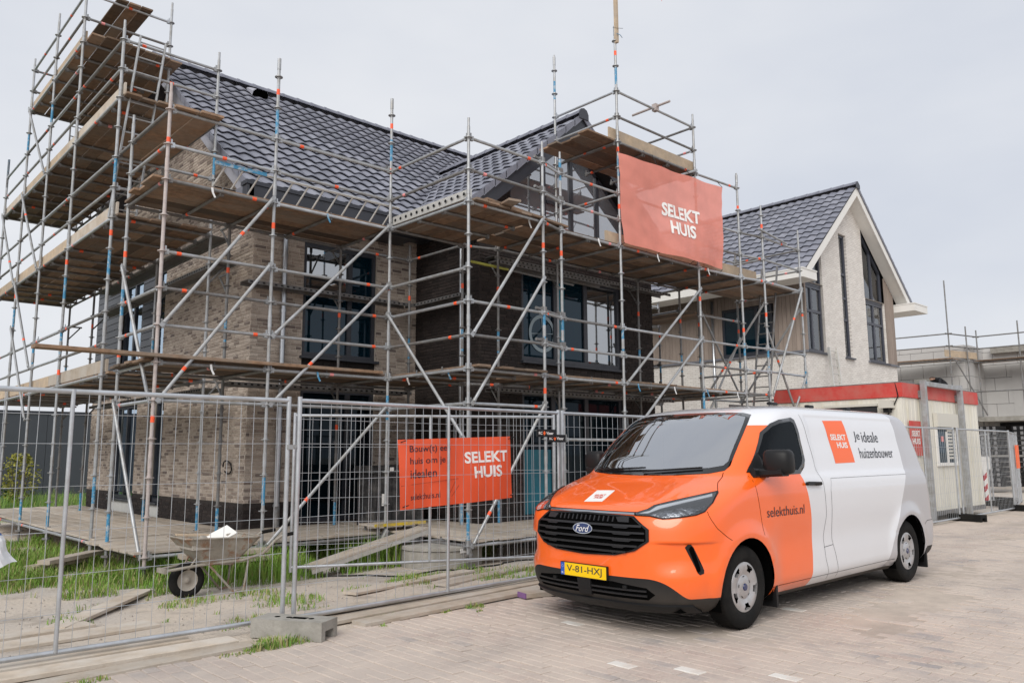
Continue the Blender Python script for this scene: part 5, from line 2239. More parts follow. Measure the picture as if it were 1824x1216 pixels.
def ipoly(p, poly):
    x, y = p
    c = False
    j = len(poly)-1
    for i in range(len(poly)):
        xi, yi = poly[i]
        xj, yj = poly[j]
        if (yi > y) != (yj > y) and x < (xj-xi)*(y-yi)/(yj-yi)+xi:
            c = not c
        j = i
    return c


def resample(poly, step):
    out = []
    for i in range(len(poly)):
        a, b = poly[i], poly[(i+1) % len(poly)]
        n = max(1, int(math.hypot(b[0]-a[0], b[1]-a[1])/step))
        out += [(a[0]+(b[0]-a[0])*k/n, a[1]+(b[1]-a[1])*k/n) for k in range(n)]
    return out


def patch2d(poly, hole=None, step=0.04):
    """triangulated polygon (with a hole) in its own plane"""
    P = resample(poly, step)
    co = list(P)
    ed = [(i, (i+1) % len(P)) for i in range(len(P))]
    if hole:
        H = resample(hole, step)
        o = len(co)
        co += H
        ed += [(o+i, o+(i+1) % len(H)) for i in range(len(H))]
    x0, x1 = min(p[0] for p in P), max(p[0] for p in P)
    y0, y1 = min(p[1] for p in P), max(p[1] for p in P)
    x = x0+step/2
    while x < x1:
        y = y0+step/2
        while y < y1:
            if ipoly((x, y), poly) and not (hole and ipoly((x, y), hole)):
                co.append((x, y))
            y += step
        x += step
    r_ = geometry.delaunay_2d_cdt([Vector(c) for c in co], ed, [], 0, 1e-6)
    vs = [tuple(v) for v in r_[0]]
    fs = []
    for f in r_[2]:
        c = (sum(vs[k][0] for k in f)/len(f), sum(vs[k][1] for k in f)/len(f))
        if ipoly(c, poly) and not (hole and ipoly(c, hole)):
            fs.append(tuple(f))
    return vs, fs, P


def slab(name, poly, mp_, off0, off1, mt, parent, hole=None, step=0.04, label=None):
    """piece lying on the body: face at off1 with a skirt down to off0; mp_(a, b, off) -> van point"""
    vs, fs, P = patch2d(poly, hole, step)
    q = MB()
    q.addmesh([v_world(mp_(a, b, off1)) for a, b in vs], fs)
    if off1 - off0 > 0.0015:
        for loop in ([P] + ([resample(hole, step)] if hole else [])):
            t = [v_world(mp_(a, b, off1)) for a, b in loop]
            d = [v_world(mp_(a, b, off0)) for a, b in loop]
            for i in range(len(t)):
                j = (i+1) % len(t)
                q.face([t[i], t[j], d[j], d[i]])
    o = q.build(name, mt, parent, fixn=True)
    smooth_by_angle(o.data, 40)
    if label:
        o['label'] = label
    return o


def MS(s, z, off):
    return v_surf(s, z, off)


def MLn(l, z, off):
    return v_surf(s_of_l(l, z), z, off)


def MLf(l, z, off):
    p = v_surf(s_of_l(l, z), z, off)
    return (p[0], -p[1], p[2])


def MT(t, z, off):
    return v_surf(s_of_t(t, z), z, off)


# ---- shell
zs = [.18, .2, .225, .25, .275] + [.30+.025*i for i in range(17)] + [.72, .734, .742, .748, .754, .76, .775] + [.80+.025*i for i in range(9)] + [1.02+.0125*i for i in range(22)] + [1.30+.025*i for i in range(20)] + [1.80+.01*i for i in range(12)] + [1.915+.0055*i for i in range(9)] + [1.963, 1.967, 1.97, 1.9725, 1.974, 1.9752, 1.976]
WS_OUT = [(0, 1.268), (.4, 1.274), (.68, 1.29), (.80, 1.315), (.825, 1.36), (.80, 1.5), (.765, 1.65), (.735, 1.76), (.70, 1.835), (.60, 1.856), (.3, 1.868), (0, 1.872)]
WS_OUT = WS_OUT + [(-a, b) for a, b in WS_OUT[-2:0:-1]]
WS_IN = [(a*.952, 1.58+(b-1.58)*(.83 if b < 1.5 else .925)) for a, b in WS_OUT]
SW_OUT = [(1.20, 1.315), (1.40, 1.53), (1.53, 1.66), (1.70, 1.745), (1.85, 1.785), (2.10, 1.812), (2.15, 1.79), (2.175, 1.66), (2.17, 1.40), (2.13, 1.335), (2.02, 1.272), (1.69, 1.268), (1.3, 1.29)]
SW_IN = [(1.72+(a-1.72)*.90, 1.53+(b-1.53)*.86) for a, b in SW_OUT]
rings = []
for z in zs:
    h = vring(z)
    rings.append([(l, t, z) for l, t in h] + [(l, -t, z) for l, t in h[-2:0:-1]])
RN = len(rings[0])
bm = bmesh.new()
grid = [[bm.verts.new(v_world(p)) for p in r_] for r_ in rings]
lay = {}
for j in range(len(zs)-1):
    for i in range(RN):
        k = (i+1) % RN
        ps = (rings[j][i], rings[j][k], rings[j+1][k], rings[j+1][i])
        cl = sum(p[0] for p in ps)/4
        ct = sum(p[1] for p in ps)/4
        cz = sum(p[2] for p in ps)/4
        # openings
        if min(math.hypot(cl-AXF, cz-WHZ), math.hypot(cl-AXR, cz-WHZ)) < 0.408 and abs(ct) > .6:
            continue
        if 1.25 < cz < 1.9 and cl < 2.4:
            s_ = s_of_t(ct, cz) if cl < VXF(cz)+.45 else 9
            if abs(s_) < 2 and ipoly((s_, cz), [(a*.975, 1.58+(b-1.58)*(.91 if b < 1.5 else .96)) for a, b in WS_OUT]):
                continue
            if ipoly((cl, cz), [(1.72+(a-1.72)*.95, 1.53+(b-1.53)*.93) for a, b in SW_OUT]) and abs(ct) > .7:
                continue
        bm.faces.new((grid[j][i], grid[j][k], grid[j+1][k], grid[j+1][i]))
for v in [v for v in bm.verts if not v.link_faces]:
    bm.verts.remove(v)
for v in bm.verts:     # round the wheel openings
    if v.is_boundary:
        l, z = v.co.x-VX0, v.co.z
        for lc in (AXF, AXR):
            r_ = math.hypot(l-lc, z-WHZ)
            if .33 < r_ < .50 and z > .2 and abs(v.co.y-VYC) > .6:
                l2, z2 = lc+(l-lc)*.412/r_, WHZ+(z-WHZ)*.412/r_
                p = vP(s_of_l(l2, z2), z2)
                v.co.x, v.co.z = VX0+l2, z2
                v.co.y = VYC - math.copysign(p[1], VYC-v.co.y)
bmesh.ops.recalc_face_normals(bm, faces=bm.faces)
for f in bm.faces:
    f.smooth = True
me = bpy.data.meshes.new('body')
bm.to_mesh(me)
bm.free()
me.materials.append(MATS['van_paint'])
body = link('body', me, van)
# underbody, wheel wells, cab interior
q = MB()
q.box((VX0+.25, VYC-.8, .2), (VX0+5.2, VYC+.8, .3))
q.build('underbody', 'deep_black', van)
for lc in (AXF, AXR):
    for sg in (1, -1):
        q = MB()
        n_ = 20
        arc = [(lc+.43*math.cos(math.pi*(k/n_*1.24-.12)), WHZ+.43*math.sin(math.pi*(k/n_*1.24-.12))) for k in range(n_+1)]
        for a, b in zip(arc[:-1], arc[1:]):
            q.face([v_world((a[0], sg*.98, a[1])), v_world((b[0], sg*.98, b[1])), v_world((b[0], sg*.55, b[1])), v_world((a[0], sg*.55, a[1]))])
        q.face([v_world((a[0], sg*.56, a[1])) for a in arc])
        q.build('wheel_well', 'deep_black', van)
q = MB()
q.box((VX0+.9, VYC-.88, .45), (VX0+2.3, VYC+.88, .52))
q.box((VX0+2.3, VYC-.84, .45), (VX0+2.34, VYC+.84, 1.70))
q.box((VX0+2.3, VYC-.74, 1.701), (VX0+2.34, VYC+.74, 1.88))
q.build('cab_lining', 'dash_grey', van)
q = MB()
q.prism([(VX0+.82, 1.0), (VX0+.82, 1.235), (VX0+1.2, 1.255), (VX0+1.38, 1.19), (VX0+1.42, 1.0), (VX0+1.3, .75), (VX0+.9, .75)], 1, VYC-.62, VYC+.62)
q.prism([(VX0+1.08, 1.0), (VX0+1.08, 1.235), (VX0+1.3, 1.23), (VX0+1.4, 1.17), (VX0+1.42, 1.0)], 1, VYC-.86, VYC-.621)
q.prism([(VX0+1.08, 1.0), (VX0+1.08, 1.235), (VX0+1.3, 1.23), (VX0+1.4, 1.17), (VX0+1.42, 1.0)], 1, VYC+.621, VYC+.86)
q.build('dashboard', 'dash_grey', van)
for t in (.45, -.45):
    q = MB()
    q.prism([(VX0+1.55, .72), (VX0+1.58, .88), (VX0+1.98, .86), (VX0+2.16, 1.42), (VX0+2.26, 1.42), (VX0+2.14, .75)], 1, VYC-t-.25, VYC-t+.25)
    q.box((VX0+2.14, VYC-t-.13, 1.46), (VX0+2.24, VYC-t+.13, 1.68))
    q.build('seat', 'seat_grey', van)
q = MB()
Ms = Matrix.Translation((VX0+1.5, VYC-.42, 1.2)) @ Matrix.Rotation(R(-62), 4, 'Y')
for k in range(20):
    a0, a1 = 2*math.pi*k/20, 2*math.pi*(k+1)/20
    q.tube(Ms @ Vector((.18*math.cos(a0), .18*math.sin(a0), 0)), Ms @ Vector((.18*math.cos(a1), .18*math.sin(a1), 0)), .014, 6)
q.tube(Ms @ Vector((-.18, 0, 0)), Ms @ Vector((.18, 0, 0)), .02, 6)
q.build('steering_wheel', 'trim_black', van)
q = MB()
q.box((VX0+1.0, VYC+.05, 1.25), (VX0+1.2, VYC+.3, 1.262))
q.box((VX0+1.1, VYC-.1, 1.22), (VX0+1.22, VYC-.02, 1.32))
q.build('dash_papers', 'decal_white', van)

# ---- glazing
fr = slab('windscreen', WS_OUT, MS, .0, .003, 'gloss_black', van, hole=WS_IN)
slab('pane', WS_IN, MS, .0015, .0015, 'windscreen_glass', fr, step=.05)
for mp_, in ((MLn,), (MLf,)):
    w_ = slab('side_window', SW_OUT, mp_, .0, .0045, 'gloss_black', van, hole=SW_IN)
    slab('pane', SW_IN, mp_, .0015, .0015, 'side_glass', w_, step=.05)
# wipers
q = MB()
for (sa, za, sb_, zb) in ((-.62, 1.30, .02, 1.325), (.02, 1.29, .6, 1.33)):
    a = [v_world(v_surf(sa+(sb_-sa)*k/6, za+(zb-za)*k/6, .02)) for k in range(7)]
    q.path(a, .008, 5)
q.build('wiper', 'trim_black', van)

# ---- nose
GR = [(-.49, .955), (0, .967), (.49, .955), (.63, .86), (.635, .765), (.52, .685), (.34, .64), (0, .625), (-.34, .64), (-.52, .685), (-.635, .765), (-.63, .86)]
gr = slab('grille', GR, MT, .0, .004, 'deep_black', van, step=.05)
slab('grille_frame', GR, MT, .0, .014, 'trim_black', gr, hole=[(a*.965, .80+(b-.80)*.93) for a, b in GR], step=.04)


def ghalf(z):
    # half width of the grille opening at height z
    pts = sorted([(b, a) for a, b in GR if a > 0])
    for (z0, a0), (z1, a1) in zip(pts[:-1], pts[1:]):
        if z0 <= z <= z1:
            return (a0+(a1-a0)*(z-z0)/(z1-z0))*.95
    return .3


for z in (.672, .722, .774, .826, .878):
    hw = ghalf(z)
    slab('grille_bar', [(-hw, z-.008), (hw, z-.008), (hw, z+.008), (-hw, z+.008)], MT, .0, .026, 'grille_bar', gr, step=.06)
    for sg in (1, -1):     # stepped ends of the bars
        a, b = .30, hw-.01
        pts = [(sg*a, z-.004), (sg*(a+.03), z-.019), (sg*(b-.12), z-.019), (sg*(b-.09), z-.006), (sg*b, z-.006), (sg*b, z+.006), (sg*a, z+.006)]
        slab('bar_end', pts, MT, .0, .022, 'grille_bar', gr, step=.06)
slab('grille_bar', [(-.46, .905), (-.36, .905), (-.33, .94), (-.45, .948)], MT, .0, .02, 'grille_bar', gr, step=.06)
slab('grille_bar', [(.46, .905), (.36, .905), (.33, .94), (.45, .948)], MT, .0, .02, 'grille_bar', gr, step=.06)
for k in range(13):
    t = -.3+.05*k
    slab('grille_rib', [(t-.006, .905), (t+.006, .905), (t+.006, .945), (t-.006, .945)], MT, .0, .014, 'grille_bar', gr, step=.06)
slab('chrome_strip', [(-.49, .966), (.49, .966), (.5, .981), (-.5, .981)], MT, .0, .01, 'dark_chrome', van, step=.05)
slab('hood_gap', [(-.52, .984), (.52, .984), (.56, .992), (-.56, .992)], MT, .0, .0012, 'deep_black', van, step=.05)
# badge
EL = [(.112*math.cos(2*math.pi*k/28), .835+.0445*math.sin(2*math.pi*k/28)) for k in range(28)]
EI = [(a*.93, .835+(b-.835)*.86) for a, b in EL]
bd = slab('badge', EL, MT, .02, .032, 'chrome', van, step=.03)
slab('badge_field', EI, MT, .03, .0335, 'badge_blue', bd, step=.03)
vs, fs = text_fit('Ford', .15, .052, 0.0, shear=.3)
q = MB()
q.addmesh([v_world(MT(x-.075, .809+y, .0345)) for x, y in vs], fs)
q.build('badge_lettering', 'decal_white', bd)
# number plate
q = MB()
pl0 = VX0-.022
q.box((pl0-.004, VYC-.268, .427), (pl0+.02, VYC+.262, .541), 0)
q.box((pl0-.006, VYC-.262, .432), (pl0-.0045, VYC+.212, .536), 1)
q.box((pl0-.006, VYC+.214, .432), (pl0-.0045, VYC+.256, .536), 2)
np_ = q.build('number_plate', ['trim_black', 'plate_yellow', 'plate_blue'], van)
vs, fs = text_fit('V-81-HXJ', .40, .072, .006)
q = MB()
q.addmesh([(pl0-.0075, VYC+.185-x, .448+y) for x, y in vs], fs)
vs, fs = text_fit('NL', .024, .016, .01)
q.addmesh([(pl0-.0075, VYC+.247-x, .443+y) for x, y in vs], fs, 1)
for k in range(12):
    a = 2*math.pi*k/12
    c_ = (pl0-.0075, VYC+.235-.011*math.cos(a), .505+.011*math.sin(a))
    q.box((c_[0], c_[1]-.0012, c_[2]-.0012), (c_[0]+.0005, c_[1]+.0012, c_[2]+.0012), 1)
q.build('plate_lettering', ['ink', 'decal_white'], np_)
# lower intake
LI = [(-.60, .395), (-.3, .425), (.3, .425), (.60, .395), (.66, .345), (.60, .30), (-.60, .30), (-.66, .345)]
li = slab('lower_intake', LI, MT, .0, .002, 'deep_black', van, step=.05)
for z in (.335, .372):
    slab('intake_bar', [(-.6, z-.006), (.6, z-.006), (.6, z+.006), (-.6, z+.006)], MT, .0, .016, 'grille_bar', li, step=.06)
slab('intake_post', [(-.07, .298), (.07, .298), (.075, .43), (-.075, .43)], MT, .0, .022, 'trim_black', li, step=.06)
for t in (-.36, .42):
    slab('parking_sensor', [(t-.018, .382), (t+.018, .382), (t+.018, .405), (t-.018, .405)], MT, .0, .02, 'trim_black', li)
slab('bumper_lip', [(-.85, .205), (.85, .205), (.86, .268), (-.86, .268)], MT, .0, .022, 'trim_black', van, step=.05)
# fog slits, headlamps on both corners
FG = [(.93, .72), (.955, .745), (.98, .745), (1.00, .72), (1.085, .54), (1.085, .515), (1.05, .505), (1.03, .52)]
HL = [(.48, .978), (.57, 1.012), (.60, 1.042), (.79, 1.1), (.975, 1.151), (1.0, 1.14), (1.07, 1.064), (1.06, .996), (1.0, .972), (.88, .954), (.74, .941), (.62, .960), (.49, .962)]
for sg in (1, -1):
    slab('fog_slit', [(sg*a, b) for a, b in FG], MS, .0, .006, 'trim_black', van, step=.03, hole=[(sg*(1.005+(a-1.005)*.6), .63+(b-.63)*.85) for a, b in FG])
    slab('fog_recess', [(sg*(1.005+(a-1.005)*.65), .63+(b-.63)*.88) for a, b in FG], MS, .0, .001, 'deep_black', van, step=.03)
    h_ = slab('headlamp', [(sg*a, b) for a, b in HL], MS, .0, .003, 'lamp_dark', van, step=.03)
    slab('reflector', [(sg*a, b) for a, b in [(.63, .966), (.74, .952), (.9, .966), (1.02, 1.0), (1.035, 1.045), (.94, 1.035), (.8, 1.02), (.68, .995)]], MS, .003, .006, 'lamp_chrome', h_, step=.025)
    slab('light_strip', [(sg*a, b) for a, b in [(.52, .978), (.60, 1.0), (.63, 1.035), (.8, 1.082), (.96, 1.13), (.99, 1.11), (.82, 1.062), (.68, 1.02), (.60, .982)]], MS, .003, .007, 'lamp_strip', h_, step=.03)
    slab('lens', [(sg*a, b) for a, b in HL], MS, .010, .010, 'lamp_lens', h_, step=.035)
    slab('lamp_rim', [(sg*a, b) for a, b in HL], MS, .0, .0105, 'trim_black', h_, step=.03, hole=[(sg*(.8+(a-.8)*.96), 1.03+(b-1.03)*.93) for a, b in HL])


def seam(pts, mp_, w=.0045, closed=False, name='panel_gap'):
    """narrow dark joint between body panels"""
    q = MB()
    fine = []
    for a, b in zip(pts[:-1], pts[1:]):
        n_ = max(1, int(math.hypot(b[0]-a[0], b[1]-a[1])/.04))
        fine += [(a[0]+(b[0]-a[0])*k/n_, a[1]+(b[1]-a[1])*k/n_) for k in range(n_)]
    fine.append(pts[-1])
    A, B_ = [], []
    C_ = [Vector(v_world(mp_(p[0], p[1], .0015))) for p in fine]
    for i, p in enumerate(fine):
        T_ = C_[min(len(C_)-1, i+1)] - C_[max(0, i-1)]
        N_ = Vector(v_world(mp_(p[0], p[1], .012))) - C_[i]
        W_ = T_.cross(N_).normalized() * (w/2)
        A.append(C_[i] + W_)
        B_.append(C_[i] - W_)
    for i in range(len(fine)-1):
        q.face([A[i], A[i+1], B_[i+1], B_[i]])
    q.build(name, 'deep_black', van, fixn=True)


for mp_ in (MLn, MLf):
    seam([(1.16, 1.27), (1.15, 1.18), (1.19, .97), (1.22, .76)], mp_)
    seam([(2.30, 1.85), (2.36, 1.3), (2.42, 1.18), (2.44, .86), (2.38, .66), (2.40, .45), (2.46, .25)], mp_)
    seam([(2.56, 1.1), (2.56, .62), (2.62, .45), (2.66, .25)], mp_)
    seam([(2.38, .56), (2.57, .57)], mp_)
    seam([(2.56, 1.1), (2.6, 1.215), (4.5, 1.215)], mp_, .003)
    seam([(1.30, .30), (4.02, .30)], mp_, .004)
    seam([(4.9, .62), (5.0, .66), (5.2, .66)], mp_, .005)
for sg in (1, -1):
    seam([(sg*1.08, 1.0), (sg*1.24, .86), (sg*1.42, .755)], MS)
    seam([(sg*.975, 1.152), (sg*.86, 1.22), (sg*.80, 1.30)], MS, .006)

# ---- handle, mirror, mud flaps, roof fittings
for mp_ in (MLn, MLf):
    hd = slab('door_handle', [(2.06, 1.162), (2.31, 1.152), (2.34, 1.165), (2.33, 1.183), (2.07, 1.192), (2.05, 1.178)], mp_, .0, .032, 'trim_black', van, step=.05)
for sg in (1, -1):
    q = MB()
    def V(l, t, z): return Vector(v_world((l, sg*(t if sg > 0 else t-.085), z)))
    # rounded housing from stacked sections, with arm and sail
    secs = []
    for (z, kx, kt) in ((1.285, .55, .8), (1.30, .8, .94), (1.33, .95, 1), (1.40, 1, 1), (1.455, .95, .97), (1.485, .8, .88), (1.50, .5, .7)):
        r_ = []
        for k in range(20):
            a = 2*math.pi*k/20
            cx = math.copysign(abs(math.cos(a))**.5, math.cos(a))
            sx_ = math.copysign(abs(math.sin(a))**.6, math.sin(a))
            r_.append(V(1.34+.085*kx*cx+.03*(sx_ > 0)*abs(sx_), 1.115+.125*kt*sx_, z))
        secs.append(r_)
    for a, b in zip(secs[:-1], secs[1:]):
        for k in range(20):
            q.face([a[k], a[(k+1) % 20], b[(k+1) % 20], b[k]])
    q.face(secs[0])
    q.face(secs[-1])
    mr_ = q.build('mirror', 'trim_black', van, fixn=True)
    smooth_by_angle(mr_.data, 50)
    q = MB()
    q.beam(V(1.33, .93, 1.292), V(1.34, 1.18, 1.305), .15, .075, bev=.02)
    q.beam(V(1.20, .94, 1.295), V(1.42, .955, 1.285), .06, .085, bev=.02)
    q.build('mirror_arm', 'trim_black', mr_)
    q = MB()
    slab('mirror_sail', [(1.17, 1.30), (1.42, 1.285), (1.40, 1.38), (1.36, 1.47), (1.31, 1.425)], MLn if sg > 0 else MLf, .0, .012, 'trim_black', mr_, step=.03)
    q = MB()
    q.face([V(1.432, 1.02, 1.315), V(1.432, 1.21, 1.315), V(1.432, 1.21, 1.475), V(1.432, 1.02, 1.475)])
    q.build('mirror_glass', 'chrome', mr_)
for lc, h0 in ((AXF+.46, .12), (AXR+.46, .12)):
    for sg in (1, -1):
        q = MB()
        q.box((VX0+lc, VYC-sg*.88-.11, h0), (VX0+lc+.03, VYC-sg*.88+.11, .36))
        q.build('mud_flap', 'trim_black', van)
for (l, t, ln) in ((2.3, .52, .14), (3.05, .55, .12), (2.95, -.4, .12), (4.1, .5, .1), (4.4, -.5, .1)):
    zt = max(z for z in zs if VW(z) > abs(t))
    q = MB()
    q.beam((VX0+l, VYC-t, zt+.018), (VX0+l+ln, VYC-t, zt+.016), .05, .03, 0, bev=.01)
    q.build('roof_fitting', 'trim_black', van)
# tail lamps
for sg in (1, -1):
    mat('tail_lamp', (0.35, 0.01, 0.01), 0.2, coat=0.8)
    slab('tail_lamp', [(.80, .82), (.93, .82), (.90, 1.42), (.80, 1.42)], lambda d, z, off: (lambda p: (p[0], sg*p[1], p[2]))(v_surf(vcum(z)[1][-1]-d, z, off)), .0, .01, 'tail_lamp', van, step=.05)

# ---- wheels
def make_wheel(lc, sg, steer=0):
    cx = Vector(v_world((lc, sg*.86, WHZ)))
    Mw = Matrix.Translation(cx) @ Matrix.Rotation(R(90 if sg > 0 else -90), 4, 'X')   # local +Z outwards
    q = MB()
    RO = .345
    prof = [(.205, -.10), (.25, -.112), (.30, -.108), (.33, -.095), (RO-.004, -.075), (RO, -.05), (RO, .05), (RO-.004, .075), (.33, .095), (.30, .110), (.25, .114), (.215, .10), (.205, .09)]
    q.lathe(prof, Mw, 48)
    w_ = q.build('wheel', 'black_rubber', van)
    smooth_by_angle(w_.data, 40)
    # tread blocks
    q = MB()
    for k in range(60):
        a = 2*math.pi*k/60
        for (h0, h1) in ((-.078, -.035), (-.028, .028), (.035, .078)):
            b_ = a + (.02 if h0 > 0 else 0)
            p = [(RO+.003, b_-.04, h0), (RO+.003, b_+.04, h0), (RO+.003, b_+.04, h1), (RO+.003, b_-.04, h1)]
            q.face([Mw @ Vector((r_*math.cos(t), r_*math.sin(t), h)) for r_, t, h in p])
    q.build('tread', 'black_rubber', w_)
    # wheel cover: dished disc with five windows
    q = MB()
    rr = [.03, .075, .10, .135, .165, .188, .205, .213]
    hh = [.098, .098, .086, .096, .102, .100, .096, .084]
    n_ = 100
    def pt(i, k, d=0):
        a = 2*math.pi*k/n_
        return Mw @ Vector((rr[i]*math.cos(a), rr[i]*math.sin(a), hh[i]-d))
    for i in range(len(rr)-1):
        for k in range(n_):
            ang = (360*(k+.5)/n_ - 61) % 72
            ang = min(ang, 72-ang)
            if i in (3, 4) and ang < (11 if i == 3 else 14.5):
                continue
            q.face([pt(i, k), pt(i, k+1), pt(i+1, k+1), pt(i+1, k)])
    for k in range(n_):       # inner edges of the windows
        for i, lim in ((3, 11), (5, 14.5)):
            ang = (360*(k+.5)/n_ - 61) % 72
            ang = min(ang, 72-ang)
            if ang < lim:
                q.face([pt(i, k), pt(i, k+1), pt(i, k+1, .03), pt(i, k, .03)])
    hb = q.build('wheel_cover', 'hubcap', w_, fixn=True)
    smooth_by_angle(hb.data, 30)
    q = MB()
    q.lathe([(.0, .07), (.2, .066)], Mw, 32)
    q.build('rim', 'deep_black', w_)
    q = MB()
    q.lathe([(.031, .10), (.028, .106), (.0, .107)], Mw, 20)
    q.build('hub_badge', 'badge_blue', hb)
    for k in range(5):
        a = math.radians(25+72*k)
        q = MB()
        c_ = Vector((.088*math.cos(a), .088*math.sin(a), .0945))
        u_ = Vector((-math.sin(a), math.cos(a), 0))*.013
        v_ = Vector((math.cos(a), math.sin(a), 0))*.004
        q.face([Mw @ (c_-u_-v_), Mw @ (c_+u_-v_), Mw @ (c_+u_+v_), Mw @ (c_-u_+v_)])
        q.build('cover_slot', 'deep_black', hb)


for lc in (AXF, AXR):
    for sg in (1, -1):
        make_wheel(lc, sg)

# ---- lettering and marks
def letter(body_, l0, z0, w, h, mt, bold, name='lettering', parent=None, off=.0032, **k):
    vs, fs = text_fit(body_, w, h, bold, **k)
    q = MB()
    q.addmesh([v_world(MLn(l0+x, z0+y, off)) for x, y in vs], fs)
    return q.build(name, mt, parent or van)


lg = slab('logo_square', [(2.78, 1.797), (3.24, 1.808), (3.30, 1.364), (2.84, 1.358)], MLn, .0, .0015, 'decal_orange', van, step=.06)
letter('SELEKT', 2.86, 1.597, .355, .062, 'decal_white', .035, parent=lg)
letter('HUIS', 2.97, 1.515, .245, .062, 'decal_white', .035, parent=lg)
letter('Je', 3.42, 1.578, .145, .118, 'ink', .0)
letter('ideale', 3.61, 1.578, .42, .118, 'ink', .0)
letter('huizenbouwer', 3.46, 1.405, .88, .112, 'ink', .0)
letter('selekthuis.nl', 1.30, .905, .69, .085, 'ink', .0)
em = slab('hood_emblem', [(-.21, 1.138), (-.01, 1.143), (.04, 1.055), (-.16, 1.048)], MS, .0, .0015, 'decal_white', van, step=.03)
for tx, u0, u1, w0, w1 in (('SELEKT', .2, .8, .46, .62), ('HUIS', .34, .78, .27, .43)):
    vs, fs = text_fit(tx, 1, 1, .03)
    q = MB()
    A_, B2_, C_, D_ = (-.16, 1.048), (.04, 1.055), (-.01, 1.143), (-.21, 1.138)
    def bl2(u, w):
        return tuple((A_[i]*(1-u)+B2_[i]*u)*(1-w)+(D_[i]*(1-u)+C_[i]*u)*w for i in (0, 1))
    q.addmesh([v_world(MS(*bl2(u0+(u1-u0)*x, w0+(w1-w0)*y), .003)) for x, y in vs], fs)
    q.build('lettering', 'decal_red', em)
# ================================================================== fences, banners, site things
def fence_panel(a, b, label, zb=0.08, h=1.9, n=None, mid=True, group='mesh fence panels round the site'):
    a, b = Vector((a[0], a[1], zb)), Vector((b[0], b[1], zb))
    d = (b - a).normalized()
    ln = (b - a).length
    up = Vector((0, 0, 1))
    t = thing('mesh_fence', a, label, 'fence panel', group)
    r_ = 0.0205
    for p in (a, b):
        q = MB()
        q.tube(p - up*0.06, p + up*(h+0.02), r_, 12)
        smooth_by_angle(q.build('post', 'galvanised_bright', t).data)
    if mid:
        q = MB()
        c = a + d*(ln/2) + d.cross(up)*0.012
        q.tube(c, c + up*h, 0.016, 12)
        smooth_by_angle(q.build('middle_post', 'galvanised_bright', t).data)
    for z in (0.0, h - 0.015):
        q = MB()
        q.tube(a + up*z, b + up*z, 0.0195, 12)
        smooth_by_angle(q.build('rail', 'galvanised_bright', t).data)
    q = MB()
    n = n or int(ln/0.108)
    for k in range(1, n):
        p = a + d*(ln*k/n)
        w = 0.004*math.sin(k*2.1)
        q.tube(p + d*w, p + up*(h-0.015) - d*w, 0.0024, 5, caps=False)
    for k, z in enumerate((0.27, 0.55, 0.85, 1.17, 1.5, 1.72)):
        o_ = d.cross(up)*0.004
        m_ = Vector((0, 0, -0.012*math.sin(k*1.7)))
        q.tube(a + up*z + o_, a + d*(ln/2) + up*z + o_ + m_, 0.0022, 5, caps=False)
        q.tube(a + d*(ln/2) + up*z + o_ + m_, b + up*z + o_, 0.0022, 5, caps=False)
    stuff(q.build('wire_mesh', 'galvanised_bright', t))
    return t


def clamp(p, label):
    q = MB()
    x, y, z = p
    q.box((x-0.055, y-0.03, z-0.02), (x+0.055, y+0.03, z+0.02))
    q.tube((x, y-0.045, z), (x, y+0.045, z), 0.008, 6)
    tag(q.build('steel_clamp', 'galvanised'), label, 'clamp')


fence_panel((-3.71, -4.10), (-0.215, -4.17), 'steel mesh fence panel in front of the wheelbarrow')
fence_panel((-0.135, -4.22), (3.37, -4.08), 'steel mesh fence panel with the orange banner tied to it')
fence_panel((1.32, -1.35), (4.46, -2.95), 'steel mesh fence panel turned inwards behind the hanging banner', h=1.92)
fence_panel((3.46, -4.06), (6.95, -3.98), 'steel mesh fence panel behind the windscreen of the van')
fence_panel((7.02, -4.02), (10.5, -4.1), 'steel mesh fence panel hidden mostly behind the van roof')
fence_panel((11.65, -4.62), (15.12, -4.64), 'mesh fence panel in front of the site cabin next to the van tail', zb=0.06)
fence_panel((15.3, -4.66), (19.15, -4.6), 'mesh fence panel at the right end of the site cabin', zb=0.06)
fence_panel((19.3, -4.55), (22.8, -3.8), 'mesh fence panel with a red strip at the right picture edge', zb=0.06)
fence_panel((22.4, -3.2), (25.6, -1.6), 'distant mesh fence panel standing in the grass at the right', zb=0.06)
fence_panel((23.2, -4.6), (26.7, -4.4), 'farthest mesh fence panel at the right picture edge', zb=0.06)
clamp((-0.175, -4.195, 1.55), 'small steel clamp joining the two front fence panels')

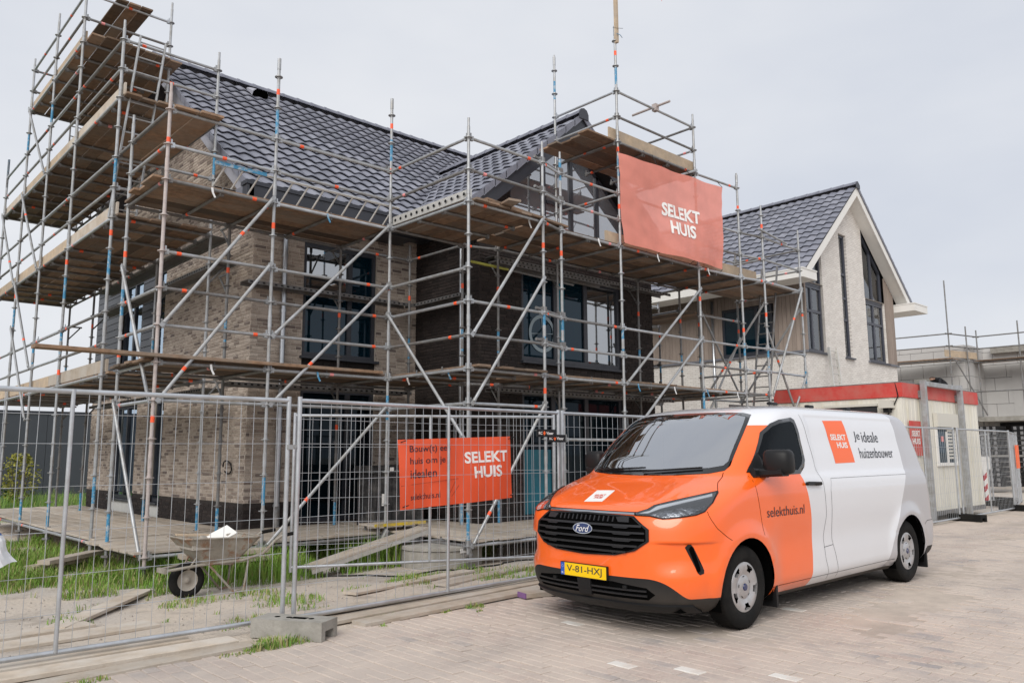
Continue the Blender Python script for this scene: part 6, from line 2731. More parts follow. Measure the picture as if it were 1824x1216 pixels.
# concrete foot with its two notches and post holes
def concrete_foot(c, ang, label, mt='concrete', size=(0.72, 0.23, 0.15)):
    lx, ly, h = size
    q = MB()
    n0 = 0.13
    pts = [(-lx/2, 0), (-lx/2+0.02, 0), (lx/2-0.02, 0), (lx/2, 0), (lx/2, h*0.92), (lx/2-0.02, h), (-lx/2+0.02, h), (-lx/2, h*0.92)]
    M = Matrix.Translation(c) @ Matrix.Rotation(ang, 4, 'Z')
    def bx(a, b, mi=0):
        q.box(a, b, mi, M)
    # body in pieces so that the carrying notch stays open at each end
    for s in (-1, 1):
        bx((s*lx/2-(0.10 if s > 0 else 0), -ly/2, 0.0), (s*lx/2+(0.10 if s < 0 else 0), -ly/2+0.06, h))
        bx((s*lx/2-(0.10 if s > 0 else 0), ly/2-0.06, 0.0), (s*lx/2+(0.10 if s < 0 else 0), ly/2, h))
        bx((s*lx/2-(0.10 if s > 0 else 0), -ly/2+0.06, 0.075), (s*lx/2+(0.10 if s < 0 else 0), ly/2-0.06, h-0.001))
    bx((-lx/2+0.10, -ly/2, 0.0), (lx/2-0.10, ly/2, h-0.0005))
    for x in (-0.16, -0.05, 0.05, 0.16):
        q.tube(M @ Vector((x, 0, h)), M @ Vector((x, 0, h+0.002)), 0.024, 12, 1)
    q.box((-0.02, -0.03, h), (0.12, 0.03, h+0.0015), 1, M)
    tag(q.build('concrete_block', [mt, 'deep_black']), label, 'fence foot', 'fence feet')


concrete_foot((-0.30, -4.55, 0.0), R(-60), 'large concrete fence foot on the pavers below the panel joint', size=(0.66, 0.25, 0.15))
concrete_foot((3.42, -4.07, 0.0), R(90), 'concrete fence foot beside the van bumper')
for (x, y, lab) in ((15.2, -4.75, 'black fence foot between the two cabin fence panels'), (19.2, -4.6, 'black fence foot at the end of the cabin fence'), (20.6, -3.9, 'black rubber fence foot behind the right end panel'), (22.6, -3.4, 'black rubber fence foot farthest right')):
    concrete_foot((x, y, 0.0), R(80), lab, 'black_rubber', (0.7, 0.25, 0.14))

# ---- banners
def banner_mat(name, col, thin):
    m = bpy.data.materials.new(name)
    m.use_nodes = True
    n = m.node_tree.nodes
    L = m.node_tree.links
    n.clear()
    o = n.new('ShaderNodeOutputMaterial')
    d = n.new('ShaderNodeBsdfDiffuse')
    t = n.new('ShaderNodeBsdfTranslucent')
    tr = n.new('ShaderNodeBsdfTransparent')
    g = n.new('ShaderNodeBsdfGlossy')
    g.inputs['Roughness'].default_value = 0.45
    nn = n.new('ShaderNodeTexNoise')
    nn.inputs['Scale'].default_value = 4
    nn.inputs['Detail'].default_value = 7
    tcn = n.new('ShaderNodeTexCoord')
    L.new(tcn.outputs['Object'], nn.inputs['Vector'])
    mr = n.new('ShaderNodeMapRange')
    mr.inputs[1].default_value = 0.3
    mr.inputs[2].default_value = 0.7
    mr.inputs[3].default_value = 0.93
    mr.inputs[4].default_value = 1.05
    L.new(nn.outputs['Fac'], mr.inputs[0])
    vm = n.new('ShaderNodeVectorMath')
    vm.operation = 'SCALE'
    vm.inputs[0].default_value = col
    L.new(mr.outputs[0], vm.inputs['Scale'])
    L.new(vm.outputs[0], d.inputs['Color'])
    L.new(vm.outputs[0], t.inputs['Color'])
    tr.inputs['Color'].default_value = (1.0, 0.75, 0.7, 1)
    a = n.new('ShaderNodeMixShader')
    a.inputs['Fac'].default_value = 0.3 if thin else 0.12
    L.new(d.outputs[0], a.inputs[1])
    L.new(t.outputs[0], a.inputs[2])
    b = n.new('ShaderNodeMixShader')
    b.inputs['Fac'].default_value = 0.14 if thin else 0.0
    L.new(a.outputs[0], b.inputs[1])
    L.new(tr.outputs[0], b.inputs[2])
    c = n.new('ShaderNodeMixShader')
    c.inputs['Fac'].default_value = 0.05
    L.new(b.outputs[0], c.inputs[1])
    L.new(g.outputs[0], c.inputs[2])
    L.new(c.outputs[0], o.inputs['Surface'])
    MATS[name] = m


banner_mat('banner_mesh', (1.0, 0.36, 0.28), True)
banner_mat('banner_vinyl', (0.86, 0.115, 0.04), False)


def sheet(name, TL, TR_, BL, BR, nrm, mt, label, wave, nu=40, nv=24):
    """hanging cloth: bilinear between four corners, pushed along nrm by wave(u, v)"""
    TL, TR_, BL, BR, nrm = map(Vector, (TL, TR_, BL, BR, nrm))
    def P(u, v, off=0.0):
        return (TL*(1-u)+TR_*u)*(1-v) + (BL*(1-u)+BR*u)*v + nrm*(wave(u, v)+off)
    q = MB()
    for j in range(nv+1):
        for i in range(nu+1):
            q.v.append(tuple(P(i/nu, j/nv)))
    for j in range(nv):
        for i in range(nu):
            q.f.append((j*(nu+1)+i, (j+1)*(nu+1)+i, (j+1)*(nu+1)+i+1, j*(nu+1)+i+1))
            q.m.append(0)
            q.t.append(0)
    t = thing(name, BL, label, 'banner')
    q.build('cloth', mt, t, smooth=True)
    return t, P


def print_on(t, P, body_, u0, v0, u1, v1, mt, bold, off=0.006, **k):
    vs, fs = text_fit(body_, 1, 1, bold, **k)
    q = MB()
    q.addmesh([P(u0+(u1-u0)*x, v1+(v0-v1)*y, off) for x, y in vs], fs)
    q.build('lettering', mt, t)


wv = lambda u, v: 0.03*math.sin(u*9+v*2.2)*(0.3+v*0.7) + 0.018*math.sin(u*21-v*3) + 0.02*math.sin(v*7+u*3) + 0.05*u*(1-u)*v + 0.006*math.sin(u*34+v*26)*(1-v)*v*2 + 0.005*math.sin(v*31-u*17)
bt, BP = sheet('banner', (7.30, -1.93, 6.94), (10.64, -1.99, 7.02), (7.36, -1.95, 5.24), (10.62, -1.99, 5.26), (0, -1, 0), 'banner_mesh', 'large orange banner hanging from the scaffold of the front gable', wv)
mat('banner_white', (0.85, 0.84, 0.82), 0.7)
print_on(bt, BP, 'SELEKT', 0.375, 0.40, 0.735, 0.555, 'banner_white', 0.035, 0.013)
print_on(bt, BP, 'HUIS', 0.445, 0.59, 0.685, 0.745, 'banner_white', 0.035, 0.013)
for u in (0.0, 0.33, 0.66, 1.0):
    q = MB()
    a = BP(u, 0.0)
    q.tube(a, (a.x, -1.88, zL(14)), 0.006, 5)
    q.build('cable_tie', 'black_plastic', bt)
    a = BP(u, 1.0)
    q = MB()
    q.tube(a, (a.x, -1.88, zL(10)), 0.006, 5)
    q.build('cable_tie', 'black_plastic', bt)
wf = lambda u, v: 0.012*math.sin(u*8+v*3) + 0.008*math.sin(u*23) + 0.02*v*u
ft, FP = sheet('banner', (1.02, -4.09, 1.625), (2.60, -4.045, 1.675), (1.06, -4.09, 0.925), (2.63, -4.045, 0.985), (0, -1, 0), 'banner_vinyl', 'orange vinyl banner tied to the fence left of the van', wf)
print_on(ft, FP, 'SELEKT', 0.56, 0.22, 0.955, 0.40, 'banner_white', 0.03, 0.004)
print_on(ft, FP, 'HUIS', 0.635, 0.45, 0.895, 0.635, 'banner_white', 0.03, 0.004)
for i, tx in enumerate(('Bouw(t) een', 'huis om je', 'idealen')):
    w_ = (0.355, 0.305, 0.225)[i]
    print_on(ft, FP, tx, 0.085, 0.09+i*0.175, 0.085+w_, 0.215+i*0.175, 'ink', 0.004, 0.004)
print_on(ft, FP, 'selekthuis.nl', 0.085, 0.79, 0.33, 0.875, 'ink', 0.003, 0.004)
mat('crease', (0.35, 0.06, 0.03), 0.8)
q = MB()
for (u0, v0, u1, v1) in ((0.01, 0.66, 0.5, 0.62), (0.42, 0.82, 0.47, 0.66), (0.43, 0.88, 0.5, 0.72)):
    q.beam(FP(u0, v0, 0.003), FP(u1, v1, 0.003), 0.002, 0.004)
q.build('fold_line', 'crease', ft)
for u in (0.02, 0.98):
    for v in (0.04, 0.96):
        q = MB()
        a = FP(u, v, 0.004)
        q.tube(a, a + Vector((0.03, -0.06, 0.02)), 0.005, 5)
        q.build('cable_tie', 'black_plastic', ft)
# two small black plates near the joint
for k, (x, z, y, lab) in enumerate(((3.07, 1.715, -4.16, 'upper left one of the two small black name plates on the fence'), (3.255, 1.655, -4.15, 'lower right one of the two small black name plates on the fence'))):
    t = thing('name_plate', (x, y, z), lab, 'plate', 'small black plates on the fence')
    q = MB()
    q.box((x-0.155, y-0.012, z-0.045), (x+0.155, y-0.006, z+0.045))
    q.build('plate', 'gloss_black', t)
    for (tx, x0, w_, mt) in (('RC', -0.125, 0.06, 'decal_white'), ('Visser', 0.0, 0.12, 'decal_white')):
        vs, fs = text_fit(tx, w_, 0.034, 0.03)
        q = MB()
        q.addmesh([(x+x0+a, y-0.0135, z-0.017+b) for a, b in vs], fs)
        q.build('lettering', mt, t)
    q = MB()
    q.face([(x-0.055, y-0.0135, z), (x-0.032, y-0.0135, z-0.028), (x-0.009, y-0.0135, z), (x-0.032, y-0.0135, z+0.028)])
    q.build('emblem', 'decal_orange', t)

q = MB()
q.box((20.95, -4.26, 1.0), (21.2, -4.24, 1.62))
tag(q.build('red_notice', 'decal_orange'), 'narrow red notice strip on the fence at the right picture edge', 'notice')
# black cable trailing over the sand
q = MB()
cp = [(1.9, -1.05), (2.4, -1.5), (2.75, -1.95), (3.3, -1.85), (3.5, -2.15), (4.0, -2.2), (4.3, -2.0), (4.9, -2.3)]
cc = []
for i in range(len(cp)-1):
    for k in range(5):
        f = k/5
        x, y = cp[i][0]*(1-f)+cp[i+1][0]*f, cp[i][1]*(1-f)+cp[i+1][1]*f + 0.06*math.sin((i+f)*3.0)
        cc.append((x, y, hgt(x, y)+0.012))
q.path(cc, 0.011, 6)
tag(q.build('power_cable', 'black_plastic'), 'thin black cable trailing over the sand before the concrete ring', 'cable')
# bag of blue and white plastic on the fence at the left edge
bag = thing('plastic_bag', (-2.36, -4.2, 0.72), 'blue and white plastic bag snagged on the fence at the left edge', 'bag')
mat('bag_white', (0.72, 0.75, 0.78), 0.35, 0, 0.1, 6)
mat('bag_blue', (0.02, 0.09, 0.3), 0.4, 0, 0.1, 6)
q = MB()
for j in range(12):
    for i in range(10):
        def f_(i, j):
            u, v = i/10, j/12
            w_ = 0.10+0.15*v**1.4+0.02*math.sin(v*13)
            return (-2.57+u*w_*1.2+0.02*math.sin(v*9), -4.19-0.035*math.sin(u*3.1)-0.02*math.sin(u*11+v*7), 1.18-v*0.46-0.03*math.sin(u*5))
        q.face([f_(i, j), f_(i, j+1), f_(i+1, j+1), f_(i+1, j)], 1 if 2 <= j <= 6 and i > 1 + (j % 3) else 0)
q.build('film', ['bag_white', 'bag_blue'], bag, smooth=True)

# ---- wheelbarrow
wb = thing('wheelbarrow', (0.2, -1.4, hgt(0.2, -1.4)), 'rusty builders wheelbarrow with rubble and a white slab, below the scaffold corner', 'wheelbarrow')
mat('barrow_steel', (0.3, 0.275, 0.235), 0.75, 0.1, 0.25, 9, 0.3, 60, dirt=(0.24, 0.12, 0.06), dirt_amt=0.75, dirt_scale=7, lo=0.52, hi=0.62)
mat('cement_grey', (0.36, 0.33, 0.29), 0.95, 0, 0.2, 9, 0.5, 40)
YBW = -1.42
zg = hgt(0, YBW)
top = [(-0.14, YBW-0.31, 0.56), (0.74, YBW-0.35, 0.53), (0.74, YBW+0.35, 0.53), (-0.14, YBW+0.31, 0.56)]
bot = [(0.12, YBW-0.17, 0.25), (0.47, YBW-0.2, 0.22), (0.47, YBW+0.2, 0.22), (0.12, YBW+0.17, 0.25)]
q = MB()
nseg = 4
lv = []
for k in range(nseg+1):
    f = k/nseg
    ring_ = []
    for c in range(4):
        a, b = Vector(bot[c]), Vector(top[c])
        a2, b2 = Vector(bot[(c+1) % 4]), Vector(top[(c+1) % 4])
        p = a.lerp(b, f**0.8)
        p2 = a2.lerp(b2, f**0.8)
        for s in range(5):
            g = 0.08+0.84*s/4
            ring_.append(p.lerp(p2, g))
    lv.append(ring_)
for a, b in zip(lv[:-1], lv[1:]):
    for i in range(20):
        q.face([a[i], a[(i+1) % 20], b[(i+1) % 20], b[i]])
q.face(lv[0])
tray = q.build('tray', 'barrow_steel', wb, smooth=True)
q = MB()
q.path(lv[-1] + [lv[-1][0]], 0.012, 6)
q.build('tray_rim', 'barrow_steel', tray)
for s in (-1, 1):
    y = YBW + s*0.15
    q = MB()
    pts = [(-0.28, YBW+s*0.1, 0.21), (0.1, YBW+s*0.15, 0.25), (0.55, YBW+s*0.24, 0.27), (0.78, YBW+s*0.27, 0.33), (0.93, YBW+s*0.28, 0.47), (1.02, YBW+s*0.28, 0.52), (1.2, YBW+s*0.28, 0.54)]
    q.path(pts, 0.017, 10)
    q.path(pts[-2:], 0.022, 10, 1)
    smooth_by_angle(q.build('handle_bar', ['barrow_steel', 'black_rubber'], wb).data, 60)
    q = MB()
    zl = hgt(0.5, y)
    q.path([(0.18, YBW+s*0.16, 0.25), (0.48, YBW+s*0.2, zl+0.012), (0.58, YBW+s*0.22, zl+0.02), (0.62, YBW+s*0.24, 0.28)], 0.013, 8)
    q.build('leg', 'barrow_steel', wb)
    q = MB()
    q.path([(-0.02, YBW+s*0.09, 0.2), (0.10, YBW+s*0.13, 0.40), (0.0, YBW+s*0.2, 0.43)], 0.011, 8)
    q.build('wheel_fork', 'barrow_steel', wb)
q = MB()
q.beam((-0.28, YBW-0.12, 0.21), (-0.28, YBW+0.12, 0.21), 0.03, 0.05)
q.build('front_bar', 'barrow_steel', wb)
Mw = Matrix.Translation((0.0, YBW, zg+0.2)) @ Matrix.Rotation(R(90), 4, 'X')
q = MB()
q.lathe([(.115, -.035), (.14, -.05), (.175, -.05), (.195, -.03), (.2, 0), (.195, .03), (.175, .05), (.14, .05), (.115, .035)], Mw, 32)
wh = q.build('wheel', 'black_rubber', wb, smooth=True)
q = MB()
q.lathe([(.0, .03), (.03, .03), (.035, .015), (.09, .012), (.118, .036)], Mw, 24)
q.lathe([(.0, -.03), (.03, -.03), (.035, -.015), (.09, -.012), (.118, -.036)], Mw, 24)
q.build('rim', 'cement_grey', wh, smooth=True)
q = MB()
rw = random.Random(5)
for k in range(9):
    x, y = rw.uniform(0.0, 0.6), YBW+rw.uniform(-0.24, 0.24)
    r_ = rw.uniform(0.02, 0.05)
    M = Matrix.Translation((x, y, 0.49+rw.uniform(-0.02, 0.05))) @ Matrix.Rotation(rw.uniform(0, 3), 4, Vector((rw.random(), rw.random(), 1)))
    q.box((-r_, -r_*0.8, -r_*0.5), (r_, r_*0.8, r_*0.5), 0, M)
q.box((-0.05, YBW-0.27, 0.43), (0.64, YBW+0.27, 0.48))
o = stuff(q.build('rubble', 'cement_grey'), 'pale rubble heaped in the wheelbarrow')
o['category'] = 'rubble'
slabm = MB()
M = Matrix.Translation((0.36, YBW-0.08, 0.56)) @ Matrix.Rotation(R(-24), 4, 'Y') @ Matrix.Rotation(R(20), 4, 'X')
slabm.box((-0.15, -0.12, 0), (0.13, 0.12, 0.012), 0, M)
tag(slabm.build('plaster_slab', 'white_paint'), 'white plaster slab sticking out of the wheelbarrow', 'slab')
q = MB()
q.beam((-0.1, YBW+0.12, 0.58), (0.35, YBW+0.05, 0.55), 0.11, 0.02)
tag(q.build('wood_offcut', 'fresh_wood'), 'short brown wood offcut across the wheelbarrow front', 'board')

# ---- concrete ring with lid
q = MB()
Mr = Matrix.Translation((3.75, -1.3, hgt(3.75, -1.3)-0.02))
q.lathe([(.56, 0), (.60, 0), (.60, .27), (.59, .28), (.50, .28), (.50, 0.05)], Mr, 40)
q.lathe([(.62, .281), (.62, .325), (.6, .335), (.0, .335)], Mr, 40)
ring = thing('concrete_ring', (3.75, -1.3, 0), 'low concrete well ring with lid behind the fence banner', 'well ring')
cr_ = q.build('ring', 'concrete', ring)
smooth_by_angle(cr_.data)
q = MB()
q.box((3.62, -1.913, 0.10), (3.74, -1.905, 0.16))
q.build('label', 'decal_white', ring)

# ---- ramp of an aluminium board
q = MB()
q.beam((1.75, -0.98, 0.0), (3.6, -1.05, 0.40), 0.30, 0.03, 0)
q.beam((1.75, -1.115, -0.03), (3.6, -1.185, 0.37), 0.02, 0.09, 1)
q.beam((1.75, -0.845, -0.03), (3.6, -0.915, 0.37), 0.02, 0.09, 1)
tag(q.build('ramp_board', ['plank_top', 'aluminium']), 'metal-edged ramp board resting on the concrete ring', 'ramp')

# ---- black tool chest and platform trolley
ch = thing('tool_chest', (4.38, 1.0, 0.25), 'tall scuffed black plastic chest on the low deck before the front door', 'chest')
mat('scuffed_black', (0.028, 0.028, 0.03), 0.55, 0, 0.3, 7, 0.1, 40, dirt=(0.16, 0.15, 0.14), dirt_amt=0.55, dirt_scale=3.5, lo=0.5, hi=0.66)
q = MB()
q.box((3.92, 0.72, 0.27), (4.88, 1.3, 1.16))
for x in (3.98, 4.28, 4.58, 4.8):
    q.box((x-0.03, 0.69, 0.3), (x+0.03, 0.72, 1.1))
q.build('body', 'scuffed_black', ch)
q = MB()
q.prism([(0.64, 1.165), (1.36, 1.165), (1.36, 1.22), (1.25, 1.29), (0.8, 1.29), (0.64, 1.22)], 0, 3.86, 4.94)
q.build('lid', 'scuffed_black', ch)
q = MB()
q.box((4.02, 0.68, 0.62), (4.1, 0.688, 0.82))
q.box((4.14, 0.632, 1.2), (4.22, 0.638, 1.26))
q.box((4.72, 0.68, 0.86), (4.86, 0.687, 0.93), 1)
q.build('sticker', ['decal_white', 'pink_tape'], ch)
tr_ = thing('trolley', (3.85, 0.25, 0), 'grey steel trestle with yellow edged top before the black chest', 'trestle')
mat('yellow_paint', (0.6, 0.43, 0.03), 0.6, 0, 0.25, 9, dirt=(0.3, 0.26, 0.2), dirt_amt=0.7, dirt_scale=8)
q = MB()
q.box((3.4, -0.05, 0.36), (4.38, 0.4, 0.39), 0)
q.box((3.4, -0.075, 0.355), (4.38, -0.052, 0.40), 1)
q.build('top', ['plank_top', 'yellow_paint'], tr_)
for x in (3.5, 4.25):
    for y in (0.0, 0.36):
        q = MB()
        q.tube((x, y, hgt(x, y)), (x, y, 0.36), 0.022, 8)
        q.build('leg', 'galvanised_dull', tr_)
q = MB()
q.tube((3.42, -0.1, -0.02), (3.6, -0.12, 0.3), 0.05, 10)
q.build('strut', 'galvanised_dull', tr_)

# thin stack of boards by the scaffold foot and sleepers
for k, (a, b, lab) in enumerate((((0.35, -0.25, 0.20), (1.5, -0.35, 0.20), 'grey board with slots lying on the deck edge by the wheelbarrow'), ((0.4, -0.42, 0.12), (1.5, -0.46, 0.12), 'bare board under the deck edge by the wheelbarrow'), ((-0.9, 1.8, -0.02), (-0.1, 2.2, 0.0), 'weathered board end in the grass under the gable deck'), ((-0.75, 1.7, 0.05), (0.1, 2.3, 0.07), 'upper weathered board in the grass under the gable deck'))):
    q = MB()
    q.beam(a, b, 0.2, 0.06, 0, bev=0.004)
    tag(q.build('loose_board', 'plank_top'), lab, 'board', 'boards lying on the ground')

# ---- site cabin
cab = thing('site_cabin', (15.6, -3.0, 0), 'cream site cabin with a red roof band behind the van', 'cabin')
mat('cabin_cream', (0.7, 0.68, 0.61), 0.6, 0, 0.05, 2, dirt=(0.5, 0.44, 0.24), dirt_amt=0.5, dirt_scale=1.6, stretch=(2.5, 2.5, 0.35), lo=0.5, hi=0.72)
mat('cabin_red', (0.58, 0.055, 0.045), 0.6, 0, 0.15, 4, dirt=(0.42, 0.16, 0.13), dirt_amt=0.6, dirt_scale=2)
mat('shutter', (0.6, 0.58, 0.52), 0.5)
CX0, CX1, CY0, CY1, CZ0, CZ1 = 13.35, 17.95, -4.3, -1.5, 0.12, 2.9
q = MB()
q.box((CX0, CY0, CZ0), (CX1, CY1, 2.58))
q.build('wall', 'cabin_cream', cab)
x = CX0 + 0.06
while x < CX1 - 0.1:      # pressed profile of the panels
    q = MB()
    q.box((x, CY0-0.008, CZ0+0.1), (x+0.035, CY0, 2.56))
    q.build('panel_rib', 'cabin_cream', cab)
    x += 0.2
y = CY0 + 0.08
while y < CY1 - 0.1:
    q = MB()
    q.box((CX0-0.008, y, CZ0+0.1), (CX0, y+0.035, 2.56))
    q.build('panel_rib', 'cabin_cream', cab)
    y += 0.2
q = MB()
q.box((CX0-0.03, CY0-0.03, 2.585), (CX1+0.03, CY1+0.03, 2.88))
q.box((CX0-0.03, CY0-0.03, 2.881), (CX1+0.03, CY1+0.03, 2.9), 1)
q.build('roof_band', ['cabin_red', 'galvanised_dull'], cab)
q = MB()
q.box((CX0, CY0-0.012, CZ0-0.02), (CX1, CY0+0.1, CZ0+0.08))
q.build('base_rail', 'galvanised_dull', cab)
q = MB()
for (a, b) in (((15.0, 1.22), (15.07, 2.0)), ((16.18, 1.22), (16.25, 2.0))):
    q.box((a[0], CY0-0.05, a[1]), (b[0], CY0-0.01, b[1]))
q.box((15.0, CY0-0.05, 1.15), (16.25, CY0-0.01, 1.22))
q.box((15.6, CY0-0.05, 1.22), (15.66, CY0-0.012, 1.9))
q.box((14.98, CY0-0.10, 2.0), (16.27, CY0-0.01, 2.3), 1)
cw = q.build('window', ['white_paint', 'shutter'], cab)
q = MB()
q.face([(15.07, CY0-0.02, 1.22), (16.18, CY0-0.02, 1.22), (16.18, CY0-0.02, 2.0), (15.07, CY0-0.02, 2.0)])
q.build('pane', 'teal_glass', cw)
q = MB()
for k in range(9):
    q.box((15.68, CY0-0.035, 1.3+k*0.075), (16.16, CY0-0.028, 1.345+k*0.075))
q.build('blind', 'shutter', cw)
q = MB()
q.box((15.33, CY0-0.03, 1.68), (15.45, CY0-0.024, 1.8))
q.build('notice', 'pink_tape', cw)
q = MB()      # open hatch of the left side
q.box((CX0-0.02, -3.8, 1.3), (CX0-0.012, -2.67, 2.42), 1)
q.box((CX0-0.05, -3.82, 2.42), (CX0-0.01, -2.65, 2.47), 0)
q.build('hatch', ['shutter', 'dark_interior'], cab)
q = MB()
q.prism([(2.42, 13.2), (2.42, 13.34), (2.56, 13.34), (2.56, 13.25)], 1, -4.15, -3.92)
o = MB()
o.box((13.1, -4.16, 2.36), (13.34, -3.93, 2.52), 0)
o.box((13.16, -4.1, 2.27), (13.32, -3.99, 2.36), 1)
o.build('flood_lamp', ['shutter', 'black_plastic'], cab)
q = MB()
q.path([(13.33, -4.2, 2.88), (13.31, -4.25, 2.6), (13.30, -4.12, 2.35), (13.30, -4.0, 2.2), (13.31, -3.95, 1.9)], 0.012, 6)
q.build('cable', 'black_plastic', cab)
# sign board on the cabin
sg_ = thing('cabin_sign', (13.85, -4.33, 1.4), 'red sign board on the cabin corner above the van tail', 'sign')
q = MB()
q.box((13.55, -4.345, 1.38), (14.15, -4.335, 2.1))
q.build('board', 'cabin_red', sg_)
for tx, z in (('SELEKT', 1.78), ('HUIS', 1.62)):
    vs, fs = text_fit(tx, 0.42, 0.12, .035)
    q = MB()
    q.addmesh([(13.64+a, -4.347, z+b) for a, b in vs], fs)
    q.build('lettering', 'decal_white', sg_)
# galvanised portal standing in front of the cabin
pf = thing('steel_portal', (15.3, -4.42, 0), 'galvanised steel portal frame standing against the site cabin', 'frame')
for x in (14.25, 16.45):
    q = MB()
    q.beam((x, -4.42, 0.02), (x, -4.42, 2.97), 0.11, 0.11, bev=0.006)
    q.build('post', 'galvanised', pf)
q = MB()
q.beam((14.31, -4.42, 2.9), (16.39, -4.42, 2.9), 0.09, 0.10, bev=0.006)
q.build('beam', 'galvanised', pf)
for x in (14.25, 16.45):
    q = MB()
    q.box((x-0.09, -4.37, 2.6), (x+0.09, -4.33, 2.75))
    q.build('bracket', 'galvanised_dull', pf)

# red and white barrier post, pallets, blocks at the far right
mat('signal_red', (0.45, 0.02, 0.03), 0.5)
q = MB()
for k in range(6):
    z0, z1 = 0.05+k*0.15, 0.2+k*0.15
    q.face([(20.7, -3.5, z0), (20.86, -3.53, z0+0.1), (20.86, -3.53, z1+0.1), (20.7, -3.5, z1)], k % 2)
    q.face([(20.7, -3.48, z1), (20.86, -3.51, z1+0.1), (20.86, -3.51, z0+0.1), (20.7, -3.48, z0)], k % 2)
tag(q.build('barrier_board', ['signal_red', 'decal_white']), 'red and white striped barrier board beside the site cabin', 'barrier')
q = MB()
q.box((20.5, -3.3, 0.95), (22.0, -3.1, 1.3))
q.box((20.6, -3.28, 0.0), (20.7, -3.12, 0.95))
q.box((21.8, -3.28, 0.0), (21.9, -3.12, 0.95))
tag(q.build('white_trough', 'white_paint'), 'white trough on legs behind the right cabin fence', 'trough')
rk = random.Random(4)
for k, (x, y, z, lab) in enumerate(((31.5, -0.5, 0.1, 'lower left black crate stack behind the right fence'), (31.5, -0.5, 1.3, 'upper left black crate stack behind the right fence'), (32.2, -1.9, 0.1, 'lower right black crate stack behind the right fence'), (32.2, -1.9, 1.3, 'upper right black crate stack behind the right fence'))):
    t = thing('crate_stack', (x, y, z), lab, 'crate', 'black crate stacks behind the right fence')
    for j in range(6):
        q = MB()
        q.box((x-0.55, y-0.55, z+j*0.19), (x+0.55, y+0.55, z+j*0.19+0.165))
        for i in range(5):
            q.box((x-0.57, y-0.5+i*0.22, z+j*0.19+0.02), (x-0.55, y-0.4+i*0.22, z+j*0.19+0.14), 1)
        q.build('crate_tier', ['black_plastic', 'dark_chrome'], t)

# ---- shell of a further house, with tube scaffold and a worker
sh = thing('block_shell', (37, 1, 0), 'unfinished white block house shell at the right edge', 'building')
mat('white_block', (0.5, 0.49, 0.48), 0.85, 0, 0.06, 1.5)
mat('block_joint', (0.42, 0.41, 0.4), 0.9)
rows = []
def block_wall(p0, p1, z0, z1, nrm, openings=()):
    """wall of large white blocks, each a piece of its own"""
    p0, p1 = Vector((*p0, 0)), Vector((*p1, 0))
    d = (p1-p0).normalized()
    ln = (p1-p0).length
    n_ = Vector((*nrm, 0))
    q = MB()
    a, b = p0 - n_*0.02, p1 - n_*0.02
    def bk(u0, u1, c, e):
        return [tuple(p0 + d*u0 + n_*0.0 + Vector((0, 0, c)))]
    z = z0
    r_ = 0
    while z < z1 - 0.05:
        h = min(0.59, z1-z)
        u = -0.5 if r_ % 2 else 0.0
        while u < ln:
            u0, u1 = max(0, u), min(ln, u+0.99)
            if u1-u0 > 0.05 and not any(o_[0] < (u0+u1)/2 < o_[1] and o_[2] < z+h/2 < o_[3] for o_ in openings):
                q = MB()
                A, B_ = p0+d*u0, p0+d*(u1-0.006)
                q.beam(A + Vector((0, 0, z+h/2)), B_ + Vector((0, 0, z+h/2)), 0.2, h-0.006, 0)
                q.build('wall_block', 'white_block', sh)
            u += 1.0
        z += 0.6
        r_ += 1
block_wall((35.4, 6.0), (35.4, 1.2), 0.0, 6.2, (-1, 0), [(2.6, 3.4, 3.6, 5.0)])
block_wall((37.6, 1.2), (37.6, -9.0), 0.0, 6.2, (-1, 0), [(1.9, 3.0, 3.0, 5.4), (4.2, 5.6, 3.2, 5.2), (1.5, 4.5, 0.0, 2.4)])
block_wall((35.5, 1.2), (37.5, 1.2), 0.0, 6.2, (0, -1))
q = MB()
q.box((35.6, -9, 2.75), (44, 6, 2.95))
q.box((37.9, -9, 0), (38.1, 6, 6), 1)
q.box((37.48, -0.6, 3.0), (37.49, 0.0, 5.3), 2)
q.build('floor_slab', ['concrete', 'concrete', 'white_block'], sh)
q = MB()
q.box((37.2, -2.6, 5.9), (37.9, 0.7, 6.15))
q.build('lintel', 'concrete', sh)
q = MB()
q.box((37.3, -2.5, 2.3), (37.49, 0.6, 2.72))
q.build('dark_board', 'black_plastic', sh)
W_ = Scaf((35, 1, 0), 'bare tube scaffold in front of the white block shell at the right edge', 'scaffolds of the far house')
for (x, y, t_) in ((33.7, 3.6, 10.6), (34.05, 1.4, 17.6), (35.2, 1.05, 13.6), (36.1, 0.9, 13.4), (36.15, -0.75, 13.9), (36.2, -3.2, 13.5), (33.6, 5.6, 13)):
    q = MB()
    q.tube((x, y, 0), (x, y, zL(t_)), 0.03, 8)
    q.build('standard', 'galvanised_dull', W_.root)
for z in (6.05, 6.6):
    for a, b in (((33.6, 5.6), (34.05, 1.25)), ((33.85, 1.45), (36.3, 0.88)), ((36.1, 1.05), (36.25, -6.0))):
        q = MB()
        q.tube((*a, z), (*b, z), 0.03, 8)
        q.build('guard_rail', 'galvanised_dull', W_.root)
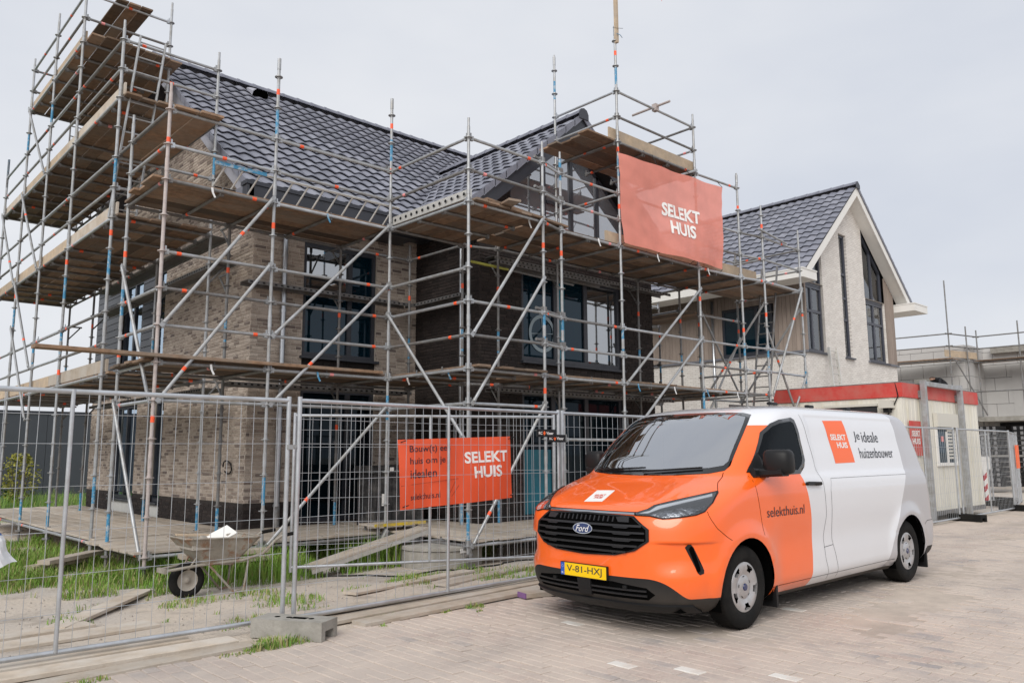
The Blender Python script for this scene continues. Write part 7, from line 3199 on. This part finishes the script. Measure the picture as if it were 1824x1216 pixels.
for (z, ) in ((5.5,), (2.85,)):
    for k in range(4):
        q = MB()
        q.beam((33.7+k*0.3, 5.8, z), (34.1+k*0.3, 1.3, z), 0.27, 0.05)
        q.build('plank', 'plank_wood', W_.root)
        q = MB()
        q.beam((36.15+k*0.3, 1.2, z), (36.25+k*0.3, -6.5, z), 0.27, 0.05)
        q.build('plank', 'plank_wood', W_.root)
    for a, b in (((33.6, 5.6), (34.05, 1.25)), ((36.1, 1.05), (36.25, -6.0)), ((34.0, 1.35), (36.3, 0.8))):
        q = MB()
        q.tube((*a, z-0.07), (*b, z-0.07), 0.03, 8)
        q.build('ledger', 'galvanised_dull', W_.root)
q = MB()
q.beam((33.75, 1.5, 5.72), (36.1, 0.95, 5.72), 0.04, 0.3)
q.build('toe_board', 'fresh_wood', W_.root)
q = MB()
q.tube((34.1, 1.2, 5.4), (35.0, 0.4, 3.0), 0.03, 8)
q.build('brace', 'galvanised_dull', W_.root)
for z in (4.1, 1.5):
    q = MB()
    q.tube((36.05, 1.1, z), (36.2, -5.5, z), 0.03, 8)
    q.build('ledger', 'galvanised_dull', W_.root)

# worker bending over on the far deck: one skinned body
def person(loc, label):
    t = thing('person', loc, label, 'person')
    J = {'pel': (0, 0, .92), 'sp': (.22, .02, 1.12), 'ch': (.45, .03, 1.22), 'nk': (.62, .03, 1.27), 'hd': (.74, .03, 1.27), 'ht': (.82, .03, 1.2),
         'ls': (.48, .22, 1.2), 'le': (.58, .30, .95), 'lh': (.72, .25, .75), 'rs': (.48, -.18, 1.2), 're': (.6, -.27, .95), 'rh': (.75, -.2, .74),
         'lp': (0, .1, .88), 'lk': (.1, .13, .47), 'la': (-.02, .14, .08), 'lt': (.16, .15, .04), 'rp': (0, -.1, .88), 'rk': (.06, -.13, .47), 'ra': (-.08, -.14, .08), 'rt': (.1, -.15, .04)}
    rad = {'pel': .15, 'sp': .14, 'ch': .16, 'nk': .065, 'hd': .095, 'ht': .085, 'ls': .075, 'le': .05, 'lh': .04, 'rs': .075, 're': .05, 'rh': .04, 'lp': .1, 'lk': .065, 'la': .05, 'lt': .045, 'rp': .1, 'rk': .065, 'ra': .05, 'rt': .045}
    E_ = [('pel', 'sp'), ('sp', 'ch'), ('ch', 'nk'), ('nk', 'hd'), ('hd', 'ht'), ('ch', 'ls'), ('ls', 'le'), ('le', 'lh'), ('ch', 'rs'), ('rs', 're'), ('re', 'rh'), ('pel', 'lp'), ('lp', 'lk'), ('lk', 'la'), ('la', 'lt'), ('pel', 'rp'), ('rp', 'rk'), ('rk', 'ra'), ('ra', 'rt')]
    names = list(J)
    Rz = Matrix.Rotation(R(150), 4, 'Z')
    me = bpy.data.meshes.new('body')
    me.from_pydata([tuple(Rz @ Vector(J[k]) + Vector(loc)) for k in names], [(names.index(a), names.index(b)) for a, b in E_], [])
    ob = bpy.data.objects.new('body', me)
    COL.objects.link(ob)
    sk = ob.modifiers.new('skin', 'SKIN')
    for i, k in enumerate(names):
        me.skin_vertices[0].data[i].radius = (rad[k], rad[k])
    me.skin_vertices[0].data[0].use_root = True
    sb2 = ob.modifiers.new('sub', 'SUBSURF')
    sb2.levels = sb2.render_levels = 2
    dg = bpy.context.evaluated_depsgraph_get()
    m2 = bpy.data.meshes.new_from_object(ob.evaluated_get(dg))
    bpy.data.objects.remove(ob)
    mat('work_clothes', (0.012, 0.013, 0.017), 0.85)
    mat('skin_tone', (0.45, 0.27, 0.2), 0.6)
    mat('hair', (0.05, 0.03, 0.02), 0.8)
    m2.materials.clear()
    m2.materials.append(MATS['work_clothes'])
    m2.materials.append(MATS['skin_tone'])
    m2.materials.append(MATS['hair'])
    hd = Rz @ Vector(J['hd']) + Vector(loc)
    for p in m2.polygons:
        c = p.center
        p.use_smooth = True
        if (c-hd).length < .14:
            p.material_index = 2 if c.z > hd.z - .01 else 1
        for k in ('lh', 'rh'):
            if (c-(Rz @ Vector(J[k]) + Vector(loc))).length < .07:
                p.material_index = 1
    link('body', m2, t)


q = MB()
q.box((33.85, 1.4, 2.88), (34.75, 2.2, 3.38))
tag(q.build('block_pile', 'white_block'), 'low block pile under the bending worker on the far deck', 'blocks')
person((34.3, 1.75, 3.38), 'person in dark work clothes bending over on the far deck above the cabin')

# ---- far left: dark hall and shrubs behind the gable
hall = thing('dark_hall', (-4, 30, 0), 'long dark grey metal hall seen under the gable scaffold', 'building')
mat('hall_sheet', (0.06, 0.066, 0.08), 0.5, 0, 0.05, 1)
for k in range(34):
    q = MB()
    q.box((-24+k, 28, -0.2), (-24+k+0.985, 28.06, 3.3))
    q.build('wall_panel', 'hall_sheet', hall)
q = MB()
q.box((-24, 28.07, -0.2), (10, 40, 3.2))
q.box((-24.1, 27.95, 3.31), (10.1, 40, 3.42))
q.build('roof', 'anthracite', hall)
mat('leaf_green', (0.06, 0.11, 0.02), 0.6, 0, 0.4, 3)
mat('leaf_yellow', (0.24, 0.23, 0.03), 0.6, 0, 0.4, 3)
mat('bark', (0.1, 0.075, 0.055), 0.9, 0, 0.2, 8)


def shrub(x, y, h, w, label, mt, n=900):
    t = thing('shrub', (x, y, 0), label, 'shrub', 'shrubs before the dark hall')
    z0 = hgt(x, y)
    q = MB()
    for k in range(5):
        a = k*1.3
        q.tube((x, y, z0), (x+math.cos(a)*w*.4, y+math.sin(a)*w*.4, z0+h*.7), .03, 6, r2=.01)
    q.build('stem', 'bark', t)
    q = MB()
    rr = random.Random(int(x*10))
    for k in range(n):
        u = rr.random()
        a, b = rr.uniform(0, 6.28), rr.uniform(0, 1)
        rad = w*(.35+.65*math.sin(b*2.9+.1))*rr.uniform(.5, 1.05)*(1+.25*math.sin(a*3+b*5))
        c = Vector((x+rad*math.cos(a)*.6, y+rad*math.sin(a)*.6, z0+.1+b*h))
        s = rr.uniform(.03, .075)
        v1 = Vector((rr.uniform(-1, 1), rr.uniform(-1, 1), rr.uniform(-1, 1))).normalized()
        v2 = v1.cross(Vector((rr.uniform(-1, 1), rr.uniform(-1, 1), 1))).normalized()
        q.face([c-v1*s, c+v2*s*.6, c+v1*s, c-v2*s*.6])
    q.build('foliage', mt, t)


shrub(2.5, 20.0, 1.6, .9, 'yellow flowering shrub at the left edge before the dark hall', 'leaf_yellow')
shrub(1.2, 18.5, 1.1, .9, 'green shrub at the left edge below the yellow one', 'leaf_green')
